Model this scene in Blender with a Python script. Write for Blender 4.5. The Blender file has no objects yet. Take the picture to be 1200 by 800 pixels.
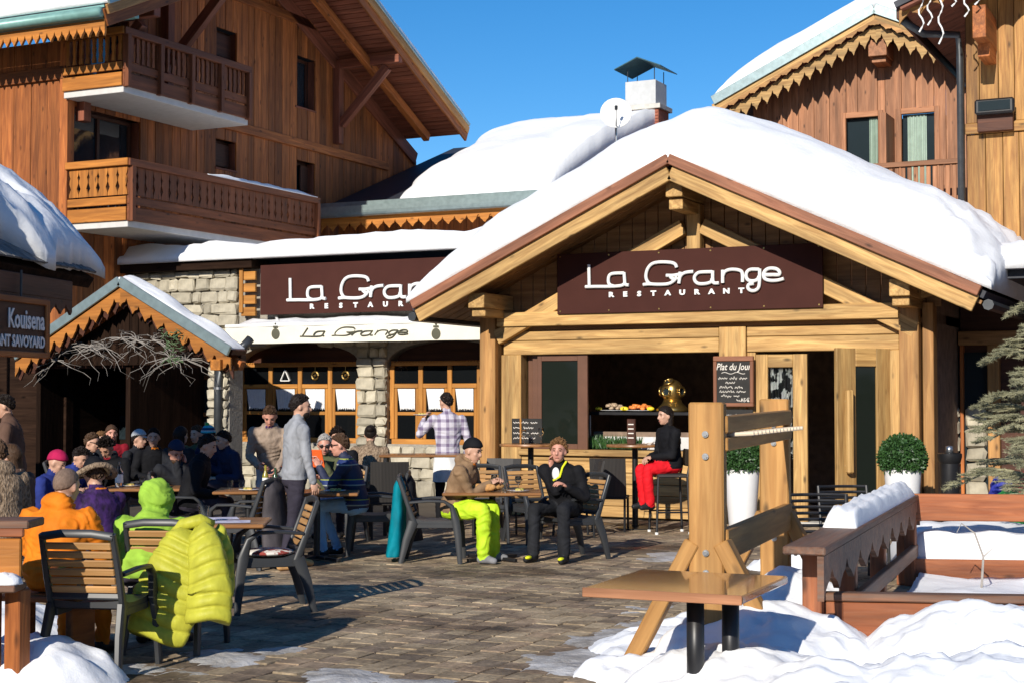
import bpy, bmesh, math, random
import numpy as np
from math import radians, sin, cos, tan, pi, atan2, sqrt, floor
from mathutils import Vector, Matrix, noise
random.seed(11)
sc = bpy.context.scene
COL = sc.collection
# world axes: X runs along the restaurant front (to the right), Y runs away from the viewer into the buildings
TH = radians(26); CH = 1.75; FPX = 1800.0; PIT = math.atan(65 / FPX)
cd = bpy.data.cameras.new('camera'); cam = bpy.data.objects.new('camera', cd); COL.objects.link(cam)
cam.location = (0, 0, CH); cam.rotation_euler = (pi / 2 + PIT, 0, TH)
cd.sensor_width = 36; cd.lens = 36 * FPX / 1200; cd.clip_end = 3000; cd.clip_start = .1
sc.camera = cam
SUN_EL = radians(25); SUN_AZ = radians(-3)      # light travels along +Y, turned slightly towards -X
wd = bpy.data.worlds.new('World'); sc.world = wd; wd.use_nodes = True
wn = wd.node_tree.nodes; wl = wd.node_tree.links
sky = wn.new('ShaderNodeTexSky'); sky.sky_type = 'NISHITA'; sky.sun_disc = False
sky.sun_elevation = SUN_EL; sky.sun_rotation = pi - SUN_AZ * -1
sky.altitude = 1800; sky.air_density = 1.0; sky.dust_density = 0.15; sky.ozone_density = 3.2
hs = wn.new('ShaderNodeHueSaturation'); hs.inputs['Saturation'].default_value = 1.32
wl.new(sky.outputs[0], hs.inputs['Color']); wl.new(hs.outputs[0], wn['Background'].inputs['Color'])
wn['Background'].inputs['Strength'].default_value = 0.12
sd = bpy.data.lights.new('sun', 'SUN'); sun = bpy.data.objects.new('sun', sd); COL.objects.link(sun)
sd.energy = 4.9; sd.angle = radians(.53); sd.color = (1, .93, .82)
LD = Vector((sin(SUN_AZ) * cos(SUN_EL), cos(SUN_AZ) * cos(SUN_EL), -sin(SUN_EL)))
sun.rotation_euler = LD.to_track_quat('-Z', 'Y').to_euler(); sun.location = (0, -20, 20)
sc.view_settings.view_transform = 'Standard'; sc.view_settings.look = 'None'
sc.view_settings.exposure = 0.12; sc.view_settings.gamma = 1.0
sc.render.resolution_x = 1024; sc.render.resolution_y = 682

def ray(px, py):
    cx = (px - 600) / FPX; cy = (400 - py) / FPX
    Y = cos(PIT) - cy * sin(PIT); Z = sin(PIT) + cy * cos(PIT)
    return Vector((cx * cos(TH) - Y * sin(TH), cx * sin(TH) + Y * cos(TH), Z)), Y
def at_v(px, py, v):
    d, _ = ray(px, py); t = v / d.y; return Vector((t * d.x, v, CH + t * d.z))
def at_u(px, py, u):
    d, _ = ray(px, py); t = u / d.x; return Vector((u, t * d.y, CH + t * d.z))
def at_z(px, py, z=0.0):
    d, _ = ray(px, py); t = (z - CH) / d.z; return Vector((t * d.x, t * d.y, z))
def at_d(px, py, D):
    d, Y = ray(px, py); t = D / Y; return Vector((t * d.x, t * d.y, CH + t * d.z))

# ---------------------------------------------------------------- materials
def newmat(name):
    m = bpy.data.materials.new(name); m.use_nodes = True
    nt = m.node_tree; return m, nt, nt.nodes, nt.links, nt.nodes['Principled BSDF']
def ramp(nd, stops):
    r = nd.new('ShaderNodeValToRGB'); e = r.color_ramp.elements
    while len(e) < len(stops): e.new(.5)
    for q, (p, c) in zip(e, stops): q.position = p; q.color = (c[0], c[1], c[2], 1)
    return r
def wood(name, light, dark, rough=.6, sc_=1.0, var=.35, wet=0, grey=0, knots=True, spec=.35):
    m, nt, nd, lk, b = newmat(name)
    tc = nd.new('ShaderNodeTexCoord'); oi = nd.new('ShaderNodeObjectInfo')
    off = nd.new('ShaderNodeVectorMath'); off.operation = 'SCALE'; off.inputs[0].default_value = (37, 11, 53)
    lk.new(oi.outputs['Random'], off.inputs['Scale'])
    ad = nd.new('ShaderNodeVectorMath'); ad.operation = 'ADD'
    lk.new(tc.outputs['Object'], ad.inputs[0]); lk.new(off.outputs[0], ad.inputs[1])
    mp = nd.new('ShaderNodeMapping'); mp.inputs['Scale'].default_value = (1.1 * sc_, 14 * sc_, 14 * sc_)
    lk.new(ad.outputs[0], mp.inputs[0])
    n1 = nd.new('ShaderNodeTexNoise'); n1.inputs['Scale'].default_value = 1.6; n1.inputs['Detail'].default_value = 6; n1.inputs['Distortion'].default_value = .9
    lk.new(mp.outputs[0], n1.inputs['Vector'])
    r = ramp(nd, [(.28, dark), (.5, [(a + c) / 2 for a, c in zip(light, dark)]), (.68, light)])
    lk.new(n1.outputs[0], r.inputs[0])
    n2 = nd.new('ShaderNodeTexNoise'); n2.inputs['Scale'].default_value = 1.7; n2.inputs['Detail'].default_value = 4
    lk.new(ad.outputs[0], n2.inputs['Vector'])
    # per-piece brightness and patchy weathering
    mr = nd.new('ShaderNodeMapRange'); mr.inputs['To Min'].default_value = 1 - var; mr.inputs['To Max'].default_value = 1 + var * .6
    lk.new(oi.outputs['Random'], mr.inputs[0])
    ms_ = nd.new('ShaderNodeMapping'); ms_.inputs['Scale'].default_value = (.35, 5, 5); lk.new(ad.outputs[0], ms_.inputs[0]); lk.new(ms_.outputs[0], n2.inputs['Vector'])
    mr2 = nd.new('ShaderNodeMapRange'); mr2.inputs['From Min'].default_value = .3; mr2.inputs['From Max'].default_value = .7
    mr2.inputs['To Min'].default_value = .60; mr2.inputs['To Max'].default_value = 1.18
    lk.new(n2.outputs[0], mr2.inputs[0])
    mu = nd.new('ShaderNodeMath'); mu.operation = 'MULTIPLY'; lk.new(mr.outputs[0], mu.inputs[0]); lk.new(mr2.outputs[0], mu.inputs[1])
    fac = mu.outputs[0]
    if knots:
        mk = nd.new('ShaderNodeMapping'); mk.inputs['Scale'].default_value = (2.2, 5.5, 5.5); lk.new(ad.outputs[0], mk.inputs[0])
        vo = nd.new('ShaderNodeTexVoronoi'); vo.inputs['Scale'].default_value = 1.0; lk.new(mk.outputs[0], vo.inputs['Vector'])
        kr = nd.new('ShaderNodeMapRange'); kr.inputs['From Min'].default_value = .05; kr.inputs['From Max'].default_value = .16; kr.inputs['To Min'].default_value = .32; kr.inputs['To Max'].default_value = 1
        lk.new(vo.outputs['Distance'], kr.inputs[0])
        m3 = nd.new('ShaderNodeMath'); m3.operation = 'MULTIPLY'; lk.new(fac, m3.inputs[0]); lk.new(kr.outputs[0], m3.inputs[1]); fac = m3.outputs[0]
    vm = nd.new('ShaderNodeVectorMath'); vm.operation = 'SCALE'; lk.new(r.outputs[0], vm.inputs[0]); lk.new(fac, vm.inputs['Scale'])
    col = vm.outputs[0]
    if grey:
        n3 = nd.new('ShaderNodeTexNoise'); n3.inputs['Scale'].default_value = 3.1; n3.inputs['Detail'].default_value = 5; lk.new(mp.outputs[0], n3.inputs['Vector'])
        rr = ramp(nd, [(.4, (0, 0, 0)), (.65, (grey, grey, grey))]); lk.new(n3.outputs[0], rr.inputs[0])
        mx = nd.new('ShaderNodeMixRGB'); lk.new(rr.outputs[0], mx.inputs[0]); lk.new(col, mx.inputs[1]); mx.inputs[2].default_value = (.16, .13, .105, 1); col = mx.outputs[0]
    lk.new(col, b.inputs['Base Color']); b.inputs['Roughness'].default_value = rough; b.inputs['Specular IOR Level'].default_value = spec
    bp = nd.new('ShaderNodeBump'); bp.inputs['Strength'].default_value = .35; bp.inputs['Distance'].default_value = .01
    lk.new(n1.outputs[0], bp.inputs['Height']); lk.new(bp.outputs[0], b.inputs['Normal'])
    if wet: b.inputs['Coat Weight'].default_value = wet; b.inputs['Coat Roughness'].default_value = .06
    return m
def plain(name, c, rough=.5, metal=0, var=.15, bump=.15, ns=8, c2=None, perobj=0, spec=None, sheen=0, stretch=None):
    m, nt, nd, lk, b = newmat(name)
    tc = nd.new('ShaderNodeTexCoord'); n = nd.new('ShaderNodeTexNoise'); n.inputs['Scale'].default_value = ns; n.inputs['Detail'].default_value = 6
    src = tc.outputs['Object']
    if stretch:
        mp = nd.new('ShaderNodeMapping'); mp.inputs['Scale'].default_value = stretch; lk.new(src, mp.inputs[0]); src = mp.outputs[0]
    lk.new(src, n.inputs['Vector'])
    c2 = c2 or [x * (1 - var) for x in c]; ch = c if c2 is not None and var == 0 else [min(1, x * (1 + var * .5)) for x in c]
    r = ramp(nd, [(.32, c2), (.66, ch)]); lk.new(n.outputs[0], r.inputs[0])
    out = r.outputs[0]
    if perobj:
        oi = nd.new('ShaderNodeObjectInfo'); mr = nd.new('ShaderNodeMapRange'); mr.inputs['To Min'].default_value = 1 - perobj; mr.inputs['To Max'].default_value = 1 + perobj
        lk.new(oi.outputs['Random'], mr.inputs[0]); vm = nd.new('ShaderNodeVectorMath'); vm.operation = 'SCALE'; lk.new(out, vm.inputs[0]); lk.new(mr.outputs[0], vm.inputs['Scale']); out = vm.outputs[0]
    lk.new(out, b.inputs['Base Color']); b.inputs['Roughness'].default_value = rough; b.inputs['Metallic'].default_value = metal
    if spec is not None: b.inputs['Specular IOR Level'].default_value = spec
    if sheen: b.inputs['Sheen Weight'].default_value = sheen
    if bump:
        bp = nd.new('ShaderNodeBump'); bp.inputs['Strength'].default_value = bump; bp.inputs['Distance'].default_value = .02
        lk.new(n.outputs[0], bp.inputs['Height']); lk.new(bp.outputs[0], b.inputs['Normal'])
    return m
def snowmat(name, c=(.86, .88, .91), dirt=0, bs=.5):
    m, nt, nd, lk, b = newmat(name)
    tc = nd.new('ShaderNodeTexCoord')
    n = nd.new('ShaderNodeTexNoise'); n.inputs['Scale'].default_value = 5; n.inputs['Detail'].default_value = 9; n.inputs['Roughness'].default_value = .62
    lk.new(tc.outputs['Object'], n.inputs['Vector'])
    n2 = nd.new('ShaderNodeTexNoise'); n2.inputs['Scale'].default_value = 2.3; n2.inputs['Detail'].default_value = 7; n2.inputs['Roughness'].default_value = .7
    lk.new(tc.outputs['Object'], n2.inputs['Vector'])
    d = (.30, .27, .23) if dirt else [x * .96 for x in c]
    r = ramp(nd, [(.36 if dirt else .3, d), (.36 + .3 * (dirt or .5), c)]); lk.new(n2.outputs[0], r.inputs[0]); lk.new(r.outputs[0], b.inputs['Base Color'])
    b.inputs['Roughness'].default_value = .55; b.inputs['Specular IOR Level'].default_value = .35
    bp = nd.new('ShaderNodeBump'); bp.inputs['Strength'].default_value = bs; bp.inputs['Distance'].default_value = .05
    lk.new(n.outputs[0], bp.inputs['Height']); lk.new(bp.outputs[0], b.inputs['Normal'])
    return m
def glassmat(name, tint=(.02, .03, .035), rough=.03, alpha=None):
    m, nt, nd, lk, b = newmat(name)
    b.inputs['Base Color'].default_value = (*tint, 1); b.inputs['Roughness'].default_value = rough; b.inputs['IOR'].default_value = 1.5
    b.inputs['Specular IOR Level'].default_value = .3
    n = nd.new('ShaderNodeTexNoise'); n.inputs['Scale'].default_value = 1.3; tc = nd.new('ShaderNodeTexCoord'); lk.new(tc.outputs['Object'], n.inputs['Vector'])
    bp = nd.new('ShaderNodeBump'); bp.inputs['Strength'].default_value = .06; bp.inputs['Distance'].default_value = .05; lk.new(n.outputs[0], bp.inputs['Height']); lk.new(bp.outputs[0], b.inputs['Normal'])
    return m
def clearglass(name):
    m, nt, nd, lk, b = newmat(name)
    b.inputs['Base Color'].default_value = (.95, .98, .98, 1); b.inputs['Roughness'].default_value = .02
    b.inputs['Transmission Weight'].default_value = 1; b.inputs['IOR'].default_value = 1.2
    return m

M = {}
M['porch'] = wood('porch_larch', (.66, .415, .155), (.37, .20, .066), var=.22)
M['porchdark'] = wood('porch_darker', (.44, .235, .095), (.28, .14, .055), var=.2)  # darker porch wood for soffits, gable infill and side planks
M['porchmid'] = wood('porch_post_stain', (.54, .29, .10), (.36, .17, .055), var=.15)
M['barge'] = wood('barge_red_brown', (.38, .16, .085), (.25, .095, .05), var=.2)
M['chalet'] = wood('chalet_plank_orange', (.52, .172, .042), (.28, .08, .021), var=.5)
M['chaletred'] = wood('chalet_soffit_red', (.30, .10, .055), (.19, .06, .032), var=.15, knots=False)
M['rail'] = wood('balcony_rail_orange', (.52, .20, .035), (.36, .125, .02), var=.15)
M['railshade'] = wood('balcony_rail_shade', (.26, .085, .032), (.17, .052, .02), var=.2)  # darker copy of the rail; the long side's shade is in this colour
M['pink'] = wood('chalet_plank_pink', (.47, .215, .105), (.33, .135, .06), var=.25)
M['gold'] = wood('chalet_plank_gold', (.50, .265, .075), (.27, .115, .03), var=.3)
M['winwood'] = wood('window_wood_orange', (.56, .255, .055), (.42, .165, .03), var=.1)
M['fence'] = wood('fence_red_wood', (.43, .145, .055), (.27, .078, .028), var=.15, grey=.12)
M['fencegrey'] = wood('fence_weathered', (.26, .125, .07), (.13, .06, .036), var=.2, grey=.45)
M['rack'] = wood('rack_pine', (.50, .265, .082), (.36, .17, .045), var=.1)
M['table'] = wood('table_varnished', (.40, .19, .07), (.26, .11, .035), rough=.35, var=.12, wet=.3)
M['tablewet'] = wood('table_wet', (.34, .16, .06), (.2, .085, .03), rough=.18, var=.05, wet=1.0, knots=False)
M['slat'] = wood('chair_slat', (.55, .31, .12), (.42, .21, .07), var=.15, knots=False)
M['darkwood_shade'] = wood('dark_wood_shade', (.034, .018, .011), (.018, .009, .006), rough=.9, var=.3, spec=.08)  # deep shade under gable and canopy is put into this near-black colour
M['redwood'] = wood('dark_red_wood', (.10, .034, .016), (.06, .018, .009), var=.2)
M['signbrown'] = plain('sign_brown', (.060, .020, .015), .7, var=.1, bump=.03, ns=3, spec=.12)
M['white'] = plain('white_paint', (.82, .82, .80), .4, var=.03, bump=.02)
M['snow'] = snowmat('snow', (.90, .91, .925), bs=.28); M['snowfresh'] = snowmat('snow_soft', (.9, .915, .93), bs=.3)
M['slush'] = snowmat('slush', (.60, .59, .58), dirt=.9, bs=.9)
M['stone'] = plain('stone', (.44, .395, .30), .85, var=.25, bump=.6, ns=7, perobj=.28)
M['mortar'] = plain('mortar', (.33, .30, .25), .95, var=.2, bump=.5, ns=20)
M['zinc'] = plain('zinc', (.33, .42, .42), .35, .6, var=.15, bump=.05)
M['greenmetal'] = plain('green_metal', (.22, .42, .38), .4, .1, var=.15, bump=.05)
M['pipe'] = plain('pipe_dark', (.07, .075, .08), .4, .5, var=.2, bump=.05)
M['roofdark'] = plain('roof_dark', (.028, .032, .045), .6, var=.2)
M['shingle'] = plain('shingle_grey', (.17, .16, .15), .9, var=.4, bump=.4, perobj=.25)
M['plaster'] = plain('plaster_white', (.62, .60, .57), .9, var=.08, bump=.1)
M['glass'] = glassmat('window_glass'); M['glassgreen'] = glassmat('door_glass', (.012, .016, .012), .04)
M['glassdark'] = glassmat('window_glass_dark', (.006, .007, .008)); M['glassdark'].node_tree.nodes['Principled BSDF'].inputs['Specular IOR Level'].default_value = .3
M['glasssky'] = glassmat('window_glass_sky', (.02, .03, .04)); M['glasssky'].node_tree.nodes['Principled BSDF'].inputs['Specular IOR Level'].default_value = 1.0
M['clear'] = clearglass('clear_glass')
M['brownmetal'] = plain('brown_metal', (.16, .075, .045), .4, .2, var=.1, bump=.02)
M['awning'] = plain('awning_cream', (.80, .76, .64), .8, var=.06, bump=.1, ns=3)
M['ink'] = plain('awning_ink', (.10, .095, .06), .8, var=.05, bump=0)
M['curtain'] = plain('curtain_white', (.80, .80, .80), .9, var=.08, bump=.3, ns=20)
M['brass'] = plain('brass', (.62, .42, .14), .28, .95, var=.3, bump=.1)
M['black'] = plain('black_metal', (.018, .018, .02), .4, .2, var=.2, bump=.05)
M['plastic'] = plain('chair_dark_grey', (.034, .036, .039), .42, var=.15, bump=.03, ns=3)
M['rubber'] = plain('black_rubber', (.012, .012, .012), .7, var=.2)
M['brick'] = plain('brick', (.30, .10, .06), .9, var=.3, bump=.4, perobj=.25)
M['concrete'] = plain('concrete', (.55, .53, .48), .85, var=.15, bump=.3)
M['chimwhite'] = plain('chimney_render', (.52, .53, .53), .8, var=.08, bump=.1)
M['tealmetal'] = plain('teal_sheet', (.025, .08, .10), .45, .4, var=.25)
M['board'] = plain('chalkboard', (.02, .018, .016), .75, var=.3, bump=.02)
M['chalk'] = plain('chalk', (.75, .70, .62), .9, var=.1, bump=0)
M['interior'] = plain('interior_dark', (.24, .165, .115), .85, var=.3)
M['potwhite'] = plain('pot_white', (.80, .80, .80), .35, var=.02, bump=.01)
M['steel'] = plain('steel', (.45, .46, .47), .3, .9, var=.1, bump=.02)

# ---------------------------------------------------------------- objects
W = {}
def link(o, parent, Mx):
    COL.objects.link(o); W[o] = Mx
    if parent is not None:
        o.parent = parent; o.matrix_basis = W[parent].inverted() @ Mx
    else: o.matrix_basis = Mx
    return o
def tag(o, label=None, cat=None, group=None, kind=None):
    if label: o['label'] = label
    if cat: o['category'] = cat
    if group: o['group'] = group
    if kind: o['kind'] = kind
    return o
def thing(name, label, cat, loc=(0, 0, 0), rz=0.0, group=None):
    o = bpy.data.objects.new(name, None); o.empty_display_size = .1
    link(o, None, Matrix.Translation(loc) @ Matrix.Rotation(rz, 4, 'Z')); return tag(o, label, cat, group)
def dup(o, Mx=None, parent=None, label=None, group=None):
    """copy a thing with all its parts to a new world matrix"""
    c = o.copy(); COL.objects.link(c); old = W[o]
    if Mx is None: Mx = old
    W[c] = Mx
    if parent is not None: c.parent = parent; c.matrix_basis = W[parent].inverted() @ Mx
    else: c.matrix_basis = Mx
    if label: c['label'] = label
    if group: c['group'] = group
    for ch in KIDS.get(o, []):
        k = dup(ch, Mx @ (old.inverted() @ W[ch]), c); KIDS.setdefault(c, []).append(k)
    return c
KIDS = {}
def child(o, parent, Mx):
    link(o, parent, Mx)
    if parent is not None: KIDS.setdefault(parent, []).append(o)
    return o
MESHC = {}
def cbox_data(lx, ly, lz, b):
    b = min(b, lx * .3, ly * .3, lz * .3); V = []; idx = {}
    hx, hy, hz = lx / 2, ly / 2, lz / 2
    for sx in (-1, 1):
        for sy in (-1, 1):
            for sz in (-1, 1):
                for a in range(3):
                    p = [sx * (hx - b), sy * (hy - b), sz * (hz - b)]; p[a] = (sx * hx, sy * hy, sz * hz)[a]
                    idx[sx, sy, sz, a] = len(V); V.append(p)
    F = []
    for a in range(3):
        o1, o2 = (a + 1) % 3, (a + 2) % 3
        for s in (-1, 1):
            q = []
            for (p, r) in ((-1, -1), (1, -1), (1, 1), (-1, 1)):
                t = [0, 0, 0]; t[a] = s; t[o1] = p; t[o2] = r; q.append(idx[t[0], t[1], t[2], a])
            F.append(q if s > 0 else q[::-1])
    for a in range(3):                                    # 12 edges along axis a
        o1, o2 = (a + 1) % 3, (a + 2) % 3
        for p in (-1, 1):
            for r in (-1, 1):
                t0 = [0, 0, 0]; t0[o1] = p; t0[o2] = r; t1 = list(t0); t0[a] = -1; t1[a] = 1
                q = [idx[(*t0, o1)], idx[(*t1, o1)], idx[(*t1, o2)], idx[(*t0, o2)]]
                F.append(q if p * r < 0 else q[::-1])
    for sx in (-1, 1):
        for sy in (-1, 1):
            for sz in (-1, 1):
                q = [idx[sx, sy, sz, 0], idx[sx, sy, sz, 1], idx[sx, sy, sz, 2]]
                F.append(q if sx * sy * sz > 0 else q[::-1])
    return V, F
def cbox_mesh(lx, ly, lz, b, mat):
    k = (round(lx, 3), round(ly, 3), round(lz, 3), round(b, 4), mat)
    if k not in MESHC:
        V, F = cbox_data(lx, ly, lz, b); me = bpy.data.meshes.new('piece'); me.from_pydata(V, [], F); me.materials.append(M[mat]); MESHC[k] = me
    return MESHC[k]
def beam(name, A, B, w, h, mat, parent=None, up=(0, 0, 1), b=.008):
    """box from A to B: w across (local y), h along 'up' (local z)"""
    A, B = Vector(A), Vector(B); x = (B - A); L = x.length; x.normalize(); up = Vector(up)
    if abs(x.dot(up)) > .95: up = Vector((0, -1, 0)) if abs(x.y) < .9 else Vector((0, 0, 1))
    y = up.cross(x).normalized(); z = x.cross(y)
    Mx = Matrix((x, y, z)).transposed().to_4x4(); Mx.translation = (A + B) / 2
    o = bpy.data.objects.new(name, cbox_mesh(L, w, h, b, mat)); return child(o, parent, Mx)
def box(name, u0, u1, v0, v1, z0, z1, mat, parent=None, b=.008):
    du, dv, dz = abs(u1 - u0), abs(v1 - v0), abs(z1 - z0); cu, cv, cz = (u0 + u1) / 2, (v0 + v1) / 2, (z0 + z1) / 2
    if du >= dv and du >= dz: return beam(name, (min(u0, u1), cv, cz), (max(u0, u1), cv, cz), dv, dz, mat, parent, b=b)
    if dv >= dz: return beam(name, (cu, min(v0, v1), cz), (cu, max(v0, v1), cz), du, dz, mat, parent, b=b)
    return beam(name, (cu, cv, min(z0, z1)), (cu, cv, max(z0, z1)), du, dv, mat, parent, b=b)

class MB:
    def __init__(s): s.V = []; s.F = []; s.m = []; s.cur = 0
    def add(s, V, F):
        n = len(s.V); s.V += [tuple(v) for v in V]; s.F += [[i + n for i in f] for f in F]; s.m += [s.cur] * len(F); return s
    def box(s, a, b, ch=.006):
        V, F = cbox_data(abs(b[0] - a[0]), abs(b[1] - a[1]), abs(b[2] - a[2]), ch); c = [(p + q) / 2 for p, q in zip(a, b)]
        return s.add([[v[i] + c[i] for i in range(3)] for v in V], F)
    def bar(s, A, B, w, h, up=(0, 0, 1), ch=.005):
        A, B = Vector(A), Vector(B); x = B - A; L = x.length; x.normalize(); up = Vector(up)
        if abs(x.dot(up)) > .95: up = Vector((0, 1, 0))
        y = up.cross(x).normalized(); z = x.cross(y); c = (A + B) / 2; V, F = cbox_data(L, w, h, ch)
        return s.add([c + x * v[0] + y * v[1] + z * v[2] for v in V], F)
    def loft(s, rings, closed=True, cap=True):
        n = len(rings[0]); V = [p for r in rings for p in r]; F = []
        for i in range(len(rings) - 1):
            for j in range(n if closed else n - 1):
                k = (j + 1) % n; F.append([i * n + j, i * n + k, (i + 1) * n + k, (i + 1) * n + j])
        if cap and closed: F.append(list(range(n))[::-1]); F.append([(len(rings) - 1) * n + j for j in range(n)])
        return s.add(V, F)
    def tube(s, path, r, n=8, flat=1.0, up=(0, 0, 1)):
        P = [Vector(p) for p in path]; R = r if isinstance(r, (list, tuple)) else [r] * len(P); rings = []
        for i, p in enumerate(P):
            t = (P[min(i + 1, len(P) - 1)] - P[max(i - 1, 0)]).normalized(); u = Vector(up)
            if abs(t.dot(u)) > .93: u = Vector((1, 0, 0)) if abs(t.x) < .8 else Vector((0, 1, 0))
            y = u.cross(t).normalized(); z = t.cross(y)
            rings.append([p + y * (R[i] * cos(2 * pi * k / n)) + z * (R[i] * flat * sin(2 * pi * k / n)) for k in range(n)])
        return s.loft(rings)
    def sweep(s, path, ws, hs, side):
        """rectangular section: ws along 'side', hs across"""
        P = [Vector(p) for p in path]; side = Vector(side).normalized(); rings = []
        ws = ws if isinstance(ws, (list, tuple)) else [ws] * len(P); hs = hs if isinstance(hs, (list, tuple)) else [hs] * len(P)
        for i, p in enumerate(P):
            t = (P[min(i + 1, len(P) - 1)] - P[max(i - 1, 0)]).normalized(); z = t.cross(side).normalized(); a, c = ws[i] / 2, hs[i] / 2
            q = []
            for (e, f) in ((1, .6), (.6, 1), (-.6, 1), (-1, .6), (-1, -.6), (-.6, -1), (.6, -1), (1, -.6)): q.append(p + side * (a * e) + z * (c * f))
            rings.append(q)
        return s.loft(rings)
    def lathe(s, prof, n=20, c=(0, 0, 0), jit=0):
        rings = [[(c[0] + r * cos(2 * pi * k / n), c[1] + r * sin(2 * pi * k / n), c[2] + z) for k in range(n)] for r, z in prof]
        return s.loft(rings)
    def sphere(s, c, r, n=10, m=7):
        r = r if isinstance(r, (tuple, list)) else (r, r, r)
        rings = [[(c[0] + r[0] * sin(pi * (i + .02) / (m + .04)) * cos(2 * pi * k / n), c[1] + r[1] * sin(pi * (i + .02) / (m + .04)) * sin(2 * pi * k / n), c[2] - r[2] * cos(pi * i / m)) for k in range(n)] for i in range(m + 1)]
        return s.loft(rings)
    def build(s, name, mat, parent=None, origin=None, smooth=False, kind=None, auto=None):
        if origin is None:
            a = np.array(s.V); origin = ((a[:, 0].min() + a[:, 0].max()) / 2, (a[:, 1].min() + a[:, 1].max()) / 2, a[:, 2].min())
        o_ = Vector(origin); me = bpy.data.meshes.new(name); me.from_pydata([Vector(v) - o_ for v in s.V], [], s.F)
        for q in (mat if isinstance(mat, (list, tuple)) else [mat]): me.materials.append(M[q])
        if isinstance(mat, (list, tuple)): me.polygons.foreach_set('material_index', s.m)
        if smooth: me.shade_smooth()
        if auto: me.shade_smooth(); me.set_sharp_from_angle(angle=radians(auto))
        o = bpy.data.objects.new(name, me); child(o, parent, Matrix.Translation(o_))
        if kind: o['kind'] = kind
        return o
def fbm(x, y, z=0.0, o=4, h=.9): return noise.fractal(Vector((x, y, z)), h, 2.0, o)
def smooth01(t): t = max(0, min(1, t)); return t * t * (3 - 2 * t)
M['branch'] = plain('dry_branch', (.34, .31, .28), .9, var=.3, bump=.2)
M['sprig'] = plain('fir_green', (.10, .16, .07), .8, var=.3, bump=.1)
M['curtaingreen'] = plain('curtain_sage', (.36, .46, .38), .9, var=.12, bump=.2, ns=6)
M['pale'] = plain('peg_pale', (.74, .62, .46), .7, var=.1)
M['spruce'] = plain('spruce_needles', (.38, .36, .22), .7, c2=(.20, .20, .12), bump=0, ns=5)
for k_, c_ in (('bagblue', (.03, .04, .35)), ('bagred', (.45, .03, .03)), ('baggreen', (.03, .32, .06))): M[k_] = plain(k_, c_, .7, var=.25, bump=.3)
# ================================================================ setting: ground, pavers, snow on the ground
def heightfield(name, x0, x1, y0, y1, n, m, fz, mat, parent=None, base=None, smooth=True, clip=None):
    """grid surface; cells where clip(x,y) is False are left out; base adds a skirt-less underside"""
    xs = [x0 + (x1 - x0) * i / n for i in range(n + 1)]; ys = [y0 + (y1 - y0) * j / m for j in range(m + 1)]
    V = [(x, y, fz(x, y)) for y in ys for x in xs]; F = []
    for j in range(m):
        for i in range(n):
            q = [j * (n + 1) + i, j * (n + 1) + i + 1, (j + 1) * (n + 1) + i + 1, (j + 1) * (n + 1) + i]
            if clip is None or any(clip(V[k][0], V[k][1], V[k][2]) for k in q): F.append(q)
    used = sorted({k for f in F for k in f}); mp = {k: i for i, k in enumerate(used)}
    mb = MB(); mb.add([V[k] for k in used], [[mp[k] for k in f] for f in F]); return mb.build(name, mat, parent, smooth=smooth)
mg, nt, nd, lk, b = newmat('ground_stone'); M['ground'] = mg
tc = nd.new('ShaderNodeTexCoord'); n = nd.new('ShaderNodeTexNoise'); n.inputs['Scale'].default_value = .9; n.inputs['Detail'].default_value = 8; lk.new(tc.outputs['Object'], n.inputs['Vector'])
r = ramp(nd, [(.35, (.05, .04, .03)), (.6, (.10, .08, .058))]); lk.new(n.outputs[0], r.inputs[0]); lk.new(r.outputs[0], b.inputs['Base Color']); b.inputs['Roughness'].default_value = .7
mb = MB(); mb.add([(-900, -900, -.03), (900, -900, -.03), (900, 900, -.03), (-900, 900, -.03)], [[0, 1, 2, 3]])
ground = mb.build('ground', 'ground', origin=(0, 0, -.03)); tag(ground, kind='structure')
# pavers: colour per stone, damp patches by world position
mp_, nt, nd, lk, b = newmat('paver'); M['paver'] = mp_
ge = nd.new('ShaderNodeNewGeometry'); oi = nd.new('ShaderNodeObjectInfo')
rnd = nd.new('ShaderNodeMath'); rnd.operation = 'ADD'; lk.new(oi.outputs['Random'], rnd.inputs[0]); lk.new(ge.outputs['Random Per Island'], rnd.inputs[1])
fr = nd.new('ShaderNodeMath'); fr.operation = 'FRACT'; lk.new(rnd.outputs[0], fr.inputs[0])
rc = ramp(nd, [(0, (.25, .19, .135)), (.25, (.42, .32, .205)), (.5, (.53, .42, .28)), (.75, (.45, .325, .215)), (1, (.31, .235, .17))]); lk.new(fr.outputs[0], rc.inputs[0])
n1 = nd.new('ShaderNodeTexNoise'); n1.inputs['Scale'].default_value = .55; n1.inputs['Detail'].default_value = 7; n1.inputs['Roughness'].default_value = .62; lk.new(ge.outputs['Position'], n1.inputs['Vector'])
n2 = nd.new('ShaderNodeTexNoise'); n2.inputs['Scale'].default_value = 28; n2.inputs['Detail'].default_value = 6; lk.new(ge.outputs['Position'], n2.inputs['Vector'])
r1 = ramp(nd, [(.38, (.36, .33, .30)), (.52, (1, 1, 1))]); lk.new(n1.outputs[0], r1.inputs[0])
r2 = ramp(nd, [(.3, (.62, .62, .62)), (.7, (1.15, 1.15, 1.15))]); lk.new(n2.outputs[0], r2.inputs[0])
m1 = nd.new('ShaderNodeMixRGB'); m1.blend_type = 'MULTIPLY'; m1.inputs[0].default_value = 1; lk.new(rc.outputs[0], m1.inputs[1]); lk.new(r1.outputs[0], m1.inputs[2])
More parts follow.
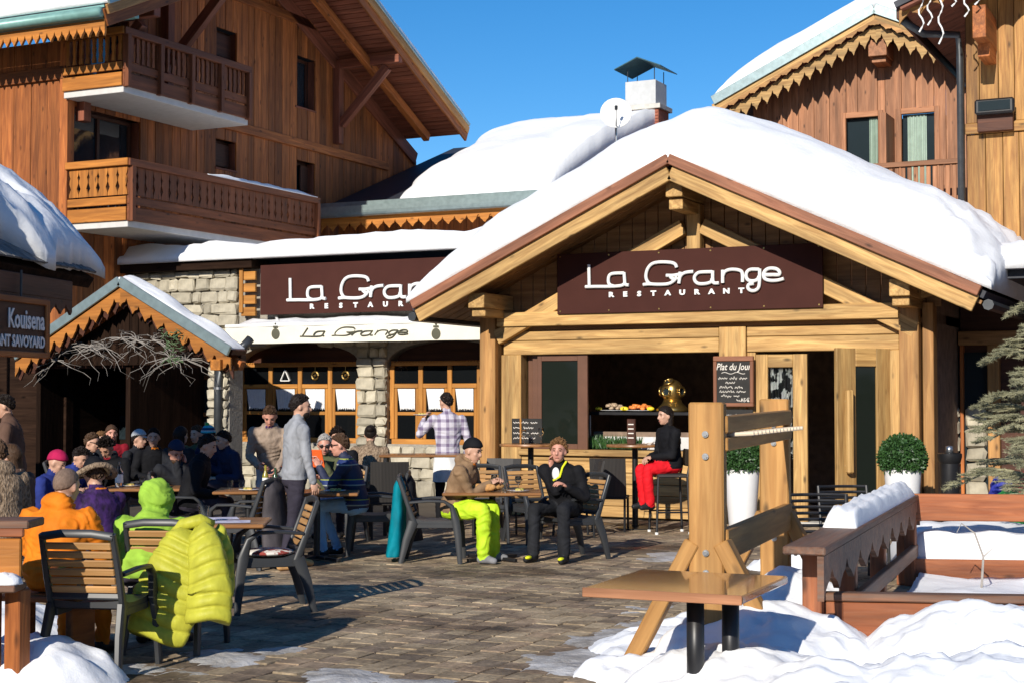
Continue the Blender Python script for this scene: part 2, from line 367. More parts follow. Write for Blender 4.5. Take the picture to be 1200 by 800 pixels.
m2 = nd.new('ShaderNodeMixRGB'); m2.blend_type = 'MULTIPLY'; m2.inputs[0].default_value = 1; lk.new(m1.outputs[0], m2.inputs[1]); lk.new(r2.outputs[0], m2.inputs[2]); lk.new(m2.outputs[0], b.inputs['Base Color'])
n4 = nd.new('ShaderNodeTexNoise'); n4.inputs['Scale'].default_value = 3.2; n4.inputs['Detail'].default_value = 8; n4.inputs['Roughness'].default_value = .7; lk.new(ge.outputs['Position'], n4.inputs['Vector'])
r4 = ramp(nd, [(.36, (.48, .45, .42)), (.62, (1.12, 1.1, 1.05))]); lk.new(n4.outputs[0], r4.inputs[0])
m4 = nd.new('ShaderNodeMixRGB'); m4.blend_type = 'MULTIPLY'; m4.inputs[0].default_value = 1; lk.new(m2.outputs[0], m4.inputs[1]); lk.new(r4.outputs[0], m4.inputs[2]); lk.new(m4.outputs[0], b.inputs['Base Color'])
r3 = ramp(nd, [(.30, (.15, .15, .15)), (.40, (.85, .85, .85))]); lk.new(n1.outputs[0], r3.inputs[0]); lk.new(r3.outputs[0], b.inputs['Roughness'])
bp = nd.new('ShaderNodeBump'); bp.inputs['Strength'].default_value = .5; bp.inputs['Distance'].default_value = .01; lk.new(n2.outputs[0], bp.inputs['Height']); lk.new(bp.outputs[0], b.inputs['Normal'])
PW, PL = .20, .235
court = MB(); court.add([(-22, 4, -.012), (4, 4, -.012), (4, 24, -.012), (-22, 24, -.012)], [[0, 1, 2, 3]])
pav = court.build('pavement', 'ground', origin=(-9, 14, -.012)); tag(pav, kind='structure')
cells = []
for i in range(-105, 15):
    off = random.choice((0, .33, .5, .66)) * PL
    for j in range(20, 100):
        x = i * PW; y = j * PL + off; D = x * -sin(TH) + y * cos(TH); X = x * cos(TH) + y * sin(TH)
        if D < 8.6 or D > 22 or y > 20.6: continue
        s = X / D * FPX + 600
        if s < -30 or s > 1230: continue
        py = 465 + FPX * CH / D
        # open floor of the yard shows pavers largest; the snow field on the right hides them
        clear = 1 if (210 < s < 800 and py < 800) else 0
        cells.append((-clear, D, x, y))
cells.sort()
PV = [cbox_data(PW - .008, PL - .008, .05, .007) for _ in range(1)][0]
def paver_mesh(k):
    V, F = PV; me = bpy.data.meshes.new('paver'); me.from_pydata([(v[0] + random.uniform(-.003, .003), v[1] + random.uniform(-.003, .003), v[2] + random.uniform(-.002, .002)) for v in V], [], F); me.materials.append(M['paver']); return me
pms = [paver_mesh(k) for k in range(8)]
rest = MB()
for k, (c, D, x, y) in enumerate(cells):
    dz = random.uniform(-.004, .003)
    if k < 300:
        o = bpy.data.objects.new('paver', random.choice(pms)); child(o, pav, Matrix.Translation((x, y, -.025 + dz)) @ Matrix.Rotation(random.choice((0, pi)), 4, 'Z') @ Matrix.Rotation(random.uniform(-.012, .012), 4, 'X'))
    else:
        rest.box((x - PW / 2 + .004, y - PL / 2 + .004, -.05 + dz), (x + PW / 2 - .004, y + PL / 2 - .004, dz), .006)
rest.build('paver_field', 'paver', pav, kind='stuff')

# snow lying on the yard
def patch(name, label, pts, hmax, mat, seed, res=.05, rough=.5, pw=.6):
    """irregular sheet of snow inside a set of blobs (x,y,r); thickness falls to nothing at a ragged edge"""
    x0 = min(p[0] - p[2] for p in pts) - .2; x1 = max(p[0] + p[2] for p in pts) + .2; y0 = min(p[1] - p[2] for p in pts) - .2; y1 = max(p[1] + p[2] for p in pts) + .2
    def f(x, y):
        e = 0.0
        for p in pts:                                       # soft union of smooth mounds
            q = 1 - ((x - p[0]) ** 2 + (y - p[1]) ** 2) / (p[2] * p[2] * 1.1); e += math.exp(7 * max(-1.2, q) * (p[3] if len(p) > 3 else 1))
        d = math.log(e) / 7 - .26
        nn = fbm(x * 1.5 + seed, y * 1.5, seed, 4) * rough * .8 + fbm(x * 5 + seed, y * 5, 2.0, 3) * rough * .25
        t = d + nn * .5; tt = max(0, t)
        crumb = .05 * smooth01(fbm(x * 4.5 + seed, y * 4.5, 4.0, 2) + .5) + .010 * fbm(x * 14, y * 14, seed, 2)
        return (hmax * min(1.25, .95 * tt ** .75) + crumb * min(1, tt * 3) * (hmax > .1) + fbm(x * 9, y * 9, seed, 3) * .006 * min(1, tt * 4) - .012) if t > -.06 else -.03
    o = heightfield(name, x0, x1, y0, y1, int((x1 - x0) / res), int((y1 - y0) / res), f, mat, clip=lambda x, y, z: z > -.028)
    return tag(o, label, 'snow', kind='stuff')
def G(px, py): return at_z(px, py)
def blob(px, py, r, k=1): g = G(px, py); return (g.x, g.y, r, k)
patch('melting_snow', 'thin dirty melting snow on the pavers beside the black chair', [blob(255, 770, .42), blob(190, 785, .42), blob(330, 762, .26), blob(400, 792, .34), blob(490, 802, .26), blob(300, 812, .4)], .03, 'slush', 3.1, .03, 1.7, 1)
patch('ice_patch', 'greyish ice patch on the pavers behind the wooden rack', [blob(800, 650, .5), blob(770, 655, .3)], .035, 'slush', 8.4, .04, .7)
patch('slush', 'grey wet slush on the pavers left of the foreground table', [blob(725, 745, .55), blob(690, 775, .55), blob(760, 715, .4), blob(780, 730, .5)], .03, 'slush', 5.7, .03, 1.8, 1)
patch('snow_under_table', 'white snow lying under the foreground table', [blob(770, 760, .62), blob(830, 770, .8), blob(740, 790, .42), blob(880, 700, .7), blob(860, 740, .7), blob(915, 665, .4)], .14, 'snow', 1.3, .035, .6)
patch('snow_bank', 'deep white snow bank heaped between foreground table and red fence', [blob(905, 790, .85, 1.3), blob(860, 830, .8, 1), blob(930, 740, .55, 1.25), blob(940, 700, .42, 1.1), blob(880, 775, .6, .8), blob(970, 860, .9, .9)], .46, 'snow', 4.4, .03, .42, .7)
patch('snow_bank', 'deep white snow bank in front of the low red rail', [blob(1120, 800, .8, 1.15), blob(1210, 805, .85, 1.15), blob(1265, 785, .85, 1.2), blob(1150, 860, 1.0, 1.0)], .52, 'snow', 9.2, .03, .40, .7)
patch('snow_bank', 'shaded snow lump beside the orange bench', [blob(20, 790, .6, 1), blob(-40, 740, .9, 1), blob(60, 800, .5, 1)], .3, 'snow', 6.6, .035, .45, .7)
# wooded valley side behind the viewer, added out of view to darken pane reflections
mh, nt, nd, lk, b = newmat('forest_hill'); M['hill'] = mh
ge = nd.new('ShaderNodeNewGeometry'); n = nd.new('ShaderNodeTexNoise'); n.inputs['Scale'].default_value = .03; n.inputs['Detail'].default_value = 8; lk.new(ge.outputs['Position'], n.inputs['Vector'])
r = ramp(nd, [(.42, (.025, .035, .02)), (.52, (.05, .06, .035)), (.6, (.75, .77, .8))]); lk.new(n.outputs[0], r.inputs[0]); lk.new(r.outputs[0], b.inputs['Base Color']); b.inputs['Roughness'].default_value = .9
mb = MB(); rings = []
for i in range(61):
    a = pi + pi * (-.15 + 1.3 * i / 60); rings.append([(R_ * cos(a), R_ * sin(a), -2 + H_ * (1 + .35 * fbm(cos(a) * 3, sin(a) * 3, R_ * .004, 5))) for R_, H_ in ((260, 0), (330, 25), (420, 55), (520, 95), (640, 135), (720, 140))])
mb.loft(rings, closed=False); hl = mb.build('hills', 'hill', smooth=True); tag(hl, kind='structure')
# ================================================================ buildings
def plank_wall(parent, axis, a0, a1, zb, zt, plane, width, mat, openings=(), t=.045, gap=.008, name='plank', jit=.006, out=-1):
    """vertical planks; axis 'u' (wall faces -Y) or 'v' (wall faces +X). openings: (lo,hi,z0,z1). zb/zt functions of position"""
    xs = [a0]
    while xs[-1] < a1 - width * .5: xs.append(min(a1, xs[-1] + width * random.uniform(.8, 1.2)))
    xs[-1] = a1
    for lo, hi, _, _ in openings:
        for e in (lo, hi):
            if a0 < e < a1:
                i = min(range(len(xs)), key=lambda k: abs(xs[k] - e))
                if 0 < i < len(xs) - 1 and abs(xs[i] - e) < width * .5: xs[i] = e
                else: xs.append(e); xs.sort()
    for p, q in zip(xs, xs[1:]):
        if q - p < .02: continue
        c = (p + q) / 2; segs = [(zb(c), zt(c))]
        for lo, hi, z0, z1 in openings:
            if lo - 1e-4 <= c <= hi + 1e-4:
                ns = []
                for s0, s1 in segs:
                    if z0 > s0: ns.append((s0, min(s1, z0)))
                    if z1 < s1: ns.append((max(s0, z1), s1))
                    if z1 <= s0 or z0 >= s1: pass
                segs = [x for x in ns if x[1] - x[0] > .05]
        d = random.uniform(-jit, jit)
        for s0, s1 in segs:
            if s1 - s0 < .05: continue
            if axis == 'u': beam(name, (c, plane + d, s0), (c, plane + d, s1), q - p - gap, t, mat, parent, up=(0, -1, 0), b=.006)
            else: beam(name, (plane + d, c, s0), (plane + d, c, s1), q - p - gap, t, mat, parent, up=(1, 0, 0), b=.006)
def scallop(name, A, B, depth, t, mat, parent, down, face, period=.22, seed=0):
    """fretwork board along A-B hanging by 'depth' in direction 'down', thickness t along 'face'"""
    A, B, down, face = Vector(A), Vector(B), Vector(down).normalized(), Vector(face).normalized(); L = (B - A).length; n = max(8, int(L / period * 8))
    top, bot = [], []
    for i in range(n + 1):
        s = i / n * L; p = A + (B - A) * (i / n); ph = (s / period) % 1
        k = 1 - .42 * abs(sin(pi * ph)) ** .7 - (.22 if .42 < ph < .58 else 0)
        top.append(p); bot.append(p + down * depth * k)
    mb = MB(); r = [[top[i], bot[i], bot[i] + face * t, top[i] + face * t] for i in range(n + 1)]; mb.loft(r); return mb.build(name, mat, parent)
def stones(parent, u0, u1, z0, z1, v, size=.3, depth=.06, axis='u', mask=None, mat='stone'):
    z = z0
    while z < z1 - .05:
        h = min(z1 - z, size * random.uniform(.55, .95)); h = z1 - z if z1 - z - h < .1 else h; u = u0
        while u < u1 - .02:
            w = size * random.uniform(.6, 1.6); w = u1 - u if u1 - u - w < .12 else w; g = .012
            if mask is None or mask(u + w / 2, z + h / 2):
                V, F = cbox_data(w - g, .12, h - g, min(w, h) * random.uniform(.12, .28)); d = random.uniform(0, depth * .5)
                V = [(x + random.uniform(-.02, .02), y + random.uniform(-.012, .012), q + random.uniform(-.02, .02)) for x, y, q in V]
                me = bpy.data.meshes.new('stone'); me.from_pydata(V, [], F); me.materials.append(M[mat])
                R = Matrix.Identity(4) if axis == 'u' else Matrix.Rotation(pi / 2, 4, 'Z')
                c = (u + w / 2, v - d, z + h / 2) if axis == 'u' else (v + d, u + w / 2, z + h / 2)
                child(bpy.data.objects.new('stone', me), parent, Matrix.Translation(c) @ R)
            u += w
        z += h
def snowroof(name, P, mat, parent, n=40, m=16):
    """closed snow blanket: P(s,t) -> (point on roof, thickness) ; s,t in 0..1"""
    top = []; bot = []
    for j in range(m + 1):
        for i in range(n + 1):
            p, T = P(i / n, j / m); top.append((p[0], p[1], p[2] + T)); bot.append((p[0], p[1], p[2] - .01))
    w = n + 1; K = len(top); F = []
    for j in range(m):
        for i in range(n):
            q = [j * w + i, j * w + i + 1, (j + 1) * w + i + 1, (j + 1) * w + i]; F.append(q); F.append([k + K for k in q[::-1]])
    edge = [i for i in range(n)] + [n + j * w for j in range(m)] + [m * w + n - i for i in range(n)] + [(m - j) * w for j in range(m)]
    for a, c in zip(edge, edge[1:] + edge[:1]): F.append([a, a + K, c + K, c])
    mb = MB(); mb.add(top + bot, F); return mb.build(name, mat, parent, smooth=True)
def rnd_edge(d, R): d = max(0, min(1, d / R)); return sqrt(max(0, 1 - (1 - d) ** 2))

# ---------------------------------------------------------------- the restaurant porch
VF = 20.7; VB = 19.7; UA = -7.2; EL, ER = -11.2, -3.12; ZA = 5.02; SL = .472
porch = thing('restaurant_porch', 'timber gabled restaurant porch with thick snow on its roof and a brown name board', 'building', (UA, VF, 0))
def rz(u): return ZA - abs(u - UA) * SL          # underside of the barge cap
# roof deck and its soffit boards
for s, e in ((-1, EL), (1, ER)):
    mb = MB(); nrm = Vector((s * SL, 0, 1)).normalized()
    for k in range(26):
        v0 = VB + .06 + k * .285
        mb.bar((UA + s * .02, v0 + .135, ZA - .17 - .02 * SL), (e, v0 + .135, rz(e) - .17), .27, .05, up=nrm)
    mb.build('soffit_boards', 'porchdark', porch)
    mb = MB(); mb.bar((UA, (VB + 27.5) / 2, ZA - .06), (e + s * .05, (VB + 27.5) / 2, rz(e + s * .05) - .06), 27.5 - VB, .10, up=nrm); mb.build('roof_deck', 'roofdark', porch)
    # barge boards: red-brown cap above a broad pale board
    beam('barge_cap', (UA + s * .0, VB - .06, ZA - .035), (e, VB - .06, rz(e) - .035), .13, .135, 'barge', porch, up=nrm)
    beam('barge_board', (UA + s * .01, VB - .03, ZA - .215), (e - s * .06, VB - .03, rz(e - s * .06) - .215), .07, .22, 'porch', porch, up=nrm)
    # purlins with stepped ends, king purlin handled below
    up_ = UA + s * 3.05
    beam('purlin', (up_, VB + .12, rz(up_) - .43), (up_, VF + .1, rz(up_) - .43), .26, .22, 'porch', porch)
    beam('purlin', (up_, VB + .2, rz(up_) - .60), (up_, VF + .1, rz(up_) - .60), .22, .12, 'porch', porch)
    # truss members
    a = Vector((UA + s * .14, VF - .06, ZA - .86)); c = Vector((UA + s * 3.1, VF - .06, rz(UA + s * 3.1) - .92)); beam('truss_rafter', a, c, .16, .22, 'porch', porch)
    beam('truss_strut', (UA + s * .2, VF - .03, ZA - 1.62), (UA + s * 1.7, VF - .03, rz(UA + s * 1.7) - 1.35), .1, .15, 'porch', porch)
    # gutter at the eave
    mb = MB(); mb.tube([(e + s * .08, VB + .05, rz(e) - .2), (e + s * .08, 27.3, rz(e) - .2)], .07, 8); mb.build('gutter', 'pipe', porch)
beam('purlin', (UA, VB + .12, ZA - .43), (UA, VF + .1, ZA - .43), .24, .2, 'porch', porch)
beam('purlin', (UA, VB + .2, ZA - .62), (UA, VF + .1, ZA - .62), .2, .15, 'porch', porch)
beam('king_post', (UA + .02, VF - .05, 2.95), (UA + .02, VF - .05, ZA - .55), .2, .18, 'porch', porch)
# gable infill boards behind the truss (in the roof's shade)
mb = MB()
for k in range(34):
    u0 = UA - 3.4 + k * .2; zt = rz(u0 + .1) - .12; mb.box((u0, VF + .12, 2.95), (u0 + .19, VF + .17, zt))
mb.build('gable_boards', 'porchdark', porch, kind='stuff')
FL, FR = -10.62, -3.98
def pu(px, py, v=VF): return at_v(px, py, v)
zt0 = pu(800, 362).z; zt1 = pu(800, 379).z; zp1 = pu(800, 413).z
beam('tie_beam', (pu(588, 370).x, VF - .08, (zt0 + zt1) / 2), (pu(1056, 370).x, VF - .08, (zt0 + zt1) / 2), .2, zt0 - zt1, 'porch', porch)
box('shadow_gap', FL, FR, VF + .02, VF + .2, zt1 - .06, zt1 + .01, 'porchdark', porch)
ul, ur = pu(590, 400).x, pu(1054, 400).x; uc0, uc1 = pu(843, 400).x, pu(875, 400).x
zm = (zt1 + zp1) / 2
for a, c in ((ul, uc0), (uc1, ur)):
    box('lintel_plank', a + .005, c - .005, VF - .01, VF + .16, zm + .004, zt1 - .065, 'porch', porch)
    box('lintel_plank', a + .005, c - .005, VF - .01, VF + .16, zp1, zm - .004, 'porch', porch)
# posts
for (p0, p1, dv, mt, zz) in ((567, 585, -.14, 'porchmid', zt0 + .12), (588, 611, -.02, 'porch', zp1), (1030, 1055, -.02, 'porch', zp1), (1056, 1079, -.14, 'porchmid', zt0 + .1), (1081, 1094, .0, 'porchmid', zt0)):
    a, c = pu(p0, 420).x, pu(p1, 420).x; box('post', a, c, VF + dv, VF + dv + .26, 0, zz, mt, porch)
for px in (576, 1067):
    uu = pu(px, 340).x; box('post_head', uu - .17, uu + .17, VF - .22, VF + .1, zt0 + .12, zt0 + .26, 'porch', porch)
    beam('bracket', (uu, VF - .1, zt0 + .06), (uu + (-.5 if px < 700 else .5), VF - .1, zt0 + .2), .14, .12, 'porch', porch)
box('centre_post', uc0 + .004, uc1 - .004, VF - .035, VF + .2, 0, zt1 - .06, 'porch', porch)
# plank dado under the window
us0, us1 = pu(611, 530).x, uc0
zs = pu(720, 527).z
k = 0; z = .02
while z < zs - .12:
    h = .16; box('dado_plank', us0, us1, VF + .0, VF + .1, z, min(zs - .1, z + h) - .006, 'porch', porch); z += h
box('window_sill', us0 - .02, us1 + .0, VF - .07, VF + .2, zs - .09, zs, 'porch', porch)
# sliding window leaves stacked at the left
win = MB(); fr0 = pu(613, 415).x; zo = zp1 - .005
for i, (p0, p1, dv) in enumerate(((613, 619, .20), (620, 627, .14), (628, 687, .07))):
    a, c = pu(p0, 450).x, pu(p1, 450).x
    w = .07 if i == 2 else (c - a) * .9
    w0 = box('sliding_leaf', a, a + w, VF + dv - .02, VF + dv + .03, zs, zo, 'brownmetal', porch, b=.004)
    if i == 2:
        box('stile', c - .16, c, VF + dv - .025, VF + dv + .03, zs, zo, 'brownmetal', w0, b=.004)
        box('rail', a + w, c - .16, VF + dv - .02, VF + dv + .03, zo - .09, zo - .002, 'brownmetal', w0, b=.004)
        box('rail', a + w, c - .16, VF + dv - .02, VF + dv + .03, zs + .002, zs + .08, 'brownmetal', w0, b=.004)
        box('pane', a + w, c - .16, VF + dv, VF + dv + .01, zs + .08, zo - .09, 'glassgreen', w0, b=.002)
# interior room
for nm, bx in (('room_back', (FL, FR, 25.6, 25.75, 0, 3.2)), ('room_left', (FL, FL + .1, VF + .3, 25.6, 0, 3.2)), ('room_right', (FR - .1, FR, VF + .3, 25.6, 0, 3.2)), ('room_ceiling', (FL, FR, VF + .2, 25.6, 2.75, 2.9)), ('room_floor', (FL, FR, VF + .2, 25.6, -.02, .05))):
    box(nm, *bx, 'interior', porch)
# side wall of the porch towards the left wing
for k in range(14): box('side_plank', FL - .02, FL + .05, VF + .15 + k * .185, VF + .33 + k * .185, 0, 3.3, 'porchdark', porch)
# entrance doors
d0, d1 = pu(886, 500).x, pu(946, 500).x; dz = pu(900, 415).z
box('door_jamb', uc1, d0 - .01, VF + .02, VF + .14, .0, zp1, 'porch', porch)
leaf = box('door_leaf', d0, d0 + .17, VF + .0, VF + .07, .05, dz, 'porch', porch)
box('stile', d1 - .2, d1, VF + .0, VF + .07, .05, dz, 'porch', leaf)
box('rail', d0 + .17, d1 - .2, VF + .005, VF + .065, dz - .18, dz - .002, 'porch', leaf)
box('rail', d0 + .17, d1 - .2, VF + .005, VF + .065, .052, .42, 'porch', leaf)
mcow, nt, nd, lk, b = newmat('cow_print'); M['cow'] = mcow
tc = nd.new('ShaderNodeTexCoord'); mp = nd.new('ShaderNodeMapping'); mp.inputs['Scale'].default_value = (6, 6, 6); lk.new(tc.outputs['Object'], mp.inputs[0]); n = nd.new('ShaderNodeTexNoise'); n.inputs['Scale'].default_value = 1.4; n.inputs['Detail'].default_value = 1.5; lk.new(mp.outputs[0], n.inputs['Vector'])
r = ramp(nd, [(.47, (.78, .77, .72)), (.5, (.02, .02, .02))]); lk.new(n.outputs[0], r.inputs[0]); lk.new(r.outputs[0], b.inputs['Base Color']); b.inputs['Roughness'].default_value = .9
mb = MB(); rings = []
a, c = d0 + .18, d1 - .21
for i in range(25):
    uu = a + (c - a) * i / 24; q = VF + .11 + .025 * sin(i * 1.9); rings.append([(uu, q, dz - .19), (uu - .03 * i / 24, q, 1.15 - .25 * (i / 24)), (uu - .03 * i / 24, q + .006, 1.15 - .25 * (i / 24)), (uu, q + .006, dz - .19)])
mb.loft(rings); mb.build('cow_print_curtain', 'cow', leaf)
box('pane', d0 + .17, d1 - .2, VF + .03, VF + .036, .42, dz - .18, 'clear', leaf, b=.001)
# right leaf stands open towards the viewer
h0 = pu(1040, 500); hA = Vector((h0.x, VF - .02, 0)); dd = Vector((at_v(981, 500, VF - .62).x, VF - .62, 0)); dirn = (dd - hA).normalized(); DL = (dd - hA).length
dz2 = pu(1000, 409).z; nrm = Vector((-dirn.y, dirn.x, 0))
def on(t, z): return hA + dirn * t + Vector((0, 0, z))
leaf2 = beam('door_leaf', on(.05, .05), on(.05, dz2), .27, .07, 'porch', porch, up=nrm)
beam('stile', on(DL - .13, .05), on(DL - .13, dz2), .30, .07, 'porch', leaf2, up=nrm)
beam('rail', on(.185, dz2 - .12), on(DL - .28, dz2 - .12), .066, .24, 'porch', leaf2)
beam('rail', on(.185, .24), on(DL - .28, .24), .066, .38, 'porch', leaf2)
mb = MB(); mb.bar(on(.185, (.43 + dz2 - .24) / 2), on(DL - .28, (.43 + dz2 - .24) / 2), .012, dz2 - .67); mb.build('pane', 'glassgreen', leaf2)
for sgn in (-1, 1):
    f = nrm * (.11 * sgn); beam('door_handle', on(DL - .12, .75) + f, on(DL - .12, dz2 - .55) + f, .10, .08, 'porch', leaf2, up=nrm, b=.02)
    mb = MB(); mb.tube([on(DL - .12, .85), on(DL - .12, .85) + f], .018); mb.tube([on(DL - .12, dz2 - .7), on(DL - .12, dz2 - .7) + f], .018); mb.build('handle_bolt', 'steel', leaf2)
box('door_jamb', h0.x + .05, pu(1030, 500).x, VF + .0, VF + .1, 0, zp1, 'porch', porch) if pu(1030, 500).x - h0.x > .1 else None
box('threshold', d0, h0.x, VF - .1, VF + .3, 0, .05, 'concrete', porch)
# snow on the porch roof
def PS(s, t):
    u = EL - .10 + (ER - EL + .24) * s; v = VB - .09 + (27.3 - VB) * t ** 1.5
    du = min(u - (EL - .12), (ER + .16) - u); dv = v - (VB - .12)
    T = (1.08 + .06 * fbm(u * .8, v * .8)) * rnd_edge(dv, 2.3) ** 1.15
    T *= .30 + .70 * rnd_edge(du, 1.1 if u > UA else 1.5)
    crown = .10 * (1 - min(1, abs(u - UA) / 1.3)) ** 2
    zroof = ZA + .0 - sqrt((u - UA) ** 2 + .04) * SL
    return (u, v, zroof + .055), max(.02, T - crown + .05 * fbm(u * 1.4, v * 1.4, 3) + (.16 * fbm(u * 2.6, v * 2.6, 9, 4) + .05 * fbm(u * 8, v * 8, 2)) * smooth01((u - ER + 1.0) / .8) * (T > .1))
snowroof('roof_snow', PS, 'snowfresh', porch, 90, 44)

# sign on the porch
sign = thing('name_board', 'brown board with white lettering La Grange RESTAURANT fixed to porch truss', 'sign', (pu(808, 330).x, VF - .3, pu(808, 368).z))
VS = VF - .22
A0, A1 = at_v(653, 333, VS), at_v(964, 322, VS); sz0, sz1 = at_v(808, 364.5, VS).z, at_v(808, 291.5, VS).z
box('board', A0.x, A1.x, VS, VS + .04, sz0, sz1, 'signbrown', sign, b=.004)
for i in range(6):
    for zz in (sz0 + .04, sz1 - .04):
        mb = MB(); q = A0.x + .05 + (A1.x - A0.x - .1) * i / 5; mb.tube([(q, VS + .01, zz), (q, VS - .008, zz)], .012, 8); mb.build('screw', 'brass', sign)
STROKES = [
 [(180,108),(181,150),(182,198)], [(166,200),(215,199),(258,199),(300,197),(322,192),(329,180)],
 [(326,143),(280,145),(264,155),(261,178),(268,192),(285,198)], [(326,140),(328,170),(331,190),(346,193)],
 [(543,120),(536,106),(515,99),(470,98),(440,106),(422,128),(416,158),(424,180),(441,189),(500,189),(528,178),(545,158)], [(405,191),(424,189),(441,189)],
 [(500,153),(528,153),(556,148)], [(516,158),(530,170)], [(557,138),(556,160),(552,186)], [(552,172),(562,152),(580,141),(612,137)],
 [(690,138),(650,139),(630,143),(617,158),(619,176),(634,187),(662,187),(684,180),(690,165)], [(692,133),(692,170),(697,184),(718,184)],
 [(733,130),(733,184)], [(733,158),(742,138),(762,129),(790,129),(810,136),(815,152),(815,180)],
 [(884,128),(850,128),(834,138),(830,156),(838,172),(858,176),(876,170),(884,155)], [(886,125),(885,180),(880,205),(864,216),(846,214),(837,203),(842,190),(862,186)],
 [(902,150),(940,150),(966,149),(967,136),(952,125),(925,124),(908,134),(902,150),(908,167),(930,174),(960,173),(986,166)]]
def smoothpath(P, n=5):
    out = []
    for i in range(len(P) - 1):
        p0 = P[max(i - 1, 0)]; p1 = P[i]; p2 = P[i + 1]; p3 = P[min(i + 2, len(P) - 1)]
        for k in range(n):
            t = k / n; out.append(tuple(.5 * (2 * b + (c - a) * t + (2 * a - 5 * b + 4 * c - d) * t * t + (3 * b - a - 3 * c + d) * t ** 3) for a, b, c, d in zip(p0, p1, p2, p3)))
    out.append(P[-1]); return out
LOGO = []
for st in STROKES:
    LOGO.append([tuple((at_v(640 + x / 3.529, 280 + y / 3.533, VS).x, at_v(640 + x / 3.529, 280 + y / 3.533, VS).z)) for x, y in smoothpath(st)])
ORG = LOGO[1][0]
def put_logo(parent, org, k, v, r, mat, shear=0, zs=1, depth=.5, name='lettering', clip=None):
    mb = MB()
    for st in LOGO:
        pts = [(org[0] + (x - ORG[0]) * k + (z - ORG[1]) * k * shear, v, org[1] + (z - ORG[1]) * k * zs) for x, z in st]
        mb.tube(pts, r, 8, flat=1.0, up=(0, 1, 0))
    return mb.build(name, mat, parent, auto=50)
put_logo(sign, ORG, 1, VS - .03, .026, 'white')
def text(parent, s, size, c, mat, depth=.01, name='lettering', spacing=1.0, rot=None, squash=(1, 1), shear=0, align='CENTER', bold=0):
    cu = bpy.data.curves.new('t', 'FONT'); cu.body = s; cu.size = size; cu.extrude = depth; cu.align_x = align; cu.align_y = 'CENTER'; cu.space_character = spacing; cu.shear = shear; cu.resolution_u = 2; cu.offset = bold
    ob = bpy.data.objects.new('t', cu); COL.objects.link(ob); dg = bpy.context.evaluated_depsgraph_get(); me = bpy.data.meshes.new_from_object(ob.evaluated_get(dg)); bpy.data.objects.remove(ob)
    me.materials.clear(); me.materials.append(M[mat]); me.transform(Matrix.Diagonal((squash[0], squash[1], 1, 1)))
    o = bpy.data.objects.new(name, me); R = rot if rot is not None else Matrix.Rotation(pi / 2, 4, 'X')
    return child(o, parent, Matrix.Translation(c) @ R)
q0, q1 = at_v(640 + 260 / 3.529, 345, VS), at_v(640 + 832 / 3.529, 342, VS)
def spaced(parent, word, xa, xb, z, v, size, mat, k=1.3):
    for i, ch in enumerate(word):
        text(parent, ch, size, (xa + (xb - xa) * i / (len(word) - 1), v, z), mat, .008, 'letter', squash=(k, 1), bold=.006)
zr = at_v(640 + 540 / 3.529, 280 + 224 / 3.533, VS).z
spaced(sign, 'RESTAURANT', q0.x + .04, q1.x - .08, zr, VS - .012, .095, 'white')

# ---------------------------------------------------------------- the left wing (low stone building with a flat snowy roof)
VW = 23.3
wing = thing('stone_wing', 'low stone restaurant wing with arched wooden windows and flat snow covered roof', 'building', (-14.5, VW, 0))
wl0 = at_v(128, 350, VW).x; wl1 = FL - .03; wtop = at_v(230, 318, VW).z
VG = 20.6; VE = 21.0; ga = at_v(142, 331, VG); GS = .53; gr = at_v(271, 412, VG).x
def gz(u): return ga.z - abs(u - ga.x) * GS
wins = [(at_v(277, 460, VW).x, at_v(417, 460, VW).x), (at_v(454, 460, VW).x, at_v(592, 460, VW).x)]
wz0 = at_v(420, 516, VW).z; wz1 = at_v(420, 424, VW).z; wz2 = at_v(420, 402, VW).z
def arch(u, a, c): t = (u - (a + c) / 2) / ((c - a) / 2); return wz1 + .02 + (wz2 - wz1) * sqrt(max(0, 1 - t * t))
# wall body in pieces around the two openings
a1, c1 = wins[0]; a2, c2 = wins[1]
pr0 = at_v(243, 440, VW).x
box('wall', pr0, a1 - .05, VW + .06, VW + .5, 0, wtop, 'mortar', wing); mb = MB(); mb.loft([[(u, VW + .06, 2.4), (u, VW + .06, wtop), (u, VW + .5, wtop), (u, VW + .5, 2.4)] for u in [wl0 - 3 + (pr0 - wl0 + 3) * i / 40 for i in range(41)]]); mb.build('wall', 'mortar', wing)
box('wall', c1 + .05, a2 - .05, VW + .06, VW + .5, 0, wtop, 'mortar', wing)
for a, c in wins:
    box('wall', a - .05, c + .05, VW + .06, VW + .5, 0, wz0 - .05, 'mortar', wing)
    mb = MB(); rings = []
    for i in range(25):
        u = a - .05 + (c - a + .1) * i / 24; zz = arch(u, a, c) if a < u < c else wz1; rings.append([(u, VW + .05, zz), (u, VW + .05, wtop), (u, VW + .5, wtop), (u, VW + .5, zz)])
    mb.loft(rings); mb.build('arch_wall', 'mortar', wing)
    box('window_reveal', a, c, VW + .34, VW + .38, wz0 - .05, wz2 + .05, 'redwood', wing)
stones(wing, at_v(150, 340, VW).x, a1 + .02, wz2 + .12, wtop, VW + .02, .32)
stones(wing, at_v(243, 440, VW).x, a1 - .03, 0, wz2 + .12, VW + .02, .24)
stones(wing, c1 + .03, a2 - .03, 0, wz1 + .25, VW + .02, .26)
stones(wing, a1, c1, 0, wz0 - .1, VW + .02, .34); stones(wing, a2, c2, 0, wz0 - .1, VW + .02, .34)
for a, c in wins: stones(wing, a, c, wz1, wz2 + .35, VW + .02, .3, mask=lambda u, z, a=a, c=c: z > arch(u, a, c) + .1)
stones(wing, c1, a2, wz1 + .25, wz2 + .35, VW + .02, .3)
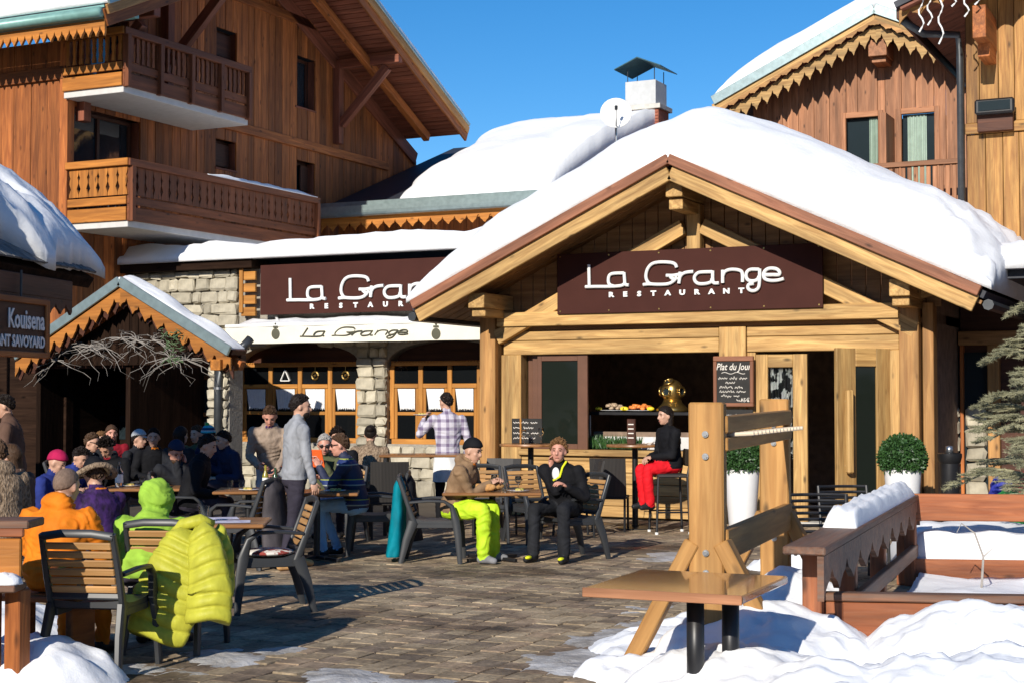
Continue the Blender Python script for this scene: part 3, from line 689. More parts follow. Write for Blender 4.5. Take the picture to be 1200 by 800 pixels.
# windows: frame, four bays of three panes, café curtains
for wi, (a, c) in enumerate(wins):
    w = box('window', a, c, VW + .14, VW + .24, wz0 - .08, wz0 + .04, 'winwood', wing)
    box('top_rail', a, c, VW + .12, VW + .26, wz1 - .07, wz1 + .01, 'winwood', w)
    mb = MB()
    for i in range(int((c - a) / .06)): mb.box((a + i * .06 + .01, VW + .10, wz1 - .015), (a + i * .06 + .045, VW + .125, wz1 + .012), .004)
    mb.build('dentil_trim', 'winwood', w, kind='stuff')
    nb = 4; bw = (c - a) / nb; r1 = at_v(400, 452, VW).z; r2 = at_v(400, 484, VW).z
    for i in range(nb + 1): box('mullion', a + i * bw - .045, a + i * bw + .045, VW + .15, VW + .23, wz0 + .04, wz1 - .07, 'winwood', w)
    for i in range(nb):
        x0, x1 = a + i * bw + .047, a + (i + 1) * bw - .047
        box('transom', x0, x1, VW + .15, VW + .22, r1 - .04, r1 + .04, 'winwood', w); box('transom', x0 + .06, x1 - .06, VW + .16, VW + .21, r2 - .03, r2 + .03, 'winwood', w)
        for s0 in (x0, x1 - .06): box('sash_stile', s0, s0 + .06, VW + .16, VW + .21, wz0 + .04, r1 - .04, 'winwood', w)
        box('pane', x0, x1, VW + .18, VW + .186, r1 + .04, wz1 - .07, 'glassdark', w, b=.001)
        box('pane', x0 + .06, x1 - .06, VW + .18, VW + .186, wz0 + .04, r1 - .04, 'glassdark', w, b=.001)
        mb = MB(); rings = []; top = r1 - .05; xa, xb = x0 + .065, x1 - .065
        for k in range(29):
            t = k / 28; u = xa + (xb - xa) * (.06 + .94 * t) ; zz = r2 + .05 + .02 * abs(sin(k * 1.3)) + (.03 if k % 3 else 0)
            y = VW + .163 + .006 * sin(k * 2.4); rings.append([(u - .02 * (1 - t), y, top), (u + .03 * (1 - t) * 1.2, y, zz), (u + .03 * (1 - t) * 1.2, y + .004, zz), (u - .02 * (1 - t), y + .004, top)])
        mb.loft(rings); mb.build('cafe_curtain', 'curtain', w)
        if wi == 0 and i in (1, 2, 3):
            cx, cz = (x0 + x1) / 2, (r1 + wz1) / 2 - .02; mb = MB()
            if i == 1:
                for p, q in (((cx - .1, cz - .09), (cx, cz + .11)), ((cx, cz + .11), (cx + .1, cz - .09)), ((cx + .1, cz - .09), (cx - .1, cz - .09))): mb.bar((p[0], VW + .165, p[1]), (q[0], VW + .165, q[1]), .02, .04, up=(0, -1, 0))
            else:
                mb.tube([(cx + .07 * cos(t * pi / 6), VW + .165, cz + .07 * sin(t * pi / 6)) for t in range(13)], .018, 6); mb.sphere((cx, VW + .165, cz), .025)
                mb.tube([(cx, VW + .165, cz + .07), (cx, VW + .165, cz + .17)], .005, 5)
            mb.build('window_ornament', 'white' if i == 1 else 'brass', w)
# flat roof with fascia and snow
box('fascia', wl0 - 3, at_v(304, 312, VW).x, VW - .25, VW + .3, wtop + .0, wtop + .16, 'darkwood_shade', wing)
box('flat_roof', wl0 - 3, EL + 1.5, VW + .0, 30.2, wtop + .165, wtop + .3, 'roofdark', wing)
def WS(s, t):
    u = wl0 - 3 + (EL + 2.0 - wl0 + 3) * s; v = VW - .33 + 6.9 * t ** 1.6
    T = (.23 + .11 * fbm(u * .7, 3.1) + .03 * fbm(u * 3, 1.2)) * (.15 + .85 * rnd_edge(v - (VW - .34), .5)) + .05 * fbm(u * 2, v * 2); return (u, v, wtop + .17 if v < VW else wtop + .3), max(.05, T)
snowroof('roof_snow', WS, 'snow', wing, 80, 20)
# wooden rack of boards left of the upper sign
g0, g1 = at_v(287, 340, VW).x, at_v(304, 340, VW).x
for i in range(4):
    zz = at_v(295, 322 + i * 14, VW - .1).z; box('board', g0, g1 - .01, VW - .12, VW - .06, zz - .1, zz + .06, 'winwood', wing)
box('board_post', g0 - .02, g0 + .06, VW - .16, VW - .125, at_v(295, 367, VW).z, wtop, 'winwood', wing)
# upper name board on the wing
VS2 = VW - .2
s2 = thing('name_board', 'brown board with La Grange lettering above the cream awning, partly hidden by porch roof', 'sign', at_v(420, 368, VS2))
b0, b1 = at_v(305, 340, VS2).x, at_v(590, 340, VS2).x; bz0, bz1 = at_v(420, 366, VS2).z, at_v(420, 306, VS2).z
box('board', b0, b1, VS2, VS2 + .05, bz0, bz1, 'signbrown', s2, b=.004)
o2 = at_v(337.5, 352, VS2); gx = at_v(398, 352, VS2).x; kk = (gx - o2.x) / (LOGO[4][-1][0] - ORG[0]) * 1.58
kk = (gx - o2.x) / ((at_v(640 + 405 / 3.529, 336, VS).x) - ORG[0])
put_logo(s2, (o2.x, o2.z), kk, VS2 - .03, .03, 'white')
e0, e1 = at_v(366, 359.5, VS2), at_v(470, 356, VS2); dx = (e1.x - e0.x) / 6
for i, ch in enumerate('RESTAURANT'): text(s2, ch, .115, (e0.x + dx * i * 1.0, VS2 - .012, e0.z), 'white', .008, 'letter', squash=(1.2, 1), bold=.007)
# retractable awning
VA = 22.45
aw = thing('awning', 'cream fabric awning with printed La Grange valance over the arched windows', 'awning', at_v(415, 400, VA))
n0, n1 = at_v(264, 390, VA).x, FL - .06; vz0, vz1 = at_v(415, 400.5, VA).z, at_v(415, 379, VA).z
mb = MB(); rings = []
for i in range(41):
    u = n0 + (n1 - n0) * i / 40; sag = .003 * sin(i * .7); y = VA + .01 * sin(i * 1.1); rings.append([(u, y, vz1), (u, y, vz0 + sag), (u, y + .012, vz0 + sag), (u, y + .012, vz1)])
mb.loft(rings); mb.build('valance', 'awning', aw, smooth=False)
mb = MB(); rings = []
for i in range(31):
    u = n0 + (n1 - n0) * i / 30; rings.append([(u, VA + (VW - VA) * t, vz1 + (bz0 - .12 - vz1) * t - .02 * sin(pi * t) + .003 * sin(i * .9)) for t in (0, .2, .4, .6, .8, 1)] + [(u, VA + (VW - VA) * t, vz1 - .015 + (bz0 - .12 - vz1) * t - .05 * sin(pi * t)) for t in (1, .8, .6, .4, .2, 0)])
mb.loft(rings); mb.build('canopy', 'awning', aw)
mb = MB(); mb.tube([(n0, VA + .02, vz1), (n1, VA + .02, vz1)], .035, 10); mb.build('front_bar', 'white', aw)
for uu in (n0 + .5, n1 - .5):
    mb = MB(); mb.tube([(uu, VA + .05, vz1 - .02), (uu + .4, VA + .4, vz1 + .05), (uu, VW, vz1 + .2)], .025, 8); mb.build('folding_arm', 'white', aw)
oA = at_v(352, 395.5, VA); kA = (at_v(478, 390, VA).x - oA.x) / (LOGO[-1][-1][0] - ORG[0])
put_logo(aw, (oA.x, oA.z + .02), kA, VA - .014, .011, 'ink', shear=.5, zs=.62, name='printed_lettering')
for px in (323, 511):
    p = at_v(px, 391, VA); mb = MB(); mb.sphere((p.x, VA - .006, p.z), (.085, .006, .095), 14, 8); mb.bar((p.x - .05, VA - .008, p.z + .12), (p.x + .05, VA - .008, p.z + .12), .008, .035); mb.sphere((p.x, VA - .008, p.z + .165), (.02, .006, .025)); mb.build('printed_crest', 'ink', aw)
def AS(s, t):
    u = n0 + .05 + (n1 - n0 - .1) * s; v = VA + .25 + (VW - VA - .3) * t; q = (v - VA) / (VW - VA); z = vz1 + (bz0 - .12 - vz1) * q - .05 * sin(pi * q)
    return (u, v, z + .012), max(.004, .10 * rnd_edge(t * 1.0, .4) * (.6 + .5 * fbm(u * 1.3, v)))
sa = snowroof('awning_snow', AS, 'snow', None, 50, 10); tag(sa, 'thin ribbon of snow on top of the cream awning', 'snow', kind='stuff')
# downpipe at the corner of the wing
VPI = VE - .02
dp = thing('drainpipe', 'dark curved drainpipe beside the whitewashed stone pier', 'drainpipe', at_v(256, 520, VPI))
c0 = at_v(256, 450, VPI).x; mb = MB(); zz = at_v(256, 432, VPI).z
mb.tube([(c0, VPI, 0), (c0, VPI, zz - .3), (c0, VPI, zz), (c0 + .05, VPI, zz + .12), (c0 + .25, VPI + .02, zz + .2), (c0 + .45, VPI + .1, zz + .38), (c0 + .5, VPI + .2, zz + .5)], .075, 12); mb.build('pipe', 'pipe', dp, smooth=True)
for z_ in (.9, 1.9): 
    mb = MB(); mb.lathe([(.076, -.025), (.088, -.02), (.088, .02), (.076, .025)], 14, (c0, VPI, z_)); mb.build('clamp', 'steel', dp)
# ---------------------------------------------------------------- small gabled entrance on the left
ent = thing('entrance_gable', 'small gabled entrance porch with fretwork barge boards and snow edged zinc roof', 'porch', (ga.x, 22, 0))
gl = ga.x - (gr - ga.x) * 1.02
for s, e in ((-1, gl), (1, gr)):
    nrm = Vector((s * GS, 0, 1)).normalized()
    mb = MB(); mb.bar((ga.x, (VG + VE) / 2 + .02, ga.z), (e, (VG + VE) / 2 + .02, gz(e)), VE - VG, .09, up=nrm); mb.build('roof_slab', 'redwood', ent)
    beam('zinc_edge', (ga.x, VG - .05, ga.z + .02), (e, VG - .05, gz(e) + .02), .05, .17, 'zinc', ent, up=nrm)
    scallop('fret_board', (ga.x, VG - .02, ga.z - .09), (e, VG - .02, gz(e) - .09), .33, .04, 'rail', ent, (0, 0, -1), (0, 1, 0), .3)
    scallop('fret_board', (ga.x, VG + .06, ga.z - .22), (e, VG + .06, gz(e) - .22), .24, .03, 'redwood', ent, (0, 0, -1), (0, 1, 0), .2)
    beam('rafter', (ga.x, VG + .3, ga.z - .22), (e, VG + .3, gz(e) - .22), .14, .16, 'chalet', ent, up=nrm)
beam('corbel', (gr - .25, VG - .1, gz(gr) - .2), (gr - .25, VE, gz(gr) - .2), .2, .18, 'rail', ent)
beam('corbel', (gl + .25, VG + .1, gz(gl) - .2), (gl + .25, VE, gz(gl) - .2), .2, .18, 'redwood', ent)
beam('tie_beam', (gl + .2, VG + .50, gz(gl) - .1), (gr - .15, VG + .55, gz(gl) - .1), .16, .2, 'redwood', ent)
beam('king_post', (ga.x, VG + .55, gz(gl)), (ga.x, VG + .55, ga.z - .2), .2, .16, 'redwood', ent)
def ES(s, t):
    u = gl + (gr - gl) * s; v = VG - .03 + (VE - VG) * t; return (u, v, gz(u) + .06), max(.01, (.085 + .05 * fbm(u * 2, v * 2)) * (.25 + .75 * rnd_edge(v - VG + .05, .35)) * (.3 + .7 * rnd_edge(gr - u, .6)))
snowroof('roof_snow', ES, 'snow', ent, 36, 16)
# recess with doors and windows under it
rv = 22.75
RU = at_v(241, 470, rv + .5).x
box('recess_wall', gl - .2, RU, rv + .5, rv + .62, 0, 2.5, 'darkwood_shade', ent); box('recess_ceiling', gl - .1, RU, VE, rv + .5, 2.36, 2.46, 'darkwood_shade', ent); box('recess_side', RU, RU + .1, VE, rv + .5, 0, 2.35, 'darkwood_shade', ent); box('recess_side', gl + .1, gl + .2, VE, rv + .5, 0, 2.35, 'darkwood_shade', ent)
plank_wall(ent, 'u', gl + .2, gr - .15, lambda u: 2.3, lambda u: gz(u) - .08, VE - .05, .22, 'darkwood_shade')
q0_, q1_ = at_v(243, 470, VE + .05).x, at_v(266, 470, VE + .05).x
box('stone_pier', q0_, q1_, VE + .12, VE + .5, 0, 2.3, 'mortar', ent); stones(ent, q0_, q1_, 0, 2.3, VE + .09, .22)
x0, x1 = at_v(196, 470, rv).x, at_v(240, 470, rv).x; zz0, zz1 = .75, at_v(215, 442, rv).z
w = box('window', x0, x1, rv + .3, rv + .4, zz0 - .08, zz0, 'chalet', ent)
for i in range(3): box('mullion', x0 + (x1 - x0 - .08) * i / 2, x0 + (x1 - x0 - .08) * i / 2 + .08, rv + .3, rv + .4, zz0, zz1, 'chalet', w)
for z_ in (zz0 + (zz1 - zz0) * .5, zz1): box('transom', x0, x1, rv + .305, rv + .395, z_ - .04, z_ + .04, 'chalet', w)
for i in range(2):
    for j in range(2): 
        q = (x1 - x0 - .08) / 2; h = (zz1 - zz0) / 2; box('pane', x0 + .08 + q * i, x0 + q * (i + 1), rv + .34, rv + .35, zz0 + h * j + .04, zz0 + h * (j + 1) - .04, 'glass', w, b=.001)
for (p0, p1) in ((120, 150), (155, 185)):
    a, c = at_v(p0, 470, rv).x, at_v(p1, 470, rv).x; d = box('door', a, c, rv + .34, rv + .42, .0, 2.2, 'darkwood_shade', ent)
    for z_ in (.95, 1.55): box('pane', a + .12, c - .12, rv + .325, rv + .338, z_, z_ + .45, 'glass', d, b=.001)
# dry branches hung in the gable
br = thing('dry_branches', 'garland of bare dry branches hanging under the small gable', 'branches', at_v(150, 400, VG + .1))
random.seed(5)
for cl in range(9):
    mb = MB(); p0 = at_v(66 + cl * 19, 420 - 22 * sin(cl / 8 * pi) + random.uniform(-8, 8), VG + .2)
    for k in range(13):
        ang = random.uniform(-.9, 3.9); L = random.uniform(.35, .95); pts = []
        for i in range(7):
            t = i / 6; pts.append((p0.x + cos(ang) * L * t, p0.y + random.uniform(-.02, .02) + .2 * t * random.uniform(-1, 1), p0.z + sin(ang) * L * t * .55 - .5 * L * t * t * .8))
        mb.tube(pts, [.008 * (1 - .75 * i / 6) for i in range(7)], 5)
    mb.build('branch', 'branch', br)
# small sprig of green
mb = MB()
for k in range(60):
    p = at_v(random.uniform(190, 215), random.uniform(385, 425), VG - .1); mb.tube([p, p + Vector((random.uniform(-.15, .15), random.uniform(-.1, .05), random.uniform(-.12, .1)))], [.012, .003], 4)
mb.build('fir_sprig', 'sprig', br)

# ---------------------------------------------------------------- the restaurant at the left edge (canopy roof seen end on)
kr = thing('canopy_building', 'shaded timber canopy with snow heaped on its slope and a hanging restaurant sign', 'building', at_d(-30, 600, 15.5))
KA = radians(9.5)
def cx_(X, D, z):
    a, c = X - KX, D - 15; X, D = KX + a * cos(KA) + c * sin(KA), 15 - a * sin(KA) + c * cos(KA); return Vector((X * cos(TH) - D * sin(TH), X * sin(TH) + D * cos(TH), z))
KX = -4.55
KX, KZ, KD0, KD1, KS = -4.55, 2.93, 13.0, 16.0, .66
nrm = Vector((KS * cos(TH - KA), KS * sin(TH - KA), 1)).normalized()
mb = MB(); mb.bar(cx_(KX, (KD0 + KD1) / 2, KZ), cx_(KX - 4.2, (KD0 + KD1) / 2, KZ + 4.2 * KS), KD1 - KD0, .12, up=nrm); mb.build('roof_slab', 'darkwood_shade', kr)
beam('eave_board', cx_(KX + .03, KD0, KZ - .12), cx_(KX + .03, 15.45, KZ - .12), .05, .2, 'redwood', kr)
scallop('fret_board', cx_(KX + .05, KD0, KZ - .2), cx_(KX + .05, 15.45, KZ - .2), .17, .03, 'redwood', kr, (0, 0, -1), (-1, 0, 0), .22)
for k in range(4):
    d = KD0 + .3 + k * .72; beam('rafter', cx_(KX - .05, d, KZ - .16), cx_(KX - 4, d, KZ - .16 + 3.95 * KS), .12, .16, 'redwood', kr, up=nrm)
# rows of slate shingles left bare along the eave
for rr in range(3):
    for k in range(38):
        d = KD0 + .1 + k * .16 + (.08 if rr % 2 else 0); X = KX + .1 - rr * .2
        if d > KD1 - .1: continue
        beam('shingle', cx_(X, d, KZ + .1 + rr * .2 * KS + random.uniform(0, .01)), cx_(X - .3, d, KZ + .1 + (rr * .2 + .3) * KS), .15, .02, 'shingle', kr, up=nrm, b=.003)
def KSN(s, t):
    d = KD0 + (KD1 + .1 - KD0) * s; q = .25 - .3 * smooth01((d - 14.2) / .7) + 4.0 * t; q += .12 * fbm(d * 1.5, 1.0) * (1 - t); X = KX - q
    T = (.50 + .17 * fbm(d * .9, q * .9, 4) + .10 * fbm(d * 2.6, q * 2.6, 1)) * (.35 + .65 * rnd_edge(q + .1, .7)) * (.35 + .65 * rnd_edge(KD1 + .12 - d, .8)); T += .12 * max(0, 1 - abs(q - .6) / .5) * smooth01((d - 15.2) / 1.2)
    p = cx_(X, d, KZ + .13 + q * KS); return (p.x, p.y, p.z), max(.03, T)
snowroof('roof_snow', KSN, 'snow', kr, 80, 40)
for d in (13.2,): beam('post', cx_(KX - 1.3, d, 0), cx_(KX - 1.3, d, KZ + .75), .2, .2, 'darkwood_shade', kr)
beam('shade_back_wall', cx_(-13, 21.6, 1.5), cx_(-8.4, 21.6, 1.5), .1, 3.0, 'darkwood_shade', kr)  # dark wall added so the space under the canopy reads as black shade
ks = thing('hanging_sign', 'dark hanging restaurant sign with pale lettering Kouisena SAVOYARD at canopy edge', 'sign', cx_(KX + .1, 14.6, 2.0))
sA, sB = at_d(-75, 380, 12.9), at_d(53, 385, 14.75); szz0, szz1 = 2.12, 2.68
dirs = (sB - sA); dirs.z = 0; dirs.normalize(); sn = Vector((dirs.y, -dirs.x, 0))
zt_, zb_ = at_d(53, 353, 14.75).z, at_d(53, 419, 14.75).z
sA.z = sB.z = (zt_ + zb_) / 2; mid = (sA + sB) / 2
beam('panel', sA, sB, .05, zt_ - zb_, 'redwood', ks)
for zq in (zt_ - .02, zb_ + .02): beam('rim', Vector((sA.x, sA.y, zq)) + sn * .03, Vector((sB.x, sB.y, zq)) + sn * .03, .04, .06, 'chalet', ks)
beam('rim', Vector((sB.x, sB.y, zb_)) + sn * .032 - dirs * .03, Vector((sB.x, sB.y, zt_)) + sn * .032 - dirs * .03, .04, .06, 'chalet', ks)
R = Matrix((dirs, Vector((0, 0, 1)), sn)).transposed().to_4x4(); Ls = (sB - sA).length
text(ks, 'Kouisena', .20, Vector((sB.x, sB.y, (zt_ * .62 + zb_ * .38))) - dirs * .08 + sn * .034, 'white', .004, 'lettering', rot=R, squash=(.92, 1.25), align='RIGHT', bold=.004)
text(ks, 'RESTAURANT SAVOYARD', .125, Vector((sB.x, sB.y, (zt_ * .25 + zb_ * .75))) - dirs * .07 + sn * .034, 'white', .004, 'lettering', rot=R, squash=(.95, 1.15), align='RIGHT', bold=.004)
for t in (.25, .75):
    p = sA.lerp(sB, t); mb = MB(); mb.tube([(p.x, p.y, zt_ - .01), (p.x, p.y, KZ - .0)], .012, 6); mb.build('hanger', 'pipe', ks)

# ---------------------------------------------------------------- big chalet behind on the left
UC = -19.6; UB = -17.8; V0, V1 = 21.6, 33.0; VR = 27.2; CE = 8.33; CS = .462; EV0, EV1 = 20.5, 33.9
ch = thing('balcony_chalet', 'large orange timber chalet with two balconies on its shaded gable side', 'building', (UC, 27, 0))
def cz(v): return CE + (v - EV0) * CS if v < VR else CE + (EV1 - v) * CS
O = []
def cw(px0, px1, py0, py1):
    a = at_u(px0, (py0 + py1) / 2, UC); c = at_u(px1, (py0 + py1) / 2, UC); m = (a.y + c.y) / 2; px = (px0 + px1) / 2
    return (a.y, c.y, at_u(px, py1, UC).z, at_u(px, py0, UC).z)
WN = [cw(84, 163, 134, 262), cw(256, 278, 36, 70), cw(252, 276, 165, 198), cw(346, 369, 68, 127), cw(347, 368, 190, 226), cw(92, 150, 5, 90), cw(180, 200, 250, 300)]
plank_wall(ch, 'v', V0, V1 + 1.5, lambda v: 3.4, lambda v: cz(v) - .25, UC, .25, 'chalet', WN)
box('wall_core', UC - .5, UC - .3, V0 + .1, V1 + 1.45, 3.35, 7.9, 'redwood', ch); box('base_wall', UC - .3, UC + .02, V0 + .2, V1, 0, 3.35, 'darkwood_shade', ch)
for i, (a, c, z0, z1) in enumerate(WN):
    w = box('window', UC - .28, UC - .2, a, c, z0, z0 + .07, 'redwood', ch)
    box('rail', UC - .28, UC - .2, a, c, z1 - .07, z1, 'redwood', w)
    for q in ([a, c - .08] if i else [a, (a + c) / 2 - .04, c - .08]): box('stile', UC - .28, UC - .2, q, q + .08, z0 + .07, z1 - .07, 'redwood', w)
    box('pane', UC - .25, UC - .245, a + .08, c - .08, z0 + .07, z1 - .07, 'glasssky', w, b=.001)
    box('sill', UC - .2, UC + .04, a - .03, c + .03, z0 - .05, z0 - .005, 'chaletred', w)
    box('jamb', UC - .2, UC - .03, c + .0, c + .04, z0, z1, 'chaletred', w)
    if i in (2, 4, 1): box('shutter', UC - .19, UC - .14, a + .04 + (.35 if i == 4 else 0), c - .04, z0 + .06, z1 - .06, 'redwood', w)
# horizontal bands
for (p, q) in (((400, 181), (170, 118)), ((392, 40), (250, -5))):
    A, B = at_u(p[0], p[1], UC + .06), at_u(q[0], q[1], UC + .06); z = (A.z + B.z) / 2; beam('band_board', (UC + .05, V0, A.z), (UC + .05, V1, A.z), .07, .2, 'chalet', ch)
for va_, vb_ in ((V0, VR), (VR, V1 + 1.4)): beam('rake_trim', (UC + .05, va_, cz(va_) - .22), (UC + .05, vb_, cz(vb_) - .22), .07, .34, 'chaletred', ch, up=(0, 0, 1))
# front (sunlit) face
plank_wall(ch, 'u', -25, UC + .02, lambda u: 2.5, lambda u: 8.3, V0 - .02, .36, 'chalet')
zq = at_v(20, 92, V0 - .06).z; box('band_board', -25, UC + .03, V0 - .1, V0 - .045, zq - .12, zq + .12, 'chalet', ch)
box('corner_post', UC - .12, UC + .07, V0 - .09, V0 + .1, 3.4, 8.4, 'chalet', ch); box('base_wall', -30, UC + .03, V0 + .0, V0 + .2, 0, 3.35, 'darkwood_shade', ch)
# roof slabs with soffit boards, barge board, zinc edge and snow
for s, (va, vb) in enumerate(((EV0, VR), (VR, EV1))):
    za, zb = cz(va), cz(vb); nrm = Vector((0, CS if s else -CS, 1)).normalized()
    mb = MB(); mb.bar(((UB - 27) / 2, va, za + .12), ((UB - 27) / 2, vb, zb + .12), 27 + UB, .14, up=nrm); mb.build('roof_slab', 'roofdark', ch)
    mb = MB(); L = Vector((0, vb - va, zb - za)); n = int(L.length / .16)
    for k in range(n):
        t = (k + .5) / n; mb.bar((UC - .1, va + (vb - va) * t, za + (zb - za) * t), (UB, va + (vb - va) * t, za + (zb - za) * t), L.length / n - .015, .03, up=nrm, ch=.004)
    mb.build('soffit_boards', 'chaletred', ch, kind='stuff')
    beam('barge_board', (UB, va, za - .06), (UB, vb, zb - .06), .06, .30, 'chalet', ch, up=nrm)
    beam('barge_board', (UB + .05, va, za + .08), (UB + .05, vb, zb + .08), .05, .17, 'porchmid', ch, up=nrm)
    beam('zinc_edge', (UB + .08, va, za + .21), (UB + .08, vb, zb + .21), .05, .08, 'zinc', ch, up=nrm)
    def CSN(sx, t, va=va, vb=vb): 
        v = va + (vb - va) * t; u = -27 + (UB + .05 + 27) * sx; return (u, v, cz(v) + .2), max(.02, .42 * (.25 + .75 * rnd_edge(UB + .06 - u, .6)) * (.3 + .7 * rnd_edge(min(v - EV0, EV1 - v), .8)) + .05 * fbm(u, v))
    snowroof('roof_snow', CSN, 'snow', ch, 30, 30)
# front eave: green gutter and fret board
mb = MB(); mb.tube([(-27, EV0 - .1, CE + .02), (UB, EV0 - .1, CE + .02)], .09, 10); mb.build('gutter', 'greenmetal', ch, smooth=True)
mb = MB(); mb.box((-27, EV0 - .02, CE + .12), (UB, EV0 + .9, CE + .2)); mb.build('roof_edge_sheet', 'greenmetal', ch)
scallop('fret_board', (-27, EV0, CE - .08), (UB, EV0, CE - .08), .30, .05, 'rail', ch, (0, 0, -1), (0, 1, 0), .17)
# braces carrying the roof
for v_ in (at_u(392, 80, UC).y, at_u(192, 10, UC).y, V0 + .3):
    zt = cz(v_) - .15; 
    beam('brace', (UC + .1, v_, zt - 2.0), (UC + .1, v_, zt - .05), .2, .2, 'chaletred', ch); beam('brace', (UC, v_, zt - .12), (UB, v_, zt - .12), .18, .2, 'chaletred', ch)
    beam('brace', (UC + .2, v_, zt - 1.55), (UB - .35, v_, zt - .3), .16, .2, 'chaletred', ch)
beam('roof_beam', (UC + .95, VR, cz(VR) - .35), (UC + .95, EV1 - .5, cz(EV1 - .5) - .35), .16, .2, 'chalet', ch)
# balconies
def balcony(pxL, pyT, pyB, pxF, pxR, solid, z_under):
    """pxL..pxF: sunlit end panel; pxF..pxR long shaded side"""
    base = None
    p = at_v(pxL, (pyT + pyB) / 2, V0 + .35); v0 = at_u(pxF, 200, UC + 1.45).y
    uo = UC + 1.45; v0 = at_u(pxF, (pyT + pyB) / 2, uo).y; v1 = at_u(pxR, (pyT + pyB) / 2, uo).y
    zt, zb = at_u(pxF, pyT, uo).z, at_u(pxF, pyB, uo).z
    bal = box('balcony', UC + .05, uo - .02, v0 + .02, v1, zb - .12, zb + .02, 'plaster', ch)
    rm, em = ('railshade', 'rail')  # shaded copy for the long side, bright one for the end panel
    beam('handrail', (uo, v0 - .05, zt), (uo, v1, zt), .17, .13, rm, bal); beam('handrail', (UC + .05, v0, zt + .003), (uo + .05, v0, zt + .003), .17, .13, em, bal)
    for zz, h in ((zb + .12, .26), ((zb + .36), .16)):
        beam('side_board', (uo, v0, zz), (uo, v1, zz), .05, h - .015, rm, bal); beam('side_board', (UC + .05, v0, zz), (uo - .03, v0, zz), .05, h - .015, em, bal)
    L = v1 - v0; n = int(L / (.22 if solid else .14)); z0 = zb + .46; z1 = zt - .07
    def baluster(k, lx):                       # fret-cut plank: narrow waist pattern along both edges
        mb = MB(); prof = [1, .98, .82, .6, .78, .95, .9, .72, .92, 1, 1]
        rings = []
        for i, w_ in enumerate(prof):
            q = lx / 2 * w_; z_ = -(z1 - z0) / 2 + (z1 - z0) * i / 10; rings.append([(z_, -q, -.018), (z_, q, -.018), (z_, q, .018), (z_, -q, .018)])
        mb.loft(rings); me = bpy.data.meshes.new('baluster'); me.from_pydata(mb.V, [], mb.F); return me
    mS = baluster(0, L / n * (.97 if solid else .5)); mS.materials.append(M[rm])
    RX = Matrix(((0, 0, 1, 0), (0, 1, 0, 0), (1, 0, 0, 0), (0, 0, 0, 1)))
    for k in range(n):
        o = bpy.data.objects.new('baluster', mS); child(o, bal, Matrix.Translation((uo, v0 + (k + .5) * L / n, (z0 + z1) / 2)) @ RX)
    ne = 6 if solid else 9; We = 1.35; mE = baluster(0, We / ne * (.97 if solid else .55)); mE.materials.append(M[em])
    RE = Matrix(((0, 1, 0, 0), (0, 0, -1, 0), (1, 0, 0, 0), (0, 0, 0, 1)))
    for k in range(ne):
        o = bpy.data.objects.new('baluster', mE); child(o, bal, Matrix.Translation((UC + .1 + (k + .5) * We / ne, v0, (z0 + z1) / 2)) @ RE)
    for k in range(5 if not solid else 2):
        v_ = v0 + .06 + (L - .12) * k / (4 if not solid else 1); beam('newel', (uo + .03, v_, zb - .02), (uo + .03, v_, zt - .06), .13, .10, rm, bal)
    return bal, uo, v0, v1, zt
balcony(88, 36, 100, 145, 292, False, 0)
bal, uo, v0, v1, zt = balcony(78, 190, 258, 150, 372, True, 0)
def BS(s, t):
    v = v0 + (v1 - v0) * (.36 + .62 * s); u = uo - .09 + .18 * t; return (u, v, zt + .065), max(.005, .075 * rnd_edge(t * (1 - t) * 4, .8) * min(1, s * 8, (1 - s) * 8) * (.8 + .4 * fbm(v * 2, 1)))
snowroof('rail_snow', BS, 'snow', bal, 40, 6)

# ---------------------------------------------------------------- middle building with snowy roof, dish and chimney
ME, MR = 29.6, 36.4; mu0 = -19.5; mu1 = at_v(772, 160, 36.4).x
mz = at_v(480, 246, ME).z; mrz = at_v(650, 168, MR).z; MS = (mrz - mz) / (MR - ME)
mid_ = thing('middle_house', 'timber house with deep white snow on its roof and zinc gutter, behind the wing', 'building', (-13, 30, 0))
mb = MB(); mb.bar(((mu0 + mu1) / 2, ME, mz), ((mu0 + mu1) / 2, MR, mrz), mu1 - mu0, .16, up=Vector((0, -MS, 1)).normalized()); mb.build('roof_slab', 'roofdark', mid_)
mb = MB(); mb.bar(((mu0 + mu1) / 2, MR + 6, mrz - 2.6), ((mu0 + mu1) / 2, MR, mrz), mu1 - mu0, .16, up=Vector((0, MS, 1)).normalized()); mb.build('roof_slab', 'roofdark', mid_)
mb = MB(); rings = []
for i in range(2): rings.append([(mu0 if i == 0 else mu1, ME - .12 + .11 * cos(a), mz + .02 + .12 * sin(a)) for a in [pi + pi * k / 8 for k in range(9)]] + [(mu0 if i == 0 else mu1, ME, mz + .14), (mu0 if i == 0 else mu1, ME - .23, mz + .14)])
mb.loft(rings); mb.build('gutter', 'zinc', mid_)
box('snow_stop_sheet', mu0, mu1, ME - .02, ME + .05, mz + .05, mz + .26, 'zinc', mid_)
box('eave_board', mu0 + .2, mu1, ME + .03, ME + .08, mz - .24, mz - .08, 'rail', mid_)
scallop('fret_board', (mu0 + .2, ME + .0, mz - .08), (mu1, ME + .0, mz - .08), .32, .03, 'rail', mid_, (0, 0, -1), (0, 1, 0), .3)
plank_wall(mid_, 'u', mu0 + .1, mu1, lambda u: 3.4, lambda u: mz - .05, ME + .9, .3, 'chalet')
ULX = [at_v(462, 232, ME).x, at_v(480, 215, ME + 1.2).x, at_v(532, 182, ME + 3.2).x, at_v(570, 150, MR).x]
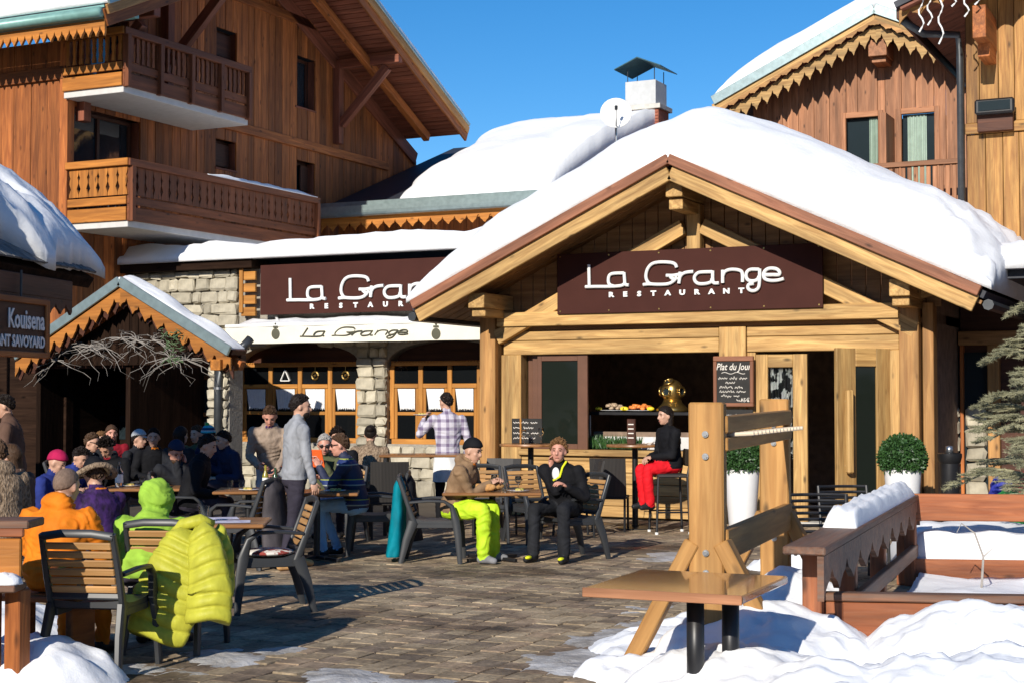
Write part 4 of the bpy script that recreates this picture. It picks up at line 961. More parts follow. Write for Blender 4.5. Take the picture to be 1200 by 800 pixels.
def MSN(s, t):
    v = ME + .06 + (MR + 2.5 - ME) * t; ul = np.interp(v, [ME, ME + 1.2, ME + 3.2, MR], ULX) + .2 * fbm(v, 2.0); u = ul + (mu1 - ul) * s
    z = mz + (min(v, MR) - ME) * MS - max(0, v - MR) * MS
    T = (.78 + .1 * fbm(u * .6, v * .6)) * (.12 + .88 * rnd_edge(v - ME, 2.6)) * (.12 + .88 * rnd_edge(u - ul, 1.5)); return (u, v, z + .1), max(.02, T - .22 * smooth01((v - MR + 1.5) / 1.5))
snowroof('roof_snow', MSN, 'snowfresh', mid_, 60, 40)
# chimney
cp = at_d(752, 125, 38.6); chim = thing('chimney', 'white rendered chimney on brick base with dark folded metal cowl', 'chimney', (cp.x, cp.y, cp.z - .6))
c0, c1 = at_v(733, 110, cp.y).x, at_v(773, 110, cp.y).x; zA, zB, zC = at_d(752, 124, 38.6).z, at_d(752, 95, 38.6).z, at_d(752, 78, 38.6).z
z = zA - 2.2
while z < zA - .12:
    x = c0 + .03
    while x < c1 - .06:
        wd_ = min(.22, c1 - .03 - x); 
        if wd_ > .05: box('brick', x, x + wd_ - .015, cp.y, cp.y + .12, z, z + .068, 'brick', chim, b=.004)
        x += .22
    z += .08
box('stack', c0 + .035, c1 - .035, cp.y + .02, cp.y + .75, zA - 2.2, zA - .1, 'brick', chim)
box('coping', c0 - .05, c1 + .03, cp.y - .06, cp.y + .85, zA - .1, zA + .02, 'concrete', chim)
box('flue_block', c0, c1 - .1, cp.y - .02, cp.y + .78, zA + .02, zB, 'chimwhite', chim)
for (a, c) in ((c0 + .05, cp.y + .03), (c1 - .15, cp.y + .03), (c0 + .05, cp.y + .7), (c1 - .15, cp.y + .7)):
    mb = MB(); mb.tube([(a, c, zB), (a, c, zC - .05)], .012, 6); mb.build('cowl_rod', 'pipe', chim)
mb = MB(); cxm = (c0 + c1) / 2 - .05
for s in (-1, 1):
    mb.bar((cxm + .0, cp.y + .36, zC + .17), (cxm + s * .62, cp.y + .36, zC - .06), 1.25, .02, up=(0, 0, 1)) if False else mb.loft([[(cxm, cp.y - .25, zC + .2), (cxm + s * .62, cp.y - .25, zC - .06 ), (cxm + s * .62, cp.y - .25, zC - .085), (cxm, cp.y - .25, zC + .17)], [(cxm, cp.y + 1.0, zC + .2), (cxm + s * .62, cp.y + 1.0, zC - .06), (cxm + s * .62, cp.y + 1.0, zC - .085), (cxm, cp.y + 1.0, zC + .17)]])
mb.build('cowl', 'tealmetal', chim)
# satellite dish
dpos = at_d(722, 133, 32.0); dish = thing('satellite_dish', 'round white satellite dish on the snowy roof beside the chimney', 'satellite dish', dpos)
mb = MB(); f = Vector((sin(TH) * .95, -cos(TH), .35)).normalized(); f = Vector((.35, -.85, .30)).normalized(); sx = Vector((0, 0, 1)).cross(f).normalized(); sy = f.cross(sx); rings = []
for i in range(7):
    r_ = .33 * i / 6 + .004; rings.append([dpos + f * (.25 * r_ * r_ / .33 * 1.0 - .06) + sx * r_ * cos(2 * pi * k / 24) + sy * r_ * 1.05 * sin(2 * pi * k / 24) for k in range(24)])
for i in range(6, -1, -1):
    r_ = .33 * i / 6 + .003; rings.append([dpos + f * (.25 * r_ * r_ / .33 - .075) + sx * r_ * cos(2 * pi * k / 24) + sy * r_ * 1.05 * sin(2 * pi * k / 24) for k in range(24)])
mb.loft(rings); mb.build('reflector', 'white', dish, smooth=True)
mb = MB(); mb.tube([dpos - sy * .3, dpos - sy * .33 + f * .2, dpos - sy * .05 + f * .32], .014, 6); mb.build('feed_arm', 'pipe', dish)
mb = MB(); mb.tube([dpos - sy * .08 + f * .3, dpos - sy * .02 + f * .36], .035, 8); mb.build('receiver', 'pipe', dish)
mb = MB(); mb.tube([dpos - f * .07, dpos - f * .18 + Vector((0, 0, -.1)), dpos - f * .18 + Vector((0, 0, -1.5))], .025, 8); mb.build('mast', 'steel', dish)

# ---------------------------------------------------------------- gabled chalet behind on the right
VP = 38.0; VPB = 36.9; pa = at_v(1025, 14, VPB); pl = at_v(836, 122, VPB); PSL = (pa.z - pl.z) / (pa.x - pl.x); pr = pa.x + (pa.x - pl.x)
rc_ = thing('gabled_chalet', 'gabled timber chalet with pinkish planks, fretwork barge boards and curtained balcony windows', 'building', (pa.x, VP, 0))
def pz(u): return pa.z - abs(u - pa.x) * PSL
wn = []
for (a, c, t_, b_) in ((992, 1029, 138, 195), (1057, 1095, 133, 195)):
    A, B = at_v(a, 160, VP), at_v(c, 160, VP); wn.append((A.x, B.x, at_v((a + c) / 2, b_, VP).z - .6, at_v((a + c) / 2, t_, VP).z))
plank_wall(rc_, 'u', pl.x + .7, pr - .7, lambda u: 4.5, lambda u: pz(u) - .2, VP, .36, 'pink', wn)
box('wall_core', pl.x + .9, pr - .9, VP + .3, VP + .5, 0, pa.z - 2.4, 'redwood', rc_)
for i, (a, c, z0, z1) in enumerate(wn):
    w = box('window', a - .14, a - .01, VP - .05, VP + .1, z0, z1 + .14, 'pink', rc_)
    box('jamb', c + .01, c + .14, VP - .05, VP + .1, z0, z1 + .14, 'pink', w); box('head', a - .01, c + .01, VP - .05, VP + .1, z1, z1 + .14, 'pink', w)
    box('pane', a, c, VP + .12, VP + .13, z0, z1, 'glass', w, b=.001)
    mb = MB(); rings = []; xa, xb = (a + .55, c - .03) if i == 0 else (a + .12, a + .58)
    for k in range(21):
        u = xa + (xb - xa) * k / 20; y = VP + .09 + .02 * sin(k * 1.7); rings.append([(u, y, z1 - .02), (u, y, z0), (u, y + .005, z0), (u, y + .005, z1 - .02)])
    mb.loft(rings); mb.build('curtain', 'curtaingreen', w)
q = at_v(1045, 165, VP).x; box('divider', q - .08, q + .08, VP - 1.0, VP - .03, wn[0][2], wn[0][3] - .1, 'pink', rc_)
# balcony rail
zr_ = at_v(1110, 190, VP - 1.2).z; b0, b1 = at_v(1010, 190, VP - 1.2).x, at_v(1131, 190, VP - 1.2).x
bb = box('balcony', b0, b1, VP - 1.25, VP, zr_ - 1.25, zr_ - 1.1, 'pink', rc_); box('handrail', b0, b1, VP - 1.3, VP - 1.15, zr_ - .06, zr_ + .06, 'pink', bb)
for k in range(16): 
    x = b0 + .1 + (b1 - b0 - .2) * k / 15; box('baluster', x - .05, x + .05, VP - 1.24, VP - 1.2, zr_ - 1.1, zr_ - .06, 'pink', bb)
for s, e in ((-1, pl.x), (1, pr)):
    nrm = Vector((s * PSL, 0, 1)).normalized()
    mb = MB(); mb.bar((pa.x, VPB + 5, pa.z + .05), (e, VPB + 5, pz(e) + .05), 10, .14, up=nrm); mb.build('roof_slab', 'chaletred', rc_)
    beam('zinc_edge', (pa.x, VPB - .06, pa.z + .07), (e, VPB - .06, pz(e) + .07), .06, .24, 'zinc', rc_, up=nrm)
    beam('barge_board', (pa.x, VPB - .0, pa.z - .12), (e, VPB - .0, pz(e) - .12), .05, .22, 'porch', rc_, up=nrm)
    scallop('fret_board', (pa.x, VPB - .05, pa.z - .2), (e, VPB - .05, pz(e) - .2), .14, .03, 'porchmid', rc_, (0, 0, -1), (0, 1, 0), .3)
    scallop('fret_board', (pa.x, VPB + .12, pa.z - .30), (e, VPB + .12, pz(e) - .30), .44, .04, 'porch', rc_, (0, 0, -1), (0, 1, 0), .3)
    def RSN(a, t, s=s, e=e):
        u = pa.x + (e - pa.x) * a; v = VPB + 9 * t; return (u, v, pz(u) + .13), max(.02, (.85 + .05 * fbm(u, v)) * (.12 + .88 * rnd_edge(v - VPB + .05, 1.9)) * (.3 + .7 * rnd_edge(abs(e - u), 1.2)))
    snowroof('roof_snow', RSN, 'snowfresh', rc_, 30, 26)
box('ridge_purlin', pa.x - .22, pa.x + .22, VPB + .25, VP, pa.z - 1.02, pa.z - .62, 'pink', rc_); box('ridge_purlin', pa.x - .17, pa.x + .17, VPB + .4, VP, pa.z - 1.15, pa.z - 1.02, 'pink', rc_)

# ---------------------------------------------------------------- golden chalet at the right edge
VO = 25.0; ol = at_v(1133, 150, VO).x
gc = thing('golden_chalet', 'golden plank chalet wall with lamp, downpipe and hanging light strings', 'building', (ol + 1, VO, 0))
zb1 = at_v(1165, 150, VO).z
plank_wall(gc, 'u', ol, ol + 4.5, lambda u: 2.6, lambda u: zb1 - .09, VO, .25, 'gold'); plank_wall(gc, 'u', ol, ol + 4.5, lambda u: zb1 + .09, lambda u: 9.0, VO - .01, .25, 'gold')
for k in range(14): box('side_plank', ol - .03, ol + .03, VO + .1 + k * .3, VO + .39 + k * .3, 2.6, 9, 'redwood', gc)
box('band_board', ol - .02, ol + 4.5, VO - .07, VO - .02, zb1 - .085, zb1 + .085, 'gold', gc); box('wall_core', ol + .1, ol + 4.5, VO + .1, VO + .3, 0, 9, 'redwood', gc)
# roof corner: eave soffit above with curved purlin end
zs_ = at_v(1120, 8, VO - 1.1).z
mb = MB()
for k in range(14): mb.bar((ol - .75, VO - 1.15 + k * .45, zs_ + .0), (ol + 4.5, VO - 1.15 + k * .45, zs_ + 2.0), .43, .04)
mb.build('soffit_boards', 'chaletred', gc)
mb = MB(); mb.bar((ol - .85, VO + 1.9, zs_ + .08), (ol + 4.5, VO + 1.9, zs_ + 2.1), 6.4, .1); mb.build('roof_slab', 'roofdark', gc)
scallop('fret_board', (ol - .8, VO - 1.2, zs_ + .04), (ol + 4.5, VO - 1.2, zs_ + 2.04), .26, .04, 'gold', gc, (0, 0, -1), (0, 1, 0), .34)
beam('eave_board', (ol - .82, VO - 1.2, zs_ - .02), (ol - .82, VO + 5, zs_ - .02), .05, .2, 'redwood', gc)
q = at_v(1155, 50, VO - .5); beam('purlin', (q.x, VO - 1.1, q.z + .2), (q.x, VO, q.z + .2), .2, .5, 'chalet', gc); beam('purlin', (q.x, VO - .7, q.z - .15), (q.x, VO, q.z - .15), .18, .22, 'chalet', gc)
pz0 = at_v(1128, 52, VO - .12); mb = MB(); mb.tube([(ol - .8, VO - 1.0, zs_ - .1), (ol - .55, VO - .6, zs_ - .25), (ol - .1, VO - .15, pz0.z + .15), (ol - .07, VO - .12, pz0.z - .2), (ol - .07, VO - .12, 3.0)], .06, 12); mb.build('downpipe', 'pipe', gc, smooth=True)
lp = at_v(1166, 126, VO - .25); fl = thing('floodlight', 'dark rectangular floodlight on the golden plank wall', 'lamp', lp)
mb = MB(); mb.box((lp.x - .30, VO - .34, lp.z - .11), (lp.x + .30, VO - .2, lp.z + .13), .03); mb.build('housing', 'black', fl); box('lens', lp.x - .24, lp.x + .24, VO - .352, VO - .342, lp.z - .06, lp.z + .09, 'glass', fl, b=.002); box('bracket', lp.x - .28, lp.x + .26, VO - .2, VO - .03, lp.z - .36, lp.z - .08, 'redwood', fl)
ls = thing('light_strings', 'white icicle light strings hanging from the chalet eave', 'lights', (ol - .4, VO - 1.2, zs_))
random.seed(3)
for px, py1 in ((1078, 38), (1088, 30), (1101, 52), (1116, 8), (1131, 20), (1143, 6)):
    mb = MB(); pt = []
    for i in range(14):
        t = i / 13; p = at_v(px + 3 * sin(i * 1.3) + 2 * t, -30 + (py1 + 30) * t, VO - 1.28); pt.append(p)
    mb.tube(pt, .014, 6); mb.build('light_string', 'white', ls)
# ---------------------------------------------------------------- set-back glazed wall right of the porch
VX = 23.0; x0 = FR + .02
sb = thing('side_wing', 'shaded glazed wall set back to the right of the porch', 'building', (x0 + 2, VX, 0))
box('wall', x0, x0 + 7, VX + .1, VX + .4, 0, 3.3, 'redwood', sb)
for (p0, p1, mt) in ((1097, 1101, 'chalet'), (1126, 1130, 'chalet'), (1158, 1172, 'porchmid')):
    a, c = at_v(p0, 480, VX).x, at_v(p1, 480, VX).x; box('post', a, c, VX - .06, VX + .09, 0, 2.5, mt, sb)
for (p0, p1) in ((1101, 1126), (1130, 1158)):
    a, c = at_v(p0, 480, VX).x, at_v(p1, 480, VX).x; box('pane', a, c, VX + .03, VX + .04, .1, 2.4, 'glass', sb, b=.001)
    stones(sb, a + .02, c - .02, .05, 1.62, VX + .0, .32)  # stones over the panes stand in for stonework reflected in the glass
box('head_beam', x0, x0 + 7, VX - .08, VX + .09, 2.5, 2.7, 'porchdark', sb)
mb = MB(); mb.box((x0, VX - 2.0, 3.3), (x0 + 7, VX + 2, 3.42)); mb.build('flat_roof', 'roofdark', sb)
def XS(s, t):
    u = x0 + .5 + 6 * s; v = VX - 2.2 + 4.2 * t; return (u, v, 3.43), max(.04, (.35 + .16 * fbm(u * 1.3, v * 1.3, 7, 5) + .07 * fbm(u * 4, v * 4)) * (.3 + .7 * rnd_edge(v - VX + 2.25, .5)))
snowroof('roof_snow', XS, 'snow', sb, 50, 36)
# ================================================================ furniture and small things
def xd(px, py=None, D=None, z=0.0):
    return at_z(px, py, z) if D is None else at_d(px, 465, D)
def cam_dir(deg): """heading (world angle) for a direction given in the viewer's frame: 0 = away, 90 = right"""; return pi / 2 + TH - radians(deg)
random.seed(21)
PROTO = {}
def make_armchair():
    r = thing('armchair', 'x', 'chair'); s = 1
    mb = MB(); rings = []
    for i in range(9):                                   # dished seat shell
        x = -.22 + .46 * i / 8; zc = .43 + .02 * ((i - 4) / 4) ** 2 + (.0 if i > 1 else .01)
        rings.append([(x, y, zc + .012 * (abs(y) / .23) ** 2) for y in (-.235, -.12, 0, .12, .235)] + [(x, y, zc - .035) for y in (.235, .12, 0, -.12, -.235)])
    mb.loft(rings); mb.box((-.2, -.24, .37), (.22, -.20, .42)); mb.box((-.2, .20, .37), (.22, .24, .42)); mb.build('seat', 'plastic', r)
    for sy in (-1, 1):
        mb = MB(); mb.sweep([(.29, sy * .285, 0), (.265, sy * .275, .3), (.24, sy * .262, .45), (.20, sy * .27, .60), (.12, sy * .275, .655), (-.05, sy * .275, .66), (-.25, sy * .245, .64)], [.04, .045, .05, .05, .055, .055, .05], [.05, .075, .085, .05, .03, .028, .028], (0, 1, 0)); mb.build('front_leg_and_arm', 'plastic', r, auto=40)
        mb = MB(); mb.sweep([(-.34, sy * .26, 0), (-.28, sy * .245, .25), (-.21, sy * .235, .44)], [.04, .045, .05], [.05, .08, .10], (0, 1, 0)); mb.build('leg', 'plastic', r, auto=40)
        mb = MB(); mb.sweep([(-.20, sy * .235, .42), (-.27, sy * .238, .62), (-.37, sy * .232, .90)], [.035, .04, .035], [.06, .045, .04], (0, 1, 0)); mb.build('back_post', 'plastic', r, auto=40)
    mb = MB(); mb.sweep([(-.37, -.232, .885), (-.385, -.1, .905), (-.385, .1, .905), (-.37, .232, .885)], .05, .03, (.3, 0, 1)); mb.build('top_rail', 'plastic', r, auto=40)
    mb = MB(); mb.sweep([(-.225, -.232, .50), (-.225, .232, .50)], .045, .03, (.3, 0, 1)); mb.build('lower_rail', 'plastic', r)
    for k in range(6):
        z = .545 + k * .056; x = -.24 - (z - .5) * .36; beam('slat', (x + .005, -.215, z), (x + .005, .215, z), .018, .046, 'slat', r, up=(-.36, 0, 1), b=.006)
    return r
def make_wicker():
    r = thing('wicker_chair', 'x', 'chair')
    mb = MB(); mb.box((-.22, -.23, .42), (.23, .23, .46), .02); mb.build('seat', 'wicker', r)
    mb = MB(); rings = []
    for i in range(8):
        t = i / 7; z = .46 + .50 * t; x = -.21 - .12 * t; rings.append([(x, -.235, z), (x - .025, -.12, z), (x - .025, .12, z), (x, .235, z), (x - .03, .235, z), (x - .05, .1, z), (x - .05, -.1, z), (x - .03, -.235, z)])
    mb.loft(rings); mb.build('backrest', 'wicker', r)
    for sx in (-.20, .20):
        for sy in (-.21, .21): mb = MB(); mb.tube([(sx * 1.12, sy, 0), (sx, sy, .42)], .016, 8); mb.build('leg', 'black', r)
    return r
def make_ribbed():
    r = thing('ribbed_chair', 'x', 'chair')
    mb = MB(); mb.box((-.22, -.25, .42), (.23, .25, .45), .012); mb.build('seat', 'black', r)
    for sx in (-.22, .22):
        for sy in (-.25, .25): mb = MB(); mb.tube([(sx * 1.1, sy, 0), (sx, sy, .44)] + ([(-.30, sy, .88)] if sx < 0 else []), .017, 8); mb.build('leg', 'black', r)
    for k in range(7):
        z = .54 + k * .055; x = -.24 - (z - .5) * .16; mb = MB(); mb.tube([(x, -.25, z), (x - .05, -.13, z), (x - .065, 0, z), (x - .05, .13, z), (x, .25, z)], .016, 6); mb.build('rib', 'black', r)
    return r
def make_stool():
    r = thing('bar_stool', 'x', 'stool')
    mb = MB(); mb.box((-.19, -.2, .72), (.2, .2, .77), .02); mb.build('seat', 'wicker', r)
    for sx in (-.19, .19):
        for sy in (-.19, .19):
            mb = MB(); mb.tube([(sx * 1.15, sy * 1.1, 0), (sx, sy, .73)] + ([(-.26, sy, 1.08)] if sx < 0 else []), .017, 8); mb.build('leg', 'black', r)
            mb = MB(); mb.tube([(sx * 1.15, sy * 1.1, 0), (sx * 1.15, sy * 1.1, .03)], .022, 8); mb.build('foot_cap', 'white', r)
    mb = MB(); mb.box((-.275, -.19, .86), (-.225, .19, 1.08), .015); mb.build('backrest', 'wicker', r)
    for sy in (-.2, .2): mb = MB(); mb.tube([(-.21, sy, .28), (.21, sy, .28)], .012, 6); mb.build('foot_rail', 'black', r)
    return r
mw, nt, nd, lk, b = newmat('wicker_weave'); M['wicker'] = mw
tc = nd.new('ShaderNodeTexCoord'); wv = nd.new('ShaderNodeTexWave'); wv.inputs['Scale'].default_value = 18; wv.bands_direction = 'Y'; lk.new(tc.outputs['Object'], wv.inputs['Vector'])
r = ramp(nd, [(.2, (.014, .012, .011)), (.8, (.045, .040, .036))]); lk.new(wv.outputs[0], r.inputs[0]); lk.new(r.outputs[0], b.inputs['Base Color']); b.inputs['Roughness'].default_value = .6
mk, nt, nd, lk, b = newmat('cushion_print'); M['cushion'] = mk
tc = nd.new('ShaderNodeTexCoord'); n = nd.new('ShaderNodeTexNoise'); n.inputs['Scale'].default_value = 14; n.inputs['Detail'].default_value = 2; lk.new(tc.outputs['Object'], n.inputs['Vector'])
r = ramp(nd, [(.56, (.72, .68, .62)), (.6, (.30, .05, .04))]); lk.new(n.outputs[0], r.inputs[0]); lk.new(r.outputs[0], b.inputs['Base Color']); b.inputs['Roughness'].default_value = .95
MAKE = {'arm': make_armchair, 'wicker': make_wicker, 'ribbed': make_ribbed, 'stool': make_stool}
GRP = {'arm': 'slat backed armchairs on the terrace', 'wicker': 'dark wicker chairs by the restaurant wall', 'ribbed': 'ribbed black chairs', 'stool': 'bar stools'}
def seat(kind, pos, deg, label, group=True):
    """deg: direction the sitter faces in the viewer's frame (0 away, 90 right, 180 towards the viewer)"""
    Mx = Matrix.Translation((pos.x, pos.y, 0)) @ Matrix.Rotation(cam_dir(deg), 4, 'Z')
    if kind not in PROTO:
        p = PROTO[kind] = MAKE[kind](); o = p; W0 = W[p]
        # move the prototype itself to the first place
        def mv(q, Mq):
            W[q] = Mq @ W[q]
            for c in KIDS.get(q, []): mv(c, Mq)
        mv(p, Mx @ W0.inverted()); p.matrix_basis = Mx; p['label'] = label
    else: o = dup(PROTO[kind], Mx, None, label)
    o['group'] = GRP[kind]; return o
def at_cam(px, D): p = at_d(px, 465, D); return Vector((p.x, p.y, 0))

def table(pos, sx, sy, h, deg, label, mat='table', name='cafe_table', ped=True, group='terrace tables', legs=0):
    Mx = Matrix.Translation((pos.x, pos.y, 0)) @ Matrix.Rotation(cam_dir(deg), 4, 'Z'); r = thing(name, label, 'table', pos, cam_dir(deg), group)
    def put(mb, nm, mt, auto=None):
        mb.V = [tuple(Mx @ Vector(v)) for v in mb.V]; return mb.build(nm, mt, r, auto=auto)
    R = Mx.to_3x3(); n = 4
    for k in range(n):
        y = -sy / 2 + sy / n * (k + .5); beam('top_board', Mx @ Vector((-sx / 2, y, h - .016)), Mx @ Vector((sx / 2, y, h - .016)), sy / n - .002, .032, mat, r)
    if ped:
        mb = MB(); mb.lathe([(.035, .03), (.035, h - .05)], 12); put(mb, 'pedestal', 'black', 40)
        mb = MB(); mb.box((-.18, -.18, h - .05), (.18, .18, h - .034)); put(mb, 'mounting_plate', 'black')
        for a in range(4):
            d = Vector((cos(a * pi / 2 + pi / 4), sin(a * pi / 2 + pi / 4), 0)); mb = MB(); mb.bar(d * .02 + Vector((0, 0, .035)), d * .36 + Vector((0, 0, .022)), .05, .03); put(mb, 'foot', 'black')
    else:
        for a in (-1, 1):
            for c in (-1, 1): mb = MB(); mb.box((a * sx * .44 - .025, c * sy * .42 - .025, 0), (a * sx * .44 + .025, c * sy * .42 + .025, h - .032)); put(mb, 'leg', 'black')
    return r
def high_table(pos, rad, h, label):
    r = thing('high_table', label, 'table', pos, 0, 'high tables by the restaurant wall'); c = (pos.x, pos.y, 0)
    mb = MB(); mb.lathe([(.01, h - .034), (rad, h - .034), (rad + .006, h - .02), (rad, h), (.01, h)], 40, c); mb.build('table_top', 'table', r, auto=35)
    mb = MB(); mb.lathe([(.04, .02), (.04, h - .035)], 14, c); mb.build('pedestal', 'black', r, auto=40)
    mb = MB(); mb.lathe([(.24, 0), (.24, .012), (.05, .035), (.05, .05)], 28, c); mb.build('foot_plate', 'black', r, auto=30)
    return r
# --- tables (distances from their legs or from a 0.74 m top)
T5 = at_cam(577, 16.62); table(T5, 1.05, .72, .74, 90, 'square cafe table with bread and glasses between lime and black skiers')
T1 = at_cam(232, 12.6); table(T1, 1.15, .75, .74, 86, 'cafe table with glass and paper place mats beside the green hoodie')
T2 = at_cam(178, 17.4); table(T2, 1.0, .75, .74, 86, 'cafe table with plates in front of the man in the dark beret')
T2b = at_cam(88, 19.2); table(T2b, 1.0, .75, .74, 86, 'cafe table in front of the man in sunglasses and black sweater')
T4 = at_cam(372, 16.6); table(T4, .9, .75, .74, 86, 'cafe table in front of the man in jeans and striped navy jacket')
T3 = at_cam(292, 16.9); table(T3, .7, .75, .74, 86, 'cafe table with bottles beside the man in grey sweater')
T6 = at_cam(505, 19.8); table(T6, 1.3, .6, 1.02, 88, 'high rectangular table beside the waiter', name='bar_table', ped=False)
HT1 = at_cam(744, 20.6); high_table(HT1, .38, 1.12, 'round high table with brown bottle board beside the woman in red trousers')
HT2 = at_cam(622, 20.9); high_table(HT2, .42, 1.12, 'round high table carrying a chalk menu and wine glasses')
# --- chairs
C1 = at_cam(120, 9.95); seat('arm', C1, 8, 'empty slat backed armchair between orange jacket and yellow puffer coat')
CG = at_cam(208, 10.8); seat('arm', CG, 6, 'armchair hung with the yellow puffer jacket')
C2 = at_cam(315, 12.75); seat('arm', C2, 252, 'empty slat backed armchair with white seat cushions, casting a long shadow')
C3 = at_cam(440, 17.3); seat('arm', C3, 268, 'armchair of the man in jeans')
C4 = at_cam(510, 16.5); seat('arm', C4, 92, 'armchair draped with teal jacket under the skier in lime trousers')
C5 = at_cam(667, 16.78); seat('arm', C5, 240, 'armchair of the curly haired skier in black')
C9 = at_cam(218, 17.1); seat('arm', C9, 84, 'armchair of the dark haired man with pale collar')
C10 = at_cam(150, 19.6); seat('arm', C10, 120, 'armchair of the head-down diner in black behind the fur hat')
C11 = at_cam(92, 20.3); seat('arm', C11, 95, 'armchair of the man in sunglasses and black sweater')
C12 = at_cam(62, 10.2)
lb = thing('low_bench', 'low wooden bench under the person in the orange jacket', 'bench', C12, cam_dir(14))
for k in range(3):
    q = Matrix.Rotation(cam_dir(14), 3, 'Z'); a = q @ Vector((-.14 + .14 * k, -.3, 0)); c = q @ Vector((-.14 + .14 * k, .3, 0)); beam('seat_board', C12 + a + Vector((0, 0, .44)), C12 + c + Vector((0, 0, .44)), .13, .035, 'chalet', lb)
for s in (-1, 1):
    a = q @ Vector((-.15, s * .22, 0)); c = q @ Vector((.15, s * .22, 0)); beam('trestle', C12 + a + Vector((0, 0, .21)), C12 + c + Vector((0, 0, .21)), .05, .42, 'chalet', lb)
C13 = at_cam(395, 18.6); seat('arm', C13, 200, 'armchair of the grey haired man')
seat('arm', at_cam(566, 18.7), 175, 'empty armchair behind the bread, between beanie and high table'); seat('arm', at_cam(628, 18.6), 150, 'empty armchair behind the curly haired skier, facing the yard')
seat('wicker', at_cam(715, 20.3), 10, 'dark wicker chair with its back to the yard, under the window sill')
seat('wicker', at_cam(672, 19.4), 262, 'dark wicker chair turned side-on behind the curly haired skier')
seat('wicker', at_cam(455, 19.2), 352, 'dark wicker chair behind the man in striped navy jacket')
seat('wicker', at_cam(580, 19.6), 200, 'dark wicker chair beside the left porch post')
seat('ribbed', at_cam(962, 13.6), 185, 'ribbed black chair behind the wooden rack, beside snow topped rail')
seat('ribbed', at_cam(1000, 14.9), 170, 'ribbed black chair nearer to the open door')
ST1 = at_cam(784, 19.9); seat('stool', ST1, 262, 'tall black bar stool under the woman in red trousers')
# cushions on the empty chair
Mx = Matrix.Translation((C2.x, C2.y, 0)) @ Matrix.Rotation(cam_dir(252), 4, 'Z')
mb = MB(); mb.sphere((.0, 0, .475), (.22, .21, .035), 18, 10); mb.V = [tuple(Mx @ Vector((v[0], v[1], max(v[2], .452)))) for v in mb.V]; tag(mb.build('seat_cushion', 'cushion', smooth=True), 'white and red printed cushion on the empty armchair', 'cushion')

# --- things on the tables
def wineglass(p, label, h=.20):
    mb = MB(); mb.lathe([(.034, 0), (.034, .004), (.005, .01), (.004, h * .45), (.02, h * .5), (.038, h * .68), (.034, h), (.032, h), (.035, h * .68), (.017, h * .52), (.001, h * .5)], 16, p); tag(mb.build('wine_glass', 'clear', smooth=True), label, 'glass', 'glasses on the tables')
def tumbler(p, label, h=.10, r=.036):
    mb = MB(); mb.lathe([(r * .75, 0), (r, h), (r * .93, h), (r * .68, .012), (.001, .012)], 16, p); tag(mb.build('tumbler', 'clear', smooth=False), label, 'glass', 'glasses on the tables')
def plate(p, label, food=None):
    t = thing('plate', label, 'plate', p, 0, 'plates of food'); mb = MB(); mb.lathe([(.06, 0), (.12, .014), (.125, .018), (.06, .007), (.001, .007)], 24, p); mb.build('dish', 'potwhite', t, smooth=True)
    if food:
        mb = MB()
        for k in range(7): a = random.uniform(0, 6.3); q = random.uniform(0, .06); mb.sphere((p[0] + q * cos(a), p[1] + q * sin(a), p[2] + .02), (random.uniform(.02, .035), random.uniform(.02, .03), .018), 8, 5)
        mb.build('food', food, t, smooth=True)
def bottle(p, label, mat, h=.26, r=.034):
    t = thing('bottle', label, 'bottle', p, 0, 'bottles on the tables'); mb = MB(); mb.lathe([(r, 0), (r, h * .6), (r * .4, h * .75), (r * .36, h), (.001, h)], 14, p); mb.build('body', mat, t, smooth=True)
    mb = MB(); mb.lathe([(r * 1.02, h * .18), (r * 1.02, h * .5)], 14, p); mb.build('paper_label', 'white', t)
M['bread'] = plain('bread_crust', (.52, .27, .09), .8, var=.5, bump=.5, ns=20); M['food'] = plain('salad_food', (.55, .36, .10), .6, c2=(.25, .30, .06), bump=.4, ns=30)
M['oil'] = plain('oil_bottle', (.28, .24, .03), .2, var=.1, bump=0); M['greenglass'] = plain('green_glass', (.03, .07, .03), .1, var=.1, bump=0)
M['paper'] = plain('paper_mat', (.66, .64, .68), .9, c2=(.40, .36, .52), bump=0, ns=14); M['orange'] = plain('orange_folder', (.85, .13, .02), .6, var=.1, bump=.02)
def on_t(T, f, l, h, deg=90):
    R = Matrix.Rotation(cam_dir(deg), 3, 'Z'); q = R @ Vector((f, l, 0)); return (T.x + q.x, T.y + q.y, h)
tumbler(on_t(T5, .13, -.2, .74), 'water tumbler on the table of the two skiers'); wineglass(on_t(T5, .02, .1, .74), 'stemmed glass behind the bread on the skiers table', .17); wineglass(on_t(T5, .28, .2, .74), 'small stemmed glass beside the curly haired skier', .15)
mb = MB()
for k, (f, l, a) in enumerate(((-.16, -.12, .3), (-.05, -.16, -.2), (.02, -.05, .6))):
    p = on_t(T5, f, l, .74 + .045); d = Vector((cos(a), sin(a), .12)) * .11; mb.tube([Vector(p) - d, Vector(p) - d * .6, Vector(p), Vector(p) + d * .6, Vector(p) + d], [.012, .036, .044, .036, .012], 10)
tag(mb.build('bread_rolls', 'bread', smooth=True), 'torn bread rolls heaped on the skiers table', 'bread')
plate(on_t(T5, .28, -.12, .74), 'white plate with food in front of the curly haired skier', 'food'); plate(on_t(T5, -.38, -.1, .74), 'white plate in front of the skier in the black beanie', 'food')
tumbler(on_t(T1, .08, -.12, .742), 'clear tumbler on the paper mats', .13, .045)
